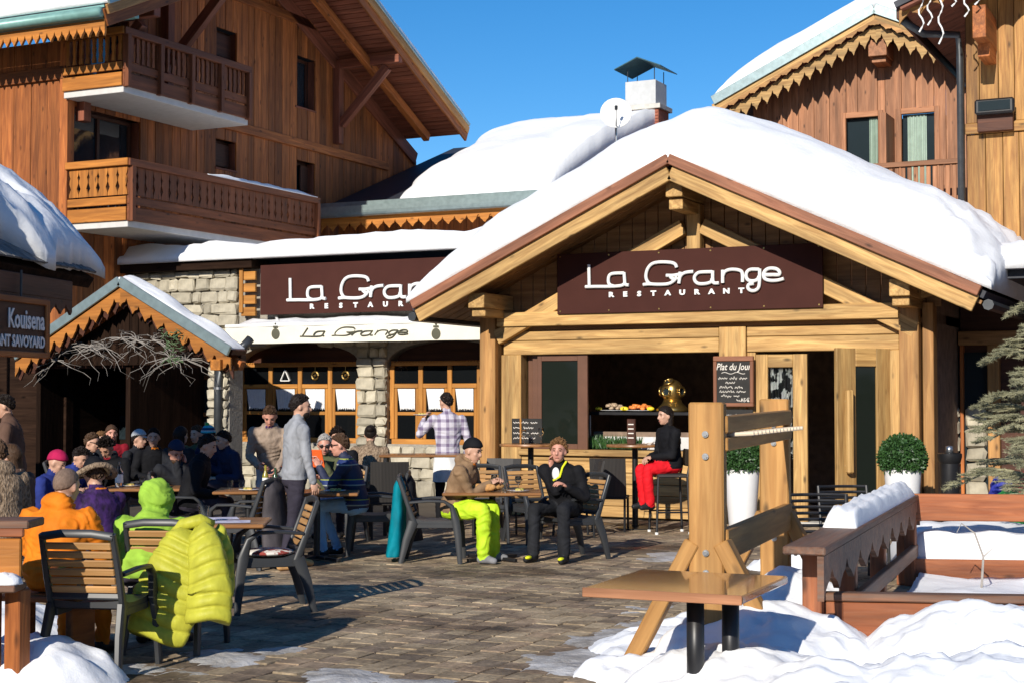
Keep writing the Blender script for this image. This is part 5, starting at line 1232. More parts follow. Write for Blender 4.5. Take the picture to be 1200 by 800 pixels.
for k, (f, l, a) in enumerate(((.25, -.1, .1), (-.12, -.18, -.15), (.1, .2, .2))):
    p = on_t(T1, f, l, .742); c, s = cos(cam_dir(86) + a), sin(cam_dir(86) + a); mb = MB(); mb.add([(p[0] + c * x - s * y, p[1] + s * x + c * y, .743 + .001 * k) for x, y in ((-.2, -.14), (.2, -.14), (.2, .14), (-.2, .14))], [[0, 1, 2, 3]]); tag(mb.build('place_mat', 'paper'), ('printed paper place mat at the free end of the glass table', 'printed paper place mat next to the green hoodie', 'printed paper place mat beyond the clear tumbler')[k], 'place mat', 'paper place mats')
plate(on_t(T2, .1, -.1, .74), 'white plate with pale food in front of the beret', 'food'); plate(on_t(T2, -.25, .05, .74), 'plate with salad near the water carafe', 'food'); bottle(on_t(T2, -.35, -.05, .74), 'clear water carafe on the table of the beret wearer', 'clear', .28, .045)
tumbler(on_t(T2, -.15, .2, .74), 'tumbler next to the salad plate'); bottle(on_t(T2b, .1, .1, .74), 'clear water bottle before the man in sunglasses', 'clear', .27, .04)
bottle(on_t(T3, .2, -.1, .74), 'yellow oil bottle on the table by the grey sweater', 'oil', .27); bottle(on_t(T3, .3, -.05, .74), 'dark green bottle next to the oil bottle', 'greenglass', .24)
for k in range(3): tumbler(on_t(T3, -.2 + k * .12, .05 * k, .74), ('clear tumbler beside the plate on the bottle table', 'clear tumbler in the middle of the bottle table', 'clear tumbler next to the oil bottle')[k])
plate(on_t(T3, .05, -.2, .74), 'plate with leftovers beside the bottles', 'food'); plate(on_t(T4, .2, -.1, .74), 'white plate in front of the man in jeans', 'food')
wineglass((HT2.x + .2, HT2.y - .1, 1.12), 'stemmed wine glass at right on the chalk menu table', .22); wineglass((HT2.x - .02, HT2.y - .18, 1.12), 'stemmed wine glass leaning beside the chalk menu', .19)
# bottle holder and napkins on the high table
t = thing('menu_holder', 'brown wooden menu holder on the round high table', 'menu holder', (HT1.x - .05, HT1.y, 1.12)); box('card', HT1.x - .11, HT1.x + .01, HT1.y - .02, HT1.y + .02, 1.12, 1.46, 'redwood', t)
for k in range(4): box('printed_line', HT1.x - .09, HT1.x - .01, HT1.y - .026, HT1.y - .0215, 1.2 + k * .06, 1.215 + k * .06, 'chalk', t, b=.001)
mb = MB(); mb.sphere((HT1.x + .22, HT1.y - .05, 1.16), (.08, .06, .05), 9, 6); mb.V = [(v[0] + .02 * fbm(v[0] * 30, v[1] * 30, v[2] * 30), v[1], max(1.121, v[2] + .03 * fbm(v[0] * 40, v[2] * 40))) for v in mb.V]; tag(mb.build('paper_napkin', 'white'), 'crumpled white paper napkin on the round high table', 'napkin')

# --- chalk boards
def scrawl(parent, a, c, z, v, seed, r=.006, amp=.02, mat='chalk', name='chalk_line'):
    random.seed(seed); mb = MB(); x = a
    while x < c:
        w = min(c - x, random.uniform(.10, .24)); pts = []
        n = max(4, int(w / .012))
        for i in range(n + 1): pts.append((x + w * i / n, v, z + amp * (sin(i * 2.1 + seed) * random.uniform(.3, 1) + (.8 if random.random() < .12 else 0))))
        mb.tube(pts, r, 4); x += w + .035
    return mb.build(name, mat, parent)
mv = VF - .12; m0, m1 = at_v(836, 440, mv).x, at_v(883, 440, mv).x; z0, z1 = at_v(860, 476, mv).z, at_v(860, 417, mv).z
mbd = thing('menu_board', 'tall framed chalkboard reading Plat du Jour on the centre post', 'menu board', ((m0 + m1) / 2, mv, z0))
box('slate', m0 + .04, m1 - .04, mv, mv + .03, z0 + .04, z1 - .06, 'board', mbd)
for nm, q in (('frame_rail', (m0, m1, mv - .02, mv + .04, z0, z0 + .05)), ('frame_rail', (m0, m1, mv - .02, mv + .04, z1 - .07, z1)), ('frame_stile', (m0, m0 + .05, mv - .018, mv + .038, z0 + .05, z1 - .07)), ('frame_stile', (m1 - .05, m1, mv - .018, mv + .038, z0 + .05, z1 - .07))): box(nm, *q, 'barge', mbd)
text(mbd, 'Plat du Jour', .115, ((m0 + m1) / 2, mv - .004, z1 - .15), 'chalk', .001, 'chalk_writing', shear=.3, squash=(.92, 1.15), bold=.001)
mb = MB(); mb.tube([((m0 + m1) / 2 - .17 + .34 * i / 20, mv - .004, z1 - .235 + .012 * sin(i * .6)) for i in range(21)], .005, 4); mb.build('chalk_flourish', 'chalk', mbd)
for k, (f0, f1) in enumerate(((.0, .95), (.25, .6), (.05, .8), (.05, .9), (.1, .7), (.6, 1))): scrawl(mbd, m0 + .07 + (m1 - m0 - .14) * f0, m0 + .07 + (m1 - m0 - .14) * f1, z1 - .31 - k * .062, mv - .004, k + 3)
text(mbd, '15\u20ac', .08, (m1 - .12, mv - .004, z0 + .09), 'chalk', .001, 'chalk_writing')
t = thing('small_slate', 'small black slate below the tall menu board', 'slate', ((m0 + m1) / 2, mv, z0 - .25)); box('panel', m0 + .14, m1 - .02, mv + .03, mv + .05, z0 - .2, z0 - .04, 'board', t); scrawl(t, m0 + .18, m1 - .06, z0 - .12, mv + .026, 9, .005, .012)
cm = thing('table_menu', 'chalk menu propped on the round high table by the porch post', 'menu board', (HT2.x - .08, HT2.y, 1.12))
box('slate', HT2.x - .33, HT2.x + .13, HT2.y + .08, HT2.y + .1, 1.12, 1.46, 'board', cm); box('stand', HT2.x - .20, HT2.x - .175, HT2.y + .06, HT2.y + .078, 1.12, 1.46, 'winwood', cm)
for k in range(4): scrawl(cm, HT2.x - .3, HT2.x + .08 - .05 * (k % 2), 1.40 - k * .07, HT2.y + .076, 20 + k, .006, .014)

# --- inside the window: display counter, seafood platter, diving helmet, plants
ct = thing('display_counter', 'dark display counter with pale shelf inside the serving window', 'counter', (pu(760, 500).x, VF + .9, 0))
k0, k1 = at_v(694, 480, VF + .8).x, at_v(842, 480, VF + .8).x; kz = at_v(770, 482, VF + .8).z
box('worktop', k0, k1, VF + .55, VF + 1.15, kz - .05, kz, 'black', ct); box('front_panel', k0 + .05, k1, VF + .72, VF + .76, .05, kz - .30, 'interior', ct)
for q in (k0 + .03, k1 - .05): box('leg', q, q + .04, VF + .57, VF + .61, kz - .5, kz - .05, 'steel', ct)
box('shelf', k0 + .25, k1, VF + .66, VF + 1.1, kz - .40, kz - .37, 'plaster', ct); box('shelf_front', k0 + .25, k1, VF + .62, VF + .655, kz - .56, kz - .39, 'plaster', ct)
def pile(name, label, cat, px, n, w, mat, seed, h=.05):
    random.seed(seed); c = at_v(px, 478, VF + .8); mb = MB()
    for k in range(n): mb.sphere((c.x + random.uniform(-w, w), VF + .78 + random.uniform(-.12, .12), kz + .03 + h * random.random()), (random.uniform(.03, .07), .04, .03), 8, 5)
    tag(mb.build(name, mat, smooth=True), label, cat, kind=None)
M['prawn'] = plain('prawn_orange', (.80, .24, .05), .5, var=.3, bump=.3, ns=20); M['lemon'] = plain('lemon', (.85, .66, .03), .5, var=.1, bump=.1, ns=30); M['oyster'] = plain('oyster', (.45, .33, .22), .6, var=.4, bump=.5, ns=20)
def platter(px, label, mat, seed, n=12, w=.16):
    c = at_v(px, 478, VF + .8); t = thing('platter', label, 'platter', (c.x, VF + .78, kz), 0, 'seafood platters in the window'); mb = MB(); mb.lathe([(.12, 0), (.22, .02), (.225, .025), (.12, .01), (.001, .01)], 24, (c.x, VF + .78, kz)); mb.build('dish', 'potwhite', t, smooth=True)
    random.seed(seed); mb = MB()
    for k in range(n): a = random.uniform(0, 6.28); q = w * sqrt(random.random()); mb.tube([(c.x + q * cos(a) + .04 * cos(a + x), VF + .78 + q * sin(a) * .7 + .03 * sin(a + x), kz + .035 + (w - q) * .5 + .02 * sin(x)) for x in (0, 1, 2, 3)], [.012, .026, .024, .008], 7)
    mb.build('shellfish', mat, t, smooth=True)
    for a in (-.21, .2): mb = MB(); mb.sphere((c.x + a, VF + .68, kz + .045), (.06, .04, .032), 10, 7); mb.build('lemon', 'lemon', t, smooth=True)
platter(720, 'platter of pale oysters with lemons in the serving window', 'oyster', 4); platter(751, 'platter heaped with orange prawns in the serving window', 'prawn', 6, 22)
hp = at_v(788, 462, VF + .8); hh = thing('diving_helmet', 'brass diving helmet standing on the display counter', 'helmet', (hp.x, VF + .8, kz))
hz = kz + .30; mb = MB(); mb.sphere((hp.x, VF + .8, hz), (.165, .165, .18), 20, 14); mb.build('dome', 'brass', hh, smooth=True)
mb = MB(); mb.lathe([(.24, 0), (.25, .03), (.2, .08), (.15, .13), (.13, .18)], 24, (hp.x, VF + .8, kz)); mb.build('corselet', 'brass', hh, smooth=True)
for a, e in ((-pi / 2 - .2, .0), (-pi / 2 + 1.25, .0), (-pi / 2 - 1.6, 0), (-pi / 2 - .2, .95)):
    d = Vector((cos(a) * cos(e), sin(a) * cos(e), sin(e))); c = Vector((hp.x, VF + .8, hz)) + d * .16; x = d.cross(Vector((0, 0, 1))).normalized(); y = x.cross(d); mb = MB()
    mb.tube([c + (x * cos(2 * pi * k / 16) + y * sin(2 * pi * k / 16)) * .065 + d * .02 for k in range(17)], .016, 6); w = mb.build('port_ring', 'brass', hh, smooth=True); mb = MB(); mb.loft([[c + d * q + (x * cos(2 * pi * k / 16) + y * sin(2 * pi * k / 16)) * .058 for k in range(16)] for q in (0, .012)]); mb.build('port_glass', 'glass', w)
def leafball(mb, c, r, n, size, zmin=-1, jr=.1, seed=1):
    random.seed(seed)
    for k in range(n):
        z = random.uniform(zmin, 1); a = random.uniform(0, 2 * pi); q = sqrt(1 - z * z); d = Vector((q * cos(a), q * sin(a), z)); rr = r * (1 + random.uniform(-jr, jr * .5)); p = Vector(c) + d * rr
        t = Vector((random.uniform(-1, 1), random.uniform(-1, 1), random.uniform(-1, 1))).normalized(); t = (t + d * .7).normalized(); s = t.cross(Vector((random.uniform(-1, 1), random.uniform(-1, 1), random.uniform(-1, 1)))).normalized(); L = size * random.uniform(.7, 1.3)
        mb.add([p, p + t * L * .5 + s * L * .3, p + t * L, p + t * L * .5 - s * L * .3], [[0, 1, 2, 3]])
M['box'] = plain('boxwood_leaf', (.045, .115, .028), .45, c2=(.02, .055, .015), bump=0, ns=40)
pp = MB(); random.seed(4)
for k in range(700):
    x = random.uniform(k0 - .1, k0 + .95); p = Vector((x, VF + .32 + random.uniform(-.1, .1), zs + .005)); d = Vector((random.uniform(-.5, .5), random.uniform(-.5, .3), 1)).normalized() * random.uniform(.05, .24); s = d.cross(Vector((random.uniform(-1, 1), 1, 0))).normalized() * .012
    pp.add([p - s * .5, p + d * .5 - s, p + d, p + d * .5 + s], [[0, 1, 2, 3]])
tag(pp.build('window_herbs', 'box'), 'green leafy herbs lined along the serving window sill', 'plants', kind='stuff')
# --- boxwood balls in white pots
for (px, D, zt_, hb, lab) in ((869, 19.6, .0, 1.12, 'clipped boxwood ball in tall white pot behind the wooden rack'), (1057, 18.9, .0, 1.12, 'clipped boxwood ball in white pot beside the open door')):
    p = at_cam(px, D); t = thing('potted_boxwood', lab, 'plant', p, 0, 'boxwood balls by the entrance')
    top = at_d(px, 549, D).z if px > 1000 else at_d(px, 549, D).z
    mb = MB(); mb.lathe([(.155, 0), (.16, .01), (.225, top - .015), (.225, top), (.195, top), (.19, top - .06), (.001, top - .06)], 32, (p.x, p.y, 0)); mb.build('pot', 'potwhite', t, auto=30)
    mb = MB(); leafball(mb, (p.x, p.y, top + .13), .27, 5200, .04, -.55, .15, 3); mb.sphere((p.x, p.y, top + .13), .235, 16, 12); mb.build('crown', 'box', t)
    mb = MB(); mb.tube([(p.x, p.y, top - .07), (p.x, p.y, top + .1)], .03, 8); mb.build('trunk', 'branch', t)
# ash bin
p = at_cam(1112, 19.0); t = thing('ash_bin', 'black cylindrical ash bin standing behind the red fence', 'ash bin', p); zz = at_d(1112, 531, 19.0).z
mb = MB(); mb.lathe([(.11, 0), (.12, .02), (.12, zz - .12), (.135, zz - .1), (.15, zz - .04), (.15, zz), (.12, zz + .01), (.001, zz + .01)], 24, (p.x, p.y, 0)); mb.build('body', 'black', t, auto=30); mb = MB(); mb.lathe([(.05, zz + .01), (.045, zz + .09), (.001, zz + .1)], 16, (p.x, p.y, 0)); mb.build('cap', 'steel', t, smooth=True)
# ================================================================ foreground: wet table, ski rack, fence
A = at_z(683, 688, .73); B = at_z(870, 698, .73); C = at_z(921, 673, .73); u_ = (B - A); w_ = (C - B); u_n = u_.normalized(); w_n = Vector((-u_n.y, u_n.x, 0)); Wd = .98
ft = thing('foreground_table', 'wet varnished brown table on two black tubes in front of the wooden rack', 'table', (A + B) / 2 + w_n * .4 - Vector((0, 0, .73)))
Lw = u_.length
beam('table_top', A + w_n * Wd / 2 - Vector((0, 0, .022)), B + w_n * Wd / 2 - Vector((0, 0, .022)), Wd, .044, 'tablewet', ft)
beam('edge_lip', A - w_n * .006 - Vector((0, 0, .022)), B - w_n * .006 - Vector((0, 0, .022)), .012, .05, 'pink', ft)
cT = (A + B) / 2 + w_n * (Wd * .42); cT.z = 0
for f, d in ((.0, -.06), (.14, .14)):
    q = cT + u_n * (f + .08) + w_n * d; mb = MB(); mb.tube([(q.x, q.y, 0), (q.x, q.y, .70)], .048, 16); mb.build('leg', 'black', ft, smooth=True)
mb = MB(); mb.bar(cT - u_n * .32 + Vector((0, 0, .695)), cT + u_n * .36 + Vector((0, 0, .695)), .34, .02); mb.build('mounting_plate', 'black', ft)
mb = MB(); mb.lathe([(.001, 0), (.32, 0), (.32, .015), (.05, .04), (.001, .04)], 24, tuple(cT + u_n * .12)); mb.build('foot_plate', 'black', ft)
# ski rack
P0 = at_cam(829, 9.75); P1 = at_cam(908, 11.9); dr = (P1 - P0).normalized(); sr = Vector((dr.y, -dr.x, 0)); fc = Vector((-sin(TH), cos(TH), 0)); fx = Vector((cos(TH), sin(TH), 0))
rk = thing('ski_rack', 'pine ski rack with two bolted posts, long rails and a row of pegs', 'rack', (P0 + P1) / 2)
tz = at_d(829, 471, 9.75).z; tz1 = at_d(908, 467, 11.9).z
for P, z in ((P0, tz), (P1, tz1)):
    po = beam('post', P, P + Vector((0, 0, z)), .225, .11, 'rack', rk, up=-dr, b=.012)
    for h in (z - .20, z - .34, z - .945, z - 1.07):
        q = P - dr * .058 + Vector((0, 0, h)); mb = MB(); mb.tube([q + dr * .01, q - dr * .012], .021, 14); mb.build('bolt', 'steel', po)
        mb = MB(); mb.tube([q - dr * .011, q - dr * .022], .014, 6); mb.build('bolt_head', 'steel', po)
    for s in (-1, 1):
        beam('brace', P + sr * (s * .09) + Vector((0, 0, z - .88)), P + sr * (s * .52) + Vector((0, 0, .03)), .10, .14, 'rack', rk, up=dr)
for h, t in ((tz - .14, .11), (tz - .265, .085), (tz - .9, .2)):
    beam('rail', P0 + sr * .10 + dr * .0 + Vector((0, 0, h)), P1 + sr * .10 + Vector((0, 0, h + tz1 - tz)), .06, t, 'rack', rk)
n = 15
for k in range(n):
    q = P0.lerp(P1, .08 + .86 * k / n) + sr * .13; q.z = tz - .21; mb = MB(); mb.tube([q - sr * .06, q + sr * .13 + Vector((0, 0, .012))], .014, 8); mb.build('peg', 'pale', rk, auto=40)
# red timber fence around the flower bed
fe = thing('timber_fence', 'weathered red timber fence with scalloped side board, standing in snow', 'fence', at_z(975, 785))
Ft = .50
f0 = at_z(972, 694, Ft); f1 = at_z(1290, 699, Ft); df = (f1 - f0); df.z = 0; df.normalize(); f1 = f0 + df * 2.9; nf = Vector((df.y, -df.x, 0))
beam('cap_rail', f0 - df * .08 + Vector((0, 0, -.02)), f1 + Vector((0, 0, -.02)), .13, .05, 'fencegrey', fe)
beam('front_board', f0 + df * .04 + nf * .02 + Vector((0, 0, -.17)), f1 + nf * .02 + Vector((0, 0, -.17)), .045, .24, 'fence', fe)
beam('front_board', f0 + df * .04 + nf * .015 + Vector((0, 0, -.43)), f1 + nf * .015 + Vector((0, 0, -.43)), .04, .12, 'fence', fe)
for t in (0.02, 1.4, 2.8): q = f0 + df * t; beam('post', (q.x + nf.x * .01, q.y + nf.y * .01, 0), (q.x + nf.x * .01, q.y + nf.y * .01, Ft - .05), .12, .10, 'fence', fe, up=nf)
for k in range(4): q = f0 + df * (.16 + .09 * k) + nf * .0; beam('upright', (q.x, q.y, .05), (q.x, q.y, .3), .07, .02, 'fencegrey', fe, up=nf)
# side: higher rail running away from the viewer
St = .84; s0 = at_z(938, 641, St); s1 = at_z(1060, 578, St); dsd = (s1 - s0); dsd.z = 0; Ls = dsd.length; dsd.normalize(); ns = Vector((dsd.y, -dsd.x, 0))
beam('cap_rail', s0 + ns * .02 + Vector((0, 0, -.02)), s1 + ns * .02 + Vector((0, 0, -.02)), .26, .05, 'fencegrey', fe)
scallop('side_board', Vector((s0.x, s0.y, St - .05)) + ns * .1, Vector((s1.x, s1.y, St - .05)) + ns * .1, .27, .04, 'fencegrey', fe, (0, 0, -1), ns, .62)
beam('side_rail', Vector((s0.x, s0.y, .32)) + ns * .1 + dsd * .4, Vector((s1.x, s1.y, .32)) + ns * .1, .06, .12, 'fencegrey', fe)
for t in (.08, .35, .65, .98):
    q = s0 + dsd * (Ls * t) + ns * .0; beam('post', (q.x, q.y, 0), (q.x, q.y, St - .05), .12, .12, 'fence', fe, up=ns)
# back rails
b0_ = at_z(1060, 577, .86); db = df
bz = b0_ ; e1 = b0_ + df * 3.2
beam('back_board', Vector((b0_.x, b0_.y, .73)), Vector((e1.x, e1.y, .73)), .06, .25, 'fence', fe); beam('back_board', Vector((b0_.x, b0_.y, .12)), Vector((e1.x, e1.y, .12)), .06, .26, 'fence', fe)
for t in (.05, 1.6, 3.1): q = b0_ + df * t; beam('post', (q.x, q.y, 0), (q.x, q.y, .62), .1, .1, 'fence', fe)
# snow in the bed and on the rails
q = f0 + df * 1.6
def bedsnow():
    def f(s, t):
        a = Vector((f0.x, f0.y, 0)) + df * .1; c = Vector((b0_.x, b0_.y, 0)) + df * .12; L0, L1 = 2.6, 2.9
        p = a.lerp(c, t * .97 + .02) + df * (.02 + (L0 + (L1 - L0) * t) * s); h = .09 + .06 * fbm(p.x * 1.6, p.y * 1.6, 2, 4); return (p.x, p.y, 0), max(.05, h)
    o = snowroof('flower_bed_snow', f, 'snow', None, 40, 40); tag(o, 'low smooth snow lying in the bed inside the red fence', 'snow', kind='stuff')
bedsnow()
def banksnow():
    def f(s, t):
        p = Vector((b0_.x, b0_.y, 0)) + df * (.02 + 3.1 * s) + Vector((-df.y, df.x, 0)) * (.08 + 1.7 * t); h = (.50 + .08 * fbm(p.x * 1.6, p.y * 1.6, 5, 4)) * (.4 + .6 * rnd_edge(min(s, 1 - s), .1)) * (.3 + .7 * rnd_edge(1 - t, .4)); return (p.x, p.y, 0), max(.05, h)
    o = snowroof('snow_bank', f, 'snow', None, 40, 24); tag(o, 'smooth snow bank beyond the red back rail', 'snow', kind='stuff')
banksnow()
def railsnow():
    def f(s, t):
        p = s0 + dsd * (Ls * (.26 + .68 * s)) + ns * (-.10 + .23 * t); return (p.x, p.y, St + .006), max(.004, (.12 + .04 * fbm(s * 5, t * 2, 3) + .03 * fbm(s * 14, t * 5, 3)) * rnd_edge(4 * t * (1 - t), .9) * rnd_edge(min(s, 1 - s), .06))
    o = snowroof('rail_snow', f, 'snow', None, 60, 14); tag(o, 'long rounded roll of snow on the fence side rail', 'snow', kind='stuff')
railsnow()
# bare twig in the bed
tw = MB(); p = at_z(1150, 690, .1); q0 = Vector((p.x, p.y, .08))
tw.tube([q0, q0 + Vector((.02, .0, .3)), q0 + Vector((-.05, 0, .5)), q0 + Vector((-.16, 0, .58)), q0 + Vector((-.2, 0, .5))], [.012, .01, .008, .006, .004], 6); tw.tube([q0 + Vector((.02, 0, .3)), q0 + Vector((.1, 0, .38))], [.007, .003], 5); tag(tw.build('bare_twig', 'branch'), 'bare bent twig sticking out of the snowy bed', 'twig')
# spruce at the right edge: several drooping boughs on a trunk outside the frame
sp = thing('spruce_tree', 'grey green spruce reaching in front of the shaded glazed wall', 'tree', at_cam(1225, 15.5)); tp = at_cam(1228, 15.5)
mb = MB(); mb.tube([(tp.x, tp.y, 0), (tp.x, tp.y, 1.5), (tp.x, tp.y, 3.2)], [.09, .06, .015], 10); mb.build('trunk', 'branch', sp)
random.seed(31)
def bough(az, z, L, droop):
    mb = MB(); base = Vector((tp.x, tp.y, z)); d = Vector((cos(az), sin(az), 0)); s = Vector((-d.y, d.x, 0)); n = 12; ax = []
    for i in range(n + 1):
        t = i / n; ax.append(base + d * L * t + Vector((0, 0, .18 * L * t - droop * L * t * t + .03 * sin(t * 9 + az))))
    mb.tube(ax, [.02 * (1 - .8 * i / n) for i in range(n + 1)], 5)
    def needles(a, c, dens):
        v = c - a; ln = v.length; k = int(ln * dens); v.normalize()
        for q in range(k):
            p = a + v * (ln * q / max(1, k)); r = Vector((random.gauss(0, 1), random.gauss(0, 1), random.gauss(.35, .8))).normalized(); nd_ = (v * .75 + r).normalized() * random.uniform(.028, .045); w = nd_.cross(r).normalized() * .0035 if nd_.cross(r).length > 1e-4 else s * .0035
            mb.add([p - w, p + w, p + nd_], [[0, 1, 2]])
    for i in range(1, n):
        t = i / n; w = L * (.34 * (1 - t) + .1)
        for sg in (-1, 1):
            a = ax[i]; c = a + (s * sg * .8 + d * .75) * w * random.uniform(.7, 1.1) + Vector((0, 0, random.uniform(-.05, .02))); mb.tube([a, a.lerp(c, .5) + Vector((0, 0, .015)), c], [.006, .005, .003], 4); needles(a, c, 330)
            for f in (.35, .6, .8):
                e = a.lerp(c, f); g = e + (d * .8 + s * sg * random.uniform(-.2, .9)) * w * .4; needles(e, g, 330); mb.tube([e, g], [.004, .002], 3)
        needles(ax[i - 1], ax[i], 260)
    mb.build('bough', 'spruce', sp)
for k in range(19):
    z = .75 + 2.0 * (k / 18); az = cam_dir(-90) + random.uniform(-1.25, 1.25) if k % 4 else random.uniform(0, 6.28); bough(az, z, (1.25 - .40 * (z - .75)) * random.uniform(.8, 1.05), .32)
# bright ski gear heaped beyond the fence
gp_ = at_cam(1182, 17.6); 
for k, (dx, c, lab) in enumerate(((-.06, 'bagblue', 'blue rucksack beyond the red fence'), (.14, 'bagred', 'red rucksack beyond the red fence'), (.03, 'baggreen', 'green jacket heaped at the foot of the rucksacks'))):
    random.seed(k); mb = MB(); mb.sphere((gp_.x + dx, gp_.y + (.0 if k < 2 else -.25), (.45 if k < 2 else .36)), (.2 if k < 2 else .3, .15, .45 if k < 2 else .36), 16, 12); mb.V = [(v[0] + .03 * fbm(v[0] * 9, v[1] * 9, v[2] * 9), v[1] + .04 * fbm(v[0] * 7, v[2] * 7, 2), max(0, v[2] + .05 * fbm(v[1] * 6, v[2] * 6, 3))) for v in mb.V]; tag(mb.build('rucksack' if k < 2 else 'jacket', c, smooth=True), lab, 'bag' if k < 2 else 'jacket')
# bench and planter at the left edge
bn = thing('planter_bench', 'orange wooden planter bench with snow on its ledge at the orange jacket', 'bench', at_z(20, 770))
bc = at_cam(-2, 9.3); 
def bpt(x, y, z): return Vector((bc.x, bc.y, 0)) + fx * x + fc * y + Vector((0, 0, z))
zt_ = at_d(20, 612, 9.3).z
beam('cap_board', bpt(-.9, .0, zt_), bpt(.24, .0, zt_), .32, .05, 'fencegrey', bn); beam('edge_strip', bpt(-.9, -.17, zt_ - .045), bpt(.22, -.17, zt_ - .045), .03, .05, 'fence', bn)
beam('front_board', bpt(-.9, -.15, zt_ - .2), bpt(.2, -.15, zt_ - .2), .04, .24, 'rail', bn); beam('ledge', bpt(-.9, -.22, zt_ - .36), bpt(.22, -.22, zt_ - .36), .22, .04, 'fencegrey', bn)
for k in range(2): beam('front_board', bpt(-.9, -.16, zt_ - .47 - .19 * k), bpt(.05, -.16, zt_ - .47 - .19 * k), .04, .17, 'rail', bn)
for x in (.0, .17): beam('post', bpt(x, -.12, 0), bpt(x, -.12, zt_ - .38), .12, .1, 'chalet', bn)
for x, l in ((.12, .09), (-.12, .07)):
    mb = MB(); c = bpt(x, -.22, zt_ - .34); mb.sphere(c, (l * 1.3, l, .07), 14, 9); mb.V = [(v[0] + .02 * fbm(v[0] * 20, v[2] * 20), v[1], max(zt_ - .339, v[2] + .015 * fbm(v[0] * 25, v[1] * 25))) for v in mb.V]; tag(mb.build('snow_lump', 'snow', smooth=True), 'small lump of snow on the ledge of the planter bench, ' + ('at its end' if x > 0 else 'away from its end'), 'snow', 'snow lumps on the bench ledge')
# ================================================================ people
def fab(name, c, rough=.85, var=.25, bump=.35, ns=9, c2=None, stretch=(1, 1, .5), sheen=0):
    if name not in M: M[name] = plain('cloth_' + name, c, rough, var=var, bump=bump, ns=ns, c2=c2, stretch=stretch, sheen=sheen, spec=.15)
    return name
def skinmat(name, c):
    if name not in M:
        M[name] = plain('skin_' + name, c, .5, var=.10, bump=.05, ns=20)
        M[name].node_tree.nodes['Principled BSDF'].inputs['Subsurface Weight'].default_value = 0
    return name
skinmat('skin', (.56, .32, .22)); skinmat('skinred', (.58, .28, .20)); skinmat('skintan', (.46, .25, .16))
fab('lip', (.42, .15, .12), .5); fab('eye', (.03, .02, .018), .2, bump=0, sheen=0); fab('hairblack', (.016, .011, .009), .5, bump=.6, ns=60); fab('hairbrown', (.075, .042, .024), .5, bump=.6, ns=60); fab('hairgrey', (.40, .38, .36), .6, bump=.6, ns=60); fab('haircurl', (.20, .105, .045), .6, bump=.8, ns=60); fab('stubble', (.20, .135, .10), .7, bump=.2, ns=80)
fab('black_', (.009, .009, .011), .8); fab('navy', (.02, .026, .06), .75); fab('greyknit', (.30, .31, .335), .95, bump=.3, ns=14); fab('brownknit', (.13, .075, .055)); fab('beige', (.33, .25, .19), bump=.6, ns=20); fab('lime', (.50, .74, .03), .6); fab('limegreen', (.31, .52, .06), .85); fab('orangej', (.72, .20, .012), .7); fab('denim', (.20, .38, .62), .9, c2=(.34, .52, .72), ns=6); fab('darkjean', (.04, .035, .05)); fab('red', (.72, .012, .02), .7); fab('hoodie', (.27, .17, .095)); fab('tealj', (.0, .20, .26), .7); fab('puffer', (.47, .46, .05), .45, var=.15, bump=.5, ns=16); fab('greycoat', (.085, .075, .08)); fab('shoe', (.02, .02, .022), .5); fab('tanboot', (.62, .36, .15)); fab('shoegrey', (.22, .22, .23)); fab('olive', (.09, .10, .05)); fab('purple', (.055, .022, .11), .7, c2=(.02, .012, .03), ns=26); fab('pinkhat', (.42, .015, .08)); fab('yellowtrim', (.75, .78, .03), .6); fab('white_', (.78, .78, .76)); fab('bluej', (.025, .04, .20)); fab('palegrey', (.42, .44, .46)); fab('cream', (.62, .52, .30), c2=(.15, .12, .07), ns=30); fab('fur', (.34, .25, .17), .95, c2=(.12, .08, .05), bump=1, ns=60); fab('winered', (.22, .01, .02)); fab('charcoal', (.02, .021, .025), .8)
# plaid shirt and striped beanie
mpl, nt, nd, lk, b = newmat('plaid_shirt'); M['plaid'] = mpl
tc = nd.new('ShaderNodeTexCoord'); base = None
acc = None
for ax, s in ((0, 52), (2, 58), (1, 58)):
    sx = nd.new('ShaderNodeSeparateXYZ'); lk.new(tc.outputs['Object'], sx.inputs[0]); m_ = nd.new('ShaderNodeMath'); m_.operation = 'MULTIPLY'; m_.inputs[1].default_value = s; lk.new(sx.outputs[ax], m_.inputs[0]); sn_ = nd.new('ShaderNodeMath'); sn_.operation = 'SINE'; lk.new(m_.outputs[0], sn_.inputs[0])
    g = nd.new('ShaderNodeMath'); g.operation = 'GREATER_THAN'; g.inputs[1].default_value = .35; lk.new(sn_.outputs[0], g.inputs[0])
    if ax == 0: continue
    if acc is None: acc = g.outputs[0]
    else: a_ = nd.new('ShaderNodeMath'); a_.operation = 'ADD'; lk.new(acc, a_.inputs[0]); lk.new(g.outputs[0], a_.inputs[1]); acc = a_.outputs[0]
dv_ = nd.new('ShaderNodeMath'); dv_.operation = 'MULTIPLY'; dv_.inputs[1].default_value = .5; lk.new(acc, dv_.inputs[0])
r = ramp(nd, [(0, (.58, .55, .60)), (.5, (.34, .30, .38)), (1, (.16, .12, .20))]); lk.new(dv_.outputs[0], r.inputs[0]); lk.new(r.outputs[0], b.inputs['Base Color']); b.inputs['Roughness'].default_value = .9
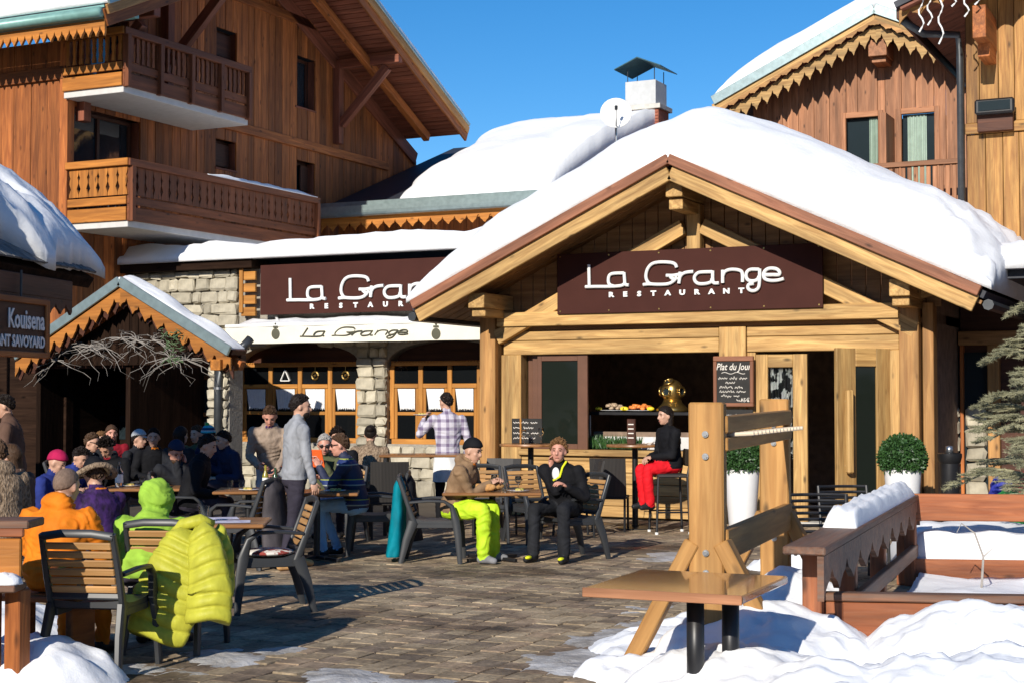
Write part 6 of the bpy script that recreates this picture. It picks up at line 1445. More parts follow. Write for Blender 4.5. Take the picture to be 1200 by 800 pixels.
def stripes(name, cols, s, rough=.9):
    m, nt, nd, lk, b = newmat(name); tc = nd.new('ShaderNodeTexCoord'); sx = nd.new('ShaderNodeSeparateXYZ'); lk.new(tc.outputs['Object'], sx.inputs[0]); m_ = nd.new('ShaderNodeMath'); m_.operation = 'MULTIPLY'; m_.inputs[1].default_value = s; lk.new(sx.outputs[2], m_.inputs[0]); f = nd.new('ShaderNodeMath'); f.operation = 'FRACT'; lk.new(m_.outputs[0], f.inputs[0])
    r = nd.new('ShaderNodeValToRGB'); r.color_ramp.interpolation = 'CONSTANT'; e = r.color_ramp.elements
    while len(e) < len(cols): e.new(.5)
    for q, (p, c) in zip(e, cols): q.position = p; q.color = (*c, 1)
    lk.new(f.outputs[0], r.inputs[0]); lk.new(r.outputs[0], b.inputs['Base Color']); b.inputs['Roughness'].default_value = rough; M[name] = m
stripes('beanie', [(0, (.01, .05, .12)), (.35, (.04, .40, .50)), (.7, (.5, .55, .55)), (.85, (.01, .04, .10))], 14)
stripes('navystripe', [(0, (.018, .024, .06)), (.52, (.30, .34, .30)), (.58, (.012, .03, .13)), (.80, (.35, .40, .05)), (.84, (.018, .024, .06))], 4.5, .7)

def ell(c, R, ax=None, n=14, m=9):
    mb = MB(); mb.sphere((0, 0, 0), R, n, m); A = ax if ax is not None else Matrix.Identity(3); return [Vector(c) + A @ Vector(v) for v in mb.V], mb.F
class Body:
    def __init__(s): s.V = []; s.F = []; s.S = []          # S: (x,y,z,r,matidx)
    def add(s, V, F): n = len(s.V); s.V += list(V); s.F += [[i + n for i in f] for f in F]
    def limb(s, path, rad, m, n=12, flat=None):
        P = [Vector(p) for p in path]; mb = MB(); pp = []; rr = []
        for i in range(len(P) - 1):
            k = max(2, int((P[i + 1] - P[i]).length / .035))
            for j in range(k): t = j / k; pp.append(P[i].lerp(P[i + 1], t)); rr.append(rad[i] + (rad[i + 1] - rad[i]) * smooth01(t))
        pp.append(P[-1]); rr.append(rad[-1])
        # rounded ends
        d0 = (pp[0] - pp[1]).normalized(); d1 = (pp[-1] - pp[-2]).normalized()
        q = [pp[0] + d0 * rr[0] * .75, pp[0] + d0 * rr[0] * .5] + pp + [pp[-1] + d1 * rr[-1] * .5, pp[-1] + d1 * rr[-1] * .75]; w = [rr[0] * .45, rr[0] * .8] + rr + [rr[-1] * .8, rr[-1] * .45]
        mb.tube(q, w, n); s.add([Vector(v) for v in mb.V], mb.F)
        for p, r_ in zip(pp, rr): s.S.append((p.x, p.y, p.z, r_, m))
    def ell(s, c, R, m, ax=None, w=None):
        V, F = ell(c, R, ax); s.add(V, F); c = Vector(c); s.S.append((c.x, c.y, c.z, w if w is not None else sum(R) / 3, m))
def ik(S, T, a, c, pole):
    d = T - S; L = min(d.length, (a + c) * .995); d.normalize(); x = (a * a - c * c + L * L) / (2 * L); h = sqrt(max(0, a * a - x * x)); p = Vector(pole); p = (p - d * p.dot(d)).normalized(); return S + d * x + p * h, S + d * L
def hand(mb, W_, f, nrm, curl, side, k=1.0):
    """W_ wrist, f forearm direction, nrm back-of-hand normal; five bent fingers"""
    f = f.normalized(); nrm = (nrm - f * nrm.dot(f)).normalized(); s = f.cross(nrm) * side
    V, F = ell(W_ + f * .045 * k, (.052 * k, .040 * k, .017 * k), Matrix((f, s, nrm)).transposed(), 10, 7); mb.add(V, F)
    for i, (o, L) in enumerate(((.030, .068), (.011, .078), (-.009, .073), (-.028, .058))):
        p = W_ + f * .082 * k + s * o * k; a = .15; pts = [p - f * .015]
        for seg in range(3):
            pts.append(p); a += curl * (.7 + .25 * seg); d = f * cos(a) - nrm * sin(a) + s * (o * 2.0); p = p + d.normalized() * (L / 2.6) * k
        pts.append(p); mb.tube(pts, [.0095 * k, .0095 * k, .009 * k, .008 * k, .006 * k], 6)
    p = W_ + f * .03 * k + s * .034 * k; d = (f * .7 + s * .75 - nrm * .3).normalized(); p2 = p + d * .036 * k; mb.tube([p - d * .02, p, p2, p2 + (f * .9 + s * .1 - nrm * .35).normalized() * .034 * k], [.011 * k, .0115 * k, .010 * k, .007 * k], 6)

def cap_mesh(lim, R, ctr, A, amp, fr, n=28, m=12, thick=1.06, seed=0, base=0):
    """shell over the skull from the crown down to the angle lim(phi)"""
    mb = MB(); rings = []
    for i in range(m + 1):
        ring = []
        for k in range(n):
            ph = 2 * pi * k / n; th = max(.02, lim(ph) * i / m); d = Vector((sin(th) * cos(ph), sin(th) * sin(ph), cos(th))); q = thick + amp * fbm(d.x * fr + seed, d.y * fr, d.z * fr, 3)
            if i == m: q = 1.0
            ring.append(ctr + A @ Vector((d.x * R[0] * q, d.y * R[1] * q, d.z * R[2] * q + base)))
        rings.append(ring)
    mb.loft(rings); return mb
NP = 0
def person(label, px, D, deg, top='black_', legs='charcoal', shoes='shoe', pose='sit', seat_h=.46, lean=8, k=1.0, bulk=1.1, skin='skin', head=(0, 8), hair=('short', 'hairblack'), hat=None, hL=None, hR=None, headtop=None, knees=(.13, .13), ff=(0.0, 0.0), glasses=False, hood=False, gloves=None, vox=.0125, collar=None, curl=.45, twist=0, group=None, long_coat=False, beard=None, kneef=(.43, .43), fold=1.0):
    global NP; NP += 1
    pos = at_cam(px, D); Mx = Matrix.Translation((pos.x, pos.y, 0)) @ Matrix.Rotation(cam_dir(deg), 4, 'Z')
    mats = [top, legs, shoes, skin, 'lip', 'eye', hair[1] if hair else 'hairblack', gloves or skin, collar or top]
    B = Body(); zh = (seat_h + .095) if pose == 'sit' else .93 * k
    lean = radians(lean)
    if headtop is not None:                                    # scale the trunk so the crown meets the photographed height
        zt = at_d(px, headtop, D).z; want = zt - zh
        have = .52 * cos(lean) + .275; sc_ = max(.8, min(1.22, want / have))
    else: sc_ = k
    hip = Vector((0, 0, zh)); sp = Vector((sin(lean), 0, cos(lean))); fwd = Vector((cos(lean), 0, -sin(lean))); side = Vector((0, 1, 0))
    if twist: R_ = Matrix.Rotation(radians(twist), 3, sp); fT = R_ @ fwd; sT = R_ @ side
    else: fT, sT = fwd, side
    # trunk
    prof = [(-.09, .13, .10), (-.05, .165, .12), (.04, .165, .122), (.16, .152, .115), (.28, .168, .122), (.38, .182, .122), (.455, .178, .104), (.50, .13, .085), (.535, .075, .065)]
    rings = []
    for t, a, c in prof:
        f_ = smooth01((t - .1) / .3); fa = (fwd * (1 - f_) + fT * f_).normalized(); sa = (side * (1 - f_) + sT * f_).normalized(); cc = hip + sp * t * sc_
        if t < .0: cc = hip + Vector((0, 0, 1)) * t
        kk = bulk if .0 <= t <= .5 else 1.0
        rings.append([cc + sa * (a * kk * cos(2 * pi * q / 20)) + fa * (c * kk * sin(2 * pi * q / 20)) for q in range(20)])
        for o in (-.6, 0, .6): p = cc + sa * a * o; B.S.append((p.x, p.y, p.z, c * kk, 0 if t > (.02 if not long_coat else -.2) else 1))
    mb = MB(); mb.loft(rings); B.add([Vector(v) for v in mb.V], mb.F)
    nb = hip + sp * .52 * sc_
    # head frame
    yaw, pit = radians(head[0]), radians(head[1]); Rh = Matrix.Rotation(yaw, 3, 'Z') @ Matrix.Rotation(pit, 3, 'Y')
    neck_dir = (sp * .6 + Vector((0, 0, 1)) * .4 + (Rh @ Vector((1, 0, 0))) * .12).normalized()
    hc = nb + neck_dir * .105 * (1 if k > .9 else .95) + Rh @ Vector((.02, 0, .045)); hs = 1.0 if k > .9 else .93
    B.limb([nb - sp * .03, nb + (hc - nb) * .62], [.058, .054], 3)
    H = lambda x, y, z: hc + Rh @ (Vector((x, y, z)) * hs)
    B.ell(H(-.008, 0, .022), (.098 * hs, .077 * hs, .098 * hs), 3, Rh); B.ell(H(.022, 0, -.045), (.072 * hs, .060 * hs, .078 * hs), 3, Rh); B.ell(H(.062, 0, -.092), (.026, .028, .022), 3, Rh)
    B.ell(H(.072, 0, .028), (.022, .052, .016), 3, Rh); B.limb([H(.086, 0, .018), H(.108, 0, -.028)], [.011, .017], 3, 8)
    for s in (-1, 1): B.ell(H(-.004, s * .080, -.012), (.018, .011, .031), 3, Rh); B.ell(H(.062, s * .040, -.022), (.022, .02, .02), 3, Rh)
    # legs
    hj = [hip + side * (.088 * s) for s in (1, -1)]; ends = []
    for i, s in enumerate((1, -1)):
        if pose == 'sit':
            kn = Vector((kneef[i] * k, s * knees[i], zh + .01)) if seat_h < .6 else Vector((.40, s * knees[i], zh - .04))
            if seat_h > .6: an = Vector((.36 + ff[i], s * knees[i], .40))
            else: an = Vector((kneef[i] * k + ff[i], s * (knees[i] + .01), .095))
        else:
            kn = Vector((.02 + ff[i] * .55, s * .105, .50 * k)); an = Vector((-.02 + ff[i], s * .115, .095))
        lb = 1.3 if legs == 'lime' else 1.12 if legs in ('charcoal', 'red') else 1.0
        B.limb([hj[i], hj[i].lerp(kn, .5), kn], [.092 * lb, .082 * lb, .064 * lb], 1); B.limb([kn, kn.lerp(an, .35), an], [.064 * lb, .062 * lb, .052 * lb if lb < 1.05 else .068], 1)
        toe = Vector((.17, s * .03, -.055)); B.limb([an + Vector((-.035, 0, -.045)), an + Vector((.05, s * .01, -.045)), an + Vector((.135, s * .025, -.06))], [.047, .045, .034], 2); ends.append(an)
    # arms
    arms = []
    for i, (s, tgt) in enumerate(((1, hL), (-1, hR))):
        S_ = hip + sp * .452 * sc_ + sT * (s * .178 * bulk ** .5)
        if tgt is None: tgt = (.06, s * .26, zh - .12) if pose != 'sit' else (.30, s * .13, zh + .10)
        T = Vector(tgt); pole = Vector((-.5, s * .55, -1)); el, wr = ik(S_, T, .295 * k, .255 * k, pole)
        B.limb([S_, S_.lerp(el, .5), el], [.068 * bulk, .057 * bulk, .050 * bulk], 0); B.limb([el, el.lerp(wr, .4), wr], [.050 * bulk, .048 * bulk, .039 * bulk], 0); arms.append((wr, (wr - el).normalized(), s))
    if hood == 'up': B.ell(H(-.03, 0, .0), (.14, .128, .145), 0, Rh, .13); B.ell(nb + Vector((-.02, 0, .02)), (.12, .125, .07), 0)
    elif hood: B.ell(nb - fwd * .075 + sp * .005, (.065, .125, .085), 0, None, .09); B.limb([nb + sT * .085 - sp * .02, nb + fT * .085 - sp * .05, nb - sT * .085 - sp * .02], [.035, .03, .035], 0)
    if collar: 
        ringc = [nb + sp * .015 + (fT * cos(a) * .072 + sT * sin(a) * .082) for a in [2 * pi * q / 10 for q in range(11)]]; B.limb(ringc, [.022] * 11, 8, 8)
    # fuse into one surface
    me = bpy.data.meshes.new('tmp'); me.from_pydata(B.V, [], B.F); ob = bpy.data.objects.new('tmp', me); COL.objects.link(ob)
    rm = ob.modifiers.new('r', 'REMESH'); rm.mode = 'VOXEL'; rm.voxel_size = vox; rm.adaptivity = 0; smm = ob.modifiers.new('s', 'SMOOTH'); smm.factor = .5; smm.iterations = 3
    dg = bpy.context.evaluated_depsgraph_get(); ev = ob.evaluated_get(dg); m2 = bpy.data.meshes.new_from_object(ev); bpy.data.objects.remove(ob); bpy.data.meshes.remove(me)
    nv = len(m2.vertices); co = np.empty(nv * 3); m2.vertices.foreach_get('co', co); co = co.reshape(-1, 3); no = np.empty(nv * 3); m2.vertices.foreach_get('normal', no); no = no.reshape(-1, 3)
    S = np.array(B.S); best = np.full(nv, 9.); mi = np.zeros(nv, int)
    for row in S:
        d = np.sqrt(((co - row[:3]) ** 2).sum(1)) - row[3] * (1.0 if row[4] != 3 else 1.0); u = d < best; best[u] = d[u]; mi[u] = int(row[4])
    disp = np.zeros(nv)
    for i in np.nonzero((mi < 2) | (mi == 8))[0]:
        x, y, z = co[i]; w_ = fbm(x * 3, y * 3, z * 3 + NP, 2); disp[i] = fold * (.008 * fbm(x * 5 + NP, y * 5, z * 7, 2) + .006 * (1 - abs(fbm(x * 4 + w_, y * 4 + NP, z * 13 + 3 * w_, 2)) * 2) - .004)
    co = co + no * disp[:, None]
    faces = [tuple(p.vertices) for p in m2.polygons]; bpy.data.meshes.remove(m2)
    fm = [int(mi[f[0]]) for f in faces]
    out = MB(); out.V = [tuple(c) for c in co]; out.F = [list(f) for f in faces]; out.m = fm
    out.cur = 7
    for wr, d, s in arms: hand(out, wr + d * .005, d, Vector((0, s * .35, 1)) if pose == 'sit' else Vector((0, s, .1)), curl, s if pose == 'sit' else s, 1.05)
    # eyes, brows, mouth
    for s in (-1, 1):
        out.cur = 5; V, F = ell(H(.0835, s * .031, .010), (.007, .0125, .0055), Rh, 8, 6); out.add(V, F)
        out.cur = 6; out.tube([H(.091, s * .014, .030), H(.094, s * .032, .035), H(.083, s * .050, .029)], [.004, .005, .003], 5)
    out.cur = 4; V, F = ell(H(.091, 0, -.066), (.007, .023, .0055), Rh, 10, 6); out.add(V, F)
    if beard: 
        out.cur = 6; V, F = ell(H(.052, 0, -.078), (.046, .057, .042), Rh, 14, 9); out.add(V, F)
    M3 = Mx.to_3x3(); me = bpy.data.meshes.new('person'); me.from_pydata(out.V, [], out.F)
    for q in mats: me.materials.append(M[q])
    me.polygons.foreach_set('material_index', out.m); me.shade_smooth()
    o = bpy.data.objects.new('person', me); link(o, None, Mx); tag(o, label, 'person', group or 'people on the terrace')
    def part(mb, nm, mt, smooth=True):
        mb.V = [tuple(Mx @ Vector(v)) for v in mb.V]; return mb.build(nm, mt, o, smooth=smooth)
    ctr = H(-.008, 0, .022); R = (.098 * hs, .077 * hs, .098 * hs)
    if hair and not (hood == 'up'):
        st, hm = hair; fl = {'short': (.92, 1.68, 2.42), 'bald': (.8, 1.6, 2.3), 'curly': (.95, 1.62, 2.25), 'long': (1.05, 1.9, 2.4), 'bun': (.85, 1.6, 2.3)}[st]
        def lim(ph): c = cos(ph); return .10 * fbm(cos(ph) * 4 + NP, sin(ph) * 4, NP, 2) + fl[1] + (fl[0] - fl[1]) * max(0, c) ** .8 + (fl[2] - fl[1]) * max(0, -c) ** .8
        am, fq, th = {'short': (.20, 13, 1.11), 'bald': (.01, 5, 1.025), 'curly': (.42, 11, 1.24), 'long': (.06, 6, 1.13), 'bun': (.05, 6, 1.10)}[st]
        part(cap_mesh(lim, R, ctr, Rh, am, fq, 40, 18, th, NP), 'hair', hm, st not in ('curly', 'short'))
        if st == 'long':
            mb = MB(); rings = []
            for i in range(12):
                t = i / 11; z = .03 - .36 * t; w = .088 * (1 - .25 * t); dp = .055 * (1 - .3 * t); x = -.055 - .035 * t + .03 * sin(t * 3); rings.append([H(x + dp * cos(2 * pi * q / 18) * (1 + .12 * sin(q * 5 + i)), w * sin(2 * pi * q / 18) * (1 + .1 * sin(q * 3)), z) for q in range(18)])
            mb.loft(rings); part(mb, 'hair_length', hm)
        if st == 'bun': mb = MB(); V, F = ell(H(-.10, 0, .075), (.045, .05, .045), Rh); mb.add(V, F); part(mb, 'hair_bun', hm)
    if hat:
        st, hm = hat
        if st in ('beanie', 'pompom'):
            part(cap_mesh(lambda ph: 1.52 + (.55 if cos(ph) < 0 else -.22) * abs(cos(ph)), R, ctr, Rh, .03, 5, 36, 14, 1.20, NP, .008), 'beanie', hm)
            if st == 'pompom': mb = MB(); V, F = ell(H(-.02, 0, .15), (.03, .03, .03), Rh); mb.add(V, F); part(mb, 'pompom', 'baggreen')
        if st in ('cap', 'beret'):
            c_ = part(cap_mesh(lambda ph: 1.38 + .4 * max(0, -cos(ph)) - .15 * max(0, cos(ph)), R, ctr, Rh, .02, 5, 36, 14, 1.16 if st == 'cap' else 1.28, NP, .01), 'cap_crown', hm)
            if st == 'cap': mb = MB(); V, F = ell(H(.115, 0, .045), (.065, .062, .009), Rh); mb.add(V, F); part(mb, 'cap_brim', hm)
        if st == 'brim':
            part(cap_mesh(lambda ph: 1.45, R, ctr, Rh, .02, 5, 36, 14, 1.22, NP, .02), 'hat_crown', hm)
            for nm, rr, zz, mt in (('hat_brim', .185, .02, 'fur'), ('hat_band', .125, .035, 'cream')):
                mb = MB(); mb.tube([H(rr * cos(2 * pi * q / 24), rr * .9 * sin(2 * pi * q / 24), zz + .025 * cos(2 * pi * q / 12)) for q in range(25)], .024 if nm == 'hat_brim' else .018, 8); part(mb, nm, mt)
    if glasses:
        mb = MB()
        for s in (-1, 1): V, F = ell(H(.094, s * .032, .010), (.007, .027, .019), Rh, 12, 8); mb.add(V, F); mb.tube([H(.088, s * .058, .016), H(.02, s * .082, .014)], .004, 5)
        mb.tube([H(.098, -.01, .014), H(.098, .01, .014)], .004, 5); part(mb, 'sunglasses', 'eye')
    return o, Mx, H, nb
# --- the two skiers at the middle table
o, Mx, H, nb = person('person in brown hoodie, black beanie and lime trousers leaning over the bread', 530, 16.55, 108, 'hoodie', 'lime', 'shoegrey', lean=20, head=(-12, 14), hair=None, hat=('beanie', 'black_'), hL=(.40, .22, .83), hR=(.40, .08, .82), headtop=513, hood=True, collar='orangej', knees=(.10, .20), bulk=1.12, vox=.011, curl=.8, fold=1.5)
mb = MB(); V, F = ell((.10, -.17, zb_), (.02, .05, .05)) if False else ell((.19, -.175, .93), (.05, .016, .05)); mb.add(V, F); mb.V = [tuple(Mx @ Vector(v)) for v in mb.V]; mb.build('yellow_sleeve_patch', 'yellowtrim', o, smooth=True)
o, Mx, H, nb = person('curly haired person in black ski jacket with yellow trim, chin on hand', 664, 16.7, 207, 'black_', 'charcoal', 'shoe', lean=20, head=(14, -2), hair=('curly', 'haircurl'), skin='skinred', hR=(.235, -.06, .985), hL=(.33, .16, .80), headtop=515, bulk=1.2, knees=(.16, .18), collar='black_', vox=.011)
mb = MB(); c = nb; mb.tube([c + Vector((.02, .085, .04)), c + Vector((.085, .07, -.02)), c + Vector((.115, .05, -.12)), c + Vector((.105, -.03, -.16))], .012, 6); mb.V = [tuple(Mx @ Vector(v)) for v in mb.V]; mb.build('yellow_zip_trim', 'yellowtrim', o)
mb = MB(); V, F = ell(nb + Vector((.105, 0, -.09)), (.02, .045, .07)); mb.add(V, F); mb.V = [tuple(Mx @ Vector(v)) for v in mb.V]; mb.build('white_undershirt', 'white_', o, smooth=True)
for s in (-1, 1):
    mb = MB(); V, F = ell((.43 + .12, s * .19, .06), (.06, .03, .02)); mb.add(V, F); mb.V = [tuple(Mx @ Vector(v)) for v in mb.V]; mb.build('shoe_flash', 'yellowtrim', o, smooth=True)
# --- standing people
o, Mx, H, nb = person('person standing in grey sweater and dark jeans with tan boots, looking towards the windows', 346, 15.75, 62, 'greyknit', 'darkjean', 'tanboot', pose='stand', lean=2, head=(-22, 4), hair=('short', 'hairblack'), headtop=458, bulk=1.06, hL=(.10, .27, .80), hR=(.12, -.25, .82), ff=(.12, -.14), beard=True, vox=.0115)
o, Mx, H, nb = person('waiter in purple plaid shirt seen from behind, holding up a plate', 525, 20.7, 345, 'plaid', 'black_', 'shoe', pose='stand', lean=2, head=(28, 2), hair=('short', 'hairblack'), headtop=456, bulk=1.08, hL=(.28, .27, 1.44), hR=(.10, -.27, .95))
p = Mx @ Vector((.36, .28, 1.50)); plate(tuple(p), 'white plate carried by the waiter', 'food')
mb = MB(); rings = [[tuple(Mx @ Vector((.13 * cos(a) * w, .19 * sin(a) * w, z))) for a in [2 * pi * q / 20 for q in range(20)]] for z, w in ((.97, 1.0), (.8, 1.06), (.62, 1.1))]; mb.loft(rings); mb.build('white_apron', 'white_', o)
person('person standing in brown sweater in front of the dark canopy, face in profile', 18, 16.6, 262, 'brownknit', 'darkjean', pose='stand', lean=6, head=(5, 14), hair=('short', 'hairblack'), headtop=458, hR=(.3, -.2, 1.05), hL=(.3, .2, 1.05))
person('person in beige sweater bending over the bottle table', 318, 18.4, 175, 'beige', 'palegrey', pose='stand', lean=20, fold=1.5, collar='purple', head=(0, 36), hair=('short', 'hairbrown'), skin='skinred', headtop=473, hL=(.42, .1, .90), hR=(.34, -.12, .95))
# --- seated around the left tables
person('person in navy jacket with stripes, jeans and sunglasses, elbows on table', 420, 17.05, 266, 'navystripe', 'denim', 'shoe', lean=16, head=(4, 8), hair=('short', 'hairbrown'), skin='skinred', glasses=True, headtop=506, hL=(.42, .08, .98), hR=(.40, -.10, .84), bulk=1.15, ff=(-.05, -.2), vox=.0115)
o, Mx, H, nb = person('grey haired person in dark olive vest holding an orange folder', 386, 18.3, 205, 'olive', 'darkjean', lean=10, head=(30, 16), hair=('short', 'hairgrey'), skin='skinred', headtop=508, glasses=True, hL=(.36, .14, .98), hR=(.34, -.12, .98))
q = Mx @ Vector((.42, .02, 1.04)); fd = Mx.to_3x3() @ Vector((.35, 0, .94)); sd_ = Mx.to_3x3() @ Vector((0, 1, 0)); mb = MB(); mb.bar(q - sd_ * .16, q + sd_ * .16, .012, .22, up=fd); tag(mb.build('orange_folder', 'orange'), 'bright orange menu folder held by the grey haired person', 'folder')
person('person with dark hair bun seen from behind beside the stone pier', 432, 20.4, 12, 'fur', 'darkjean', lean=8, head=(10, 0), hair=('bun', 'hairblack'), headtop=498, bulk=1.2, seat_h=.5)
person('person in black sweater with sunglasses and cropped hair, facing the yard tables', 90, 20.2, 104, 'black_', 'darkjean', lean=20, head=(-6, 12), hair=('short', 'hairbrown'), glasses=True, headtop=507, bulk=1.18, collar='white_', hL=(.42, .1, .84), hR=(.42, -.12, .82))
person('dark haired person in black bending head down over the carafe', 138, 19.0, 192, 'black_', 'darkjean', lean=22, head=(-8, 42), hair=('curly', 'hairblack'), skin='skintan', headtop=510, collar='winered', hL=(.36, .1, .84), hR=(.36, -.12, .84))
person('person in dark jacket and pale peaked cap beside the red bench back', 154, 21.2, 110, 'charcoal', 'darkjean', lean=10, head=(0, 6), hair=('short', 'hairblack'), hat=('cap', 'palegrey'), headtop=505)
person('short haired person in dark fleece with orange collar smiling', 178, 20.6, 150, 'black_', 'darkjean', lean=10, head=(-20, 4), hair=('short', 'hairblack'), headtop=503, collar='orangej', seat_h=.5)
person('person in dark beret eating with hand raised to mouth', 192, 17.9, 128, 'charcoal', 'darkjean', lean=22, head=(-18, 26), hair=('short', 'hairbrown'), skin='skinred', hat=('beret', 'navy'), headtop=518, hL=(.30, .08, .98), hR=(.28, -.03, 1.0), beard=True)
person('dark haired person in black jacket with pale collar, seen in profile', 222, 17.1, 84, 'black_', 'darkjean', lean=16, head=(-14, 16), hair=('short', 'hairblack'), headtop=508, bulk=1.2, collar='white_', seat_h=.48)
person('person with dark ponytail turned away behind the black jackets', 207, 20.2, 30, 'charcoal', 'darkjean', lean=6, head=(0, 0), hair=('long', 'hairblack'), headtop=501, seat_h=.52)
person('person in teal striped pompom beanie and dark jacket with pale scarf', 254, 20.6, 212, 'navy', 'darkjean', lean=12, head=(10, 18), hair=('short', 'hairblack'), hat=('pompom', 'beanie'), headtop=498, collar='palegrey', bulk=1.18, hL=(.34, .1, .86), hR=(.34, -.1, .86), seat_h=.5)
person('person with long brown hair in brown coat seated below the hanging sign', 26, 14.4, 286, 'brownknit', 'darkjean', lean=8, head=(0, 10), hair=('long', 'hairbrown'), headtop=521, collar='fur', bulk=1.15)
person('small person in blue jacket and crimson hat behind the shaved head', 50, 15.6, 100, 'bluej', 'darkjean', lean=14, head=(0, 24), hair=None, hat=('beanie', 'pinkhat'), headtop=546, k=.85, bulk=1.05)
o, Mx, H, nb = person('person in orange jacket with shaved head seen from behind', 62, 10.2, 14, 'orangej', 'orangej', lean=14, head=(-12, 14), hair=('bald', 'stubble'), headtop=552, bulk=1.27, long_coat=True, fold=1.9, collar='orangej', hood=True, hL=(.45, .2, .74), hR=(.45, -.15, .74), vox=.0115)
person('person in fur brimmed black hat and purple patterned jacket between orange and green jackets', 120, 12.7, 318, 'purple', 'darkjean', lean=12, head=(-10, 16), hair=('short', 'hairbrown'), hat=('brim', 'black_'), headtop=553, bulk=1.1, collar='orangej', hL=(.4, .1, .82), hR=(.4, -.1, .82))
person('person in lime green hooded sweatshirt, hood up, seen from behind', 166, 10.55, 8, 'limegreen', 'darkjean', lean=34, fold=1.8, head=(0, 26), hair=None, headtop=572, hood='up', bulk=1.2, hL=(.42, .14, .76), hR=(.42, -.14, .76), vox=.0115)
# --- woman on the bar stool
person('person in black jacket and red trousers with long dark hair on the bar stool', 787, 19.95, 248, 'black_', 'red', 'shoe', lean=6, seat_h=.77, head=(4, 4), hair=('long', 'hairblack'), headtop=476, bulk=1.12, hL=(.30, .05, .98), hR=(.32, -.04, .97), knees=(.08, .1))

# --- more diners packed into the left tables
person('person with fair hair and black jacket behind the sunglasses', 116, 21.6, 150, 'charcoal', 'darkjean', lean=12, head=(-10, 10), hair=('short', 'haircurl'), headtop=509, seat_h=.5)
person('person in wine red pullover between the sunglasses and the pale cap', 131, 22.2, 170, 'winered', 'darkjean', lean=8, head=(15, 4), hair=('long', 'hairbrown'), skin='skinred', headtop=500, seat_h=.54)
person('person in dark green fleece beside the striped pompom beanie', 236, 21.4, 190, 'olive', 'darkjean', lean=10, head=(-20, 8), hair=('short', 'hairbrown'), headtop=500, seat_h=.54)
person('person in navy jacket turned towards the drainpipe', 276, 20.4, 235, 'navy', 'darkjean', lean=14, head=(0, 14), hair=('short', 'hairblack'), headtop=506, seat_h=.5)
person('dark haired person in black behind the grey haired diner', 398, 19.6, 190, 'black_', 'darkjean', lean=8, head=(10, 8), hair=('curly', 'hairblack'), headtop=503, seat_h=.52)
person('person in dark brown coat with hood down at the canopy post', 4, 13.4, 320, 'fur', 'darkjean', lean=8, head=(0, 8), hair=('short', 'hairbrown'), headtop=512, hood=True, bulk=1.2)
person('person in blue ski jacket bent over the table by the crimson hat', 74, 18.3, 120, 'bluej', 'darkjean', lean=30, head=(0, 30), hair=('short', 'hairblack'), headtop=528, bulk=1.12)
# ================================================================ coats on chair backs
def drape(pos, deg, w, z1, z0, depth, mat, label, name='coat', lobes=1, quilt=0, back=-.36, seed=1, skew=0.0, taper=1.25):
    """garment folded over a chair back: lobes hang side by side; quilt = number of padded rows"""
    R = Matrix.Translation((pos.x, pos.y, 0)) @ Matrix.Rotation(cam_dir(deg), 4, 'Z'); r = thing(name, label, 'jacket', pos, 0, 'garments on chair backs'); random.seed(seed)
    for L in range(lobes):
        mb = MB(); rings = []; n = 56; cw = w / lobes; yc = (L - (lobes - 1) / 2) * cw * 1.02; zl = z0 + random.uniform(0, .10) * (lobes > 1)
        for i in range(n + 1):
            t = i / n; z = z1 - (z1 - zl) * t; ww = cw * .5 * (.82 + (taper - .82) * t) * (smooth01(t * 9) * .6 + .4); dd = depth * .5 * (.75 + .5 * t) * (smooth01(t * 6) * .7 + .3)
            if quilt: q = abs(sin(pi * t * quilt)) ** .55; ww *= .93 + .09 * q; dd *= .80 + .28 * q
            ring = []
            for a in range(30):
                an = 2 * pi * a / 30; f = 1 + .07 * fbm(cos(an) * 2 + seed, sin(an) * 2, z * 5 + L, 3) + (.05 * sin(an * 5 + L) * t if not quilt else .02 * sin(an * 9 + i * .6)); dr_ = .05 * t * t
                ring.append(R @ Vector((back - .02 - dr_ + dd * cos(an) * f, yc * (1 + .35 * t) + skew * t + ww * sin(an) * f, z)))
            rings.append(ring)
        mb.loft(rings); mb.build('panel', mat, r, smooth=True)
    return r
drape(C4, 92, .40, .92, .06, .16, 'tealj', 'teal jacket hung over the chair of the skier in lime trousers', 'ski_jacket', 1, 0, seed=2)
drape(C3, 268, .46, .90, .16, .18, 'charcoal', 'black coat hung over the chair of the man in jeans', 'coat', 1, 0, seed=5)
seat('arm', at_cam(282, 15.9), 285, 'armchair beside the bottle table, hidden by a grey coat'); drape(at_cam(282, 15.9), 285, .46, .92, .10, .2, 'greycoat', 'dark grey coat hung over the chair beside the bottle table', 'coat', 1, 0, seed=8)
p = at_cam(712, 20.5); mb = MB(); mb.sphere((p.x, p.y, .62), (.13, .07, .2), 14, 10); mb.V = [(v[0] + .03 * fbm(v[0] * 8, v[2] * 8), v[1], max(.42, v[2])) for v in mb.V]; t = thing('white_bag', 'white bag standing on the seat of the wicker chair under the window', 'bag', (p.x, p.y, .42)); mb.build('body', 'white_', t, smooth=True); mb = MB(); mb.tube([(p.x - .07, p.y, .78), (p.x - .05, p.y, .92), (p.x + .05, p.y, .92), (p.x + .07, p.y, .78)], .01, 6); mb.build('handle', 'greycoat', t)

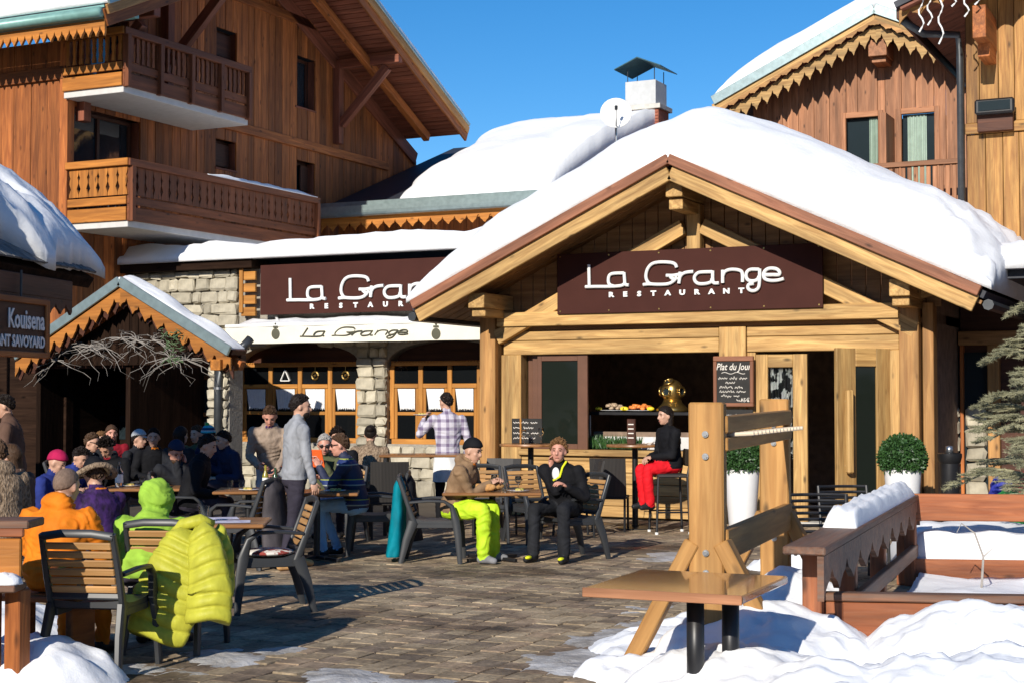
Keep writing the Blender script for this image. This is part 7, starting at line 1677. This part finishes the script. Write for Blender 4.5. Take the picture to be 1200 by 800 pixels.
# the yellow puffer: two quilted halves and a hanging sleeve over the chair back
pf = thing('puffer_jacket', 'bright yellow quilted puffer jacket hung over the chair back', 'jacket', at_cam(215, 10.25), 0, 'garments on chair backs')
def padded(path, ws, dep, rows, seed, nm):
    """path: points down the middle; ws: half widths; quilted tube flattened towards the viewer"""
    mb = MB(); rings = []; n = rows * 7; P = [Vector(p) for p in path]; sdv = Vector((cos(TH), sin(TH), 0)); fdv = Vector((sin(TH), -cos(TH), 0))
    for i in range(n + 1):
        t = i / n; g = t * (len(P) - 1); k = min(int(g), len(P) - 2); f = g - k; c = P[k].lerp(P[k + 1], f); w = ws[k] + (ws[k + 1] - ws[k]) * f; q = abs(sin(pi * t * rows)) ** .5; e = min(1, .55 + t * 6)
        tilt = (P[k + 1] - P[k]).normalized(); sx = (sdv - tilt * sdv.dot(tilt)).normalized()
        ring = []
        for a in range(36):
            an = 2 * pi * a / 36; wr = 1 + .05 * fbm(cos(an) * 3 + seed, sin(an) * 3, t * rows * .9, 3) + .035 * fbm(cos(an) * 9, sin(an) * 9 + seed, t * rows * 2, 2)
            ring.append(c + sx * (w * (.95 + .05 * q) * e * cos(an) * wr) + fdv * (dep * (.62 + .42 * q) * e * sin(an) * wr) + Vector((0, 0, .02 * cos(an * 2 + seed))))
        rings.append(ring)
    mb.loft(rings); mb.build(nm, 'puffer', pf, smooth=True)
def pd(px, py, D): return at_d(px, py, D)
padded([pd(222, 622, 10.35), pd(212, 655, 10.28), pd(196, 700, 10.22), pd(183, 748, 10.2)], [.13, .19, .235, .20], .075, 8, 1.3, 'left_half')
padded([pd(236, 614, 10.35), pd(243, 650, 10.22), pd(247, 690, 10.15), pd(243, 728, 10.12)], [.085, .125, .15, .155], .08, 7, 4.1, 'right_half')
padded([pd(252, 618, 10.45), pd(262, 650, 10.42), pd(264, 690, 10.4)], [.06, .07, .065], .06, 5, 7.7, 'sleeve')
mb = MB(); mb.tube([pd(200, 628, 10.42), pd(215, 614, 10.40), pd(235, 609, 10.38), pd(250, 614, 10.42)], [.03, .045, .045, .03], 10); mb.build('collar', 'puffer', pf, smooth=True)
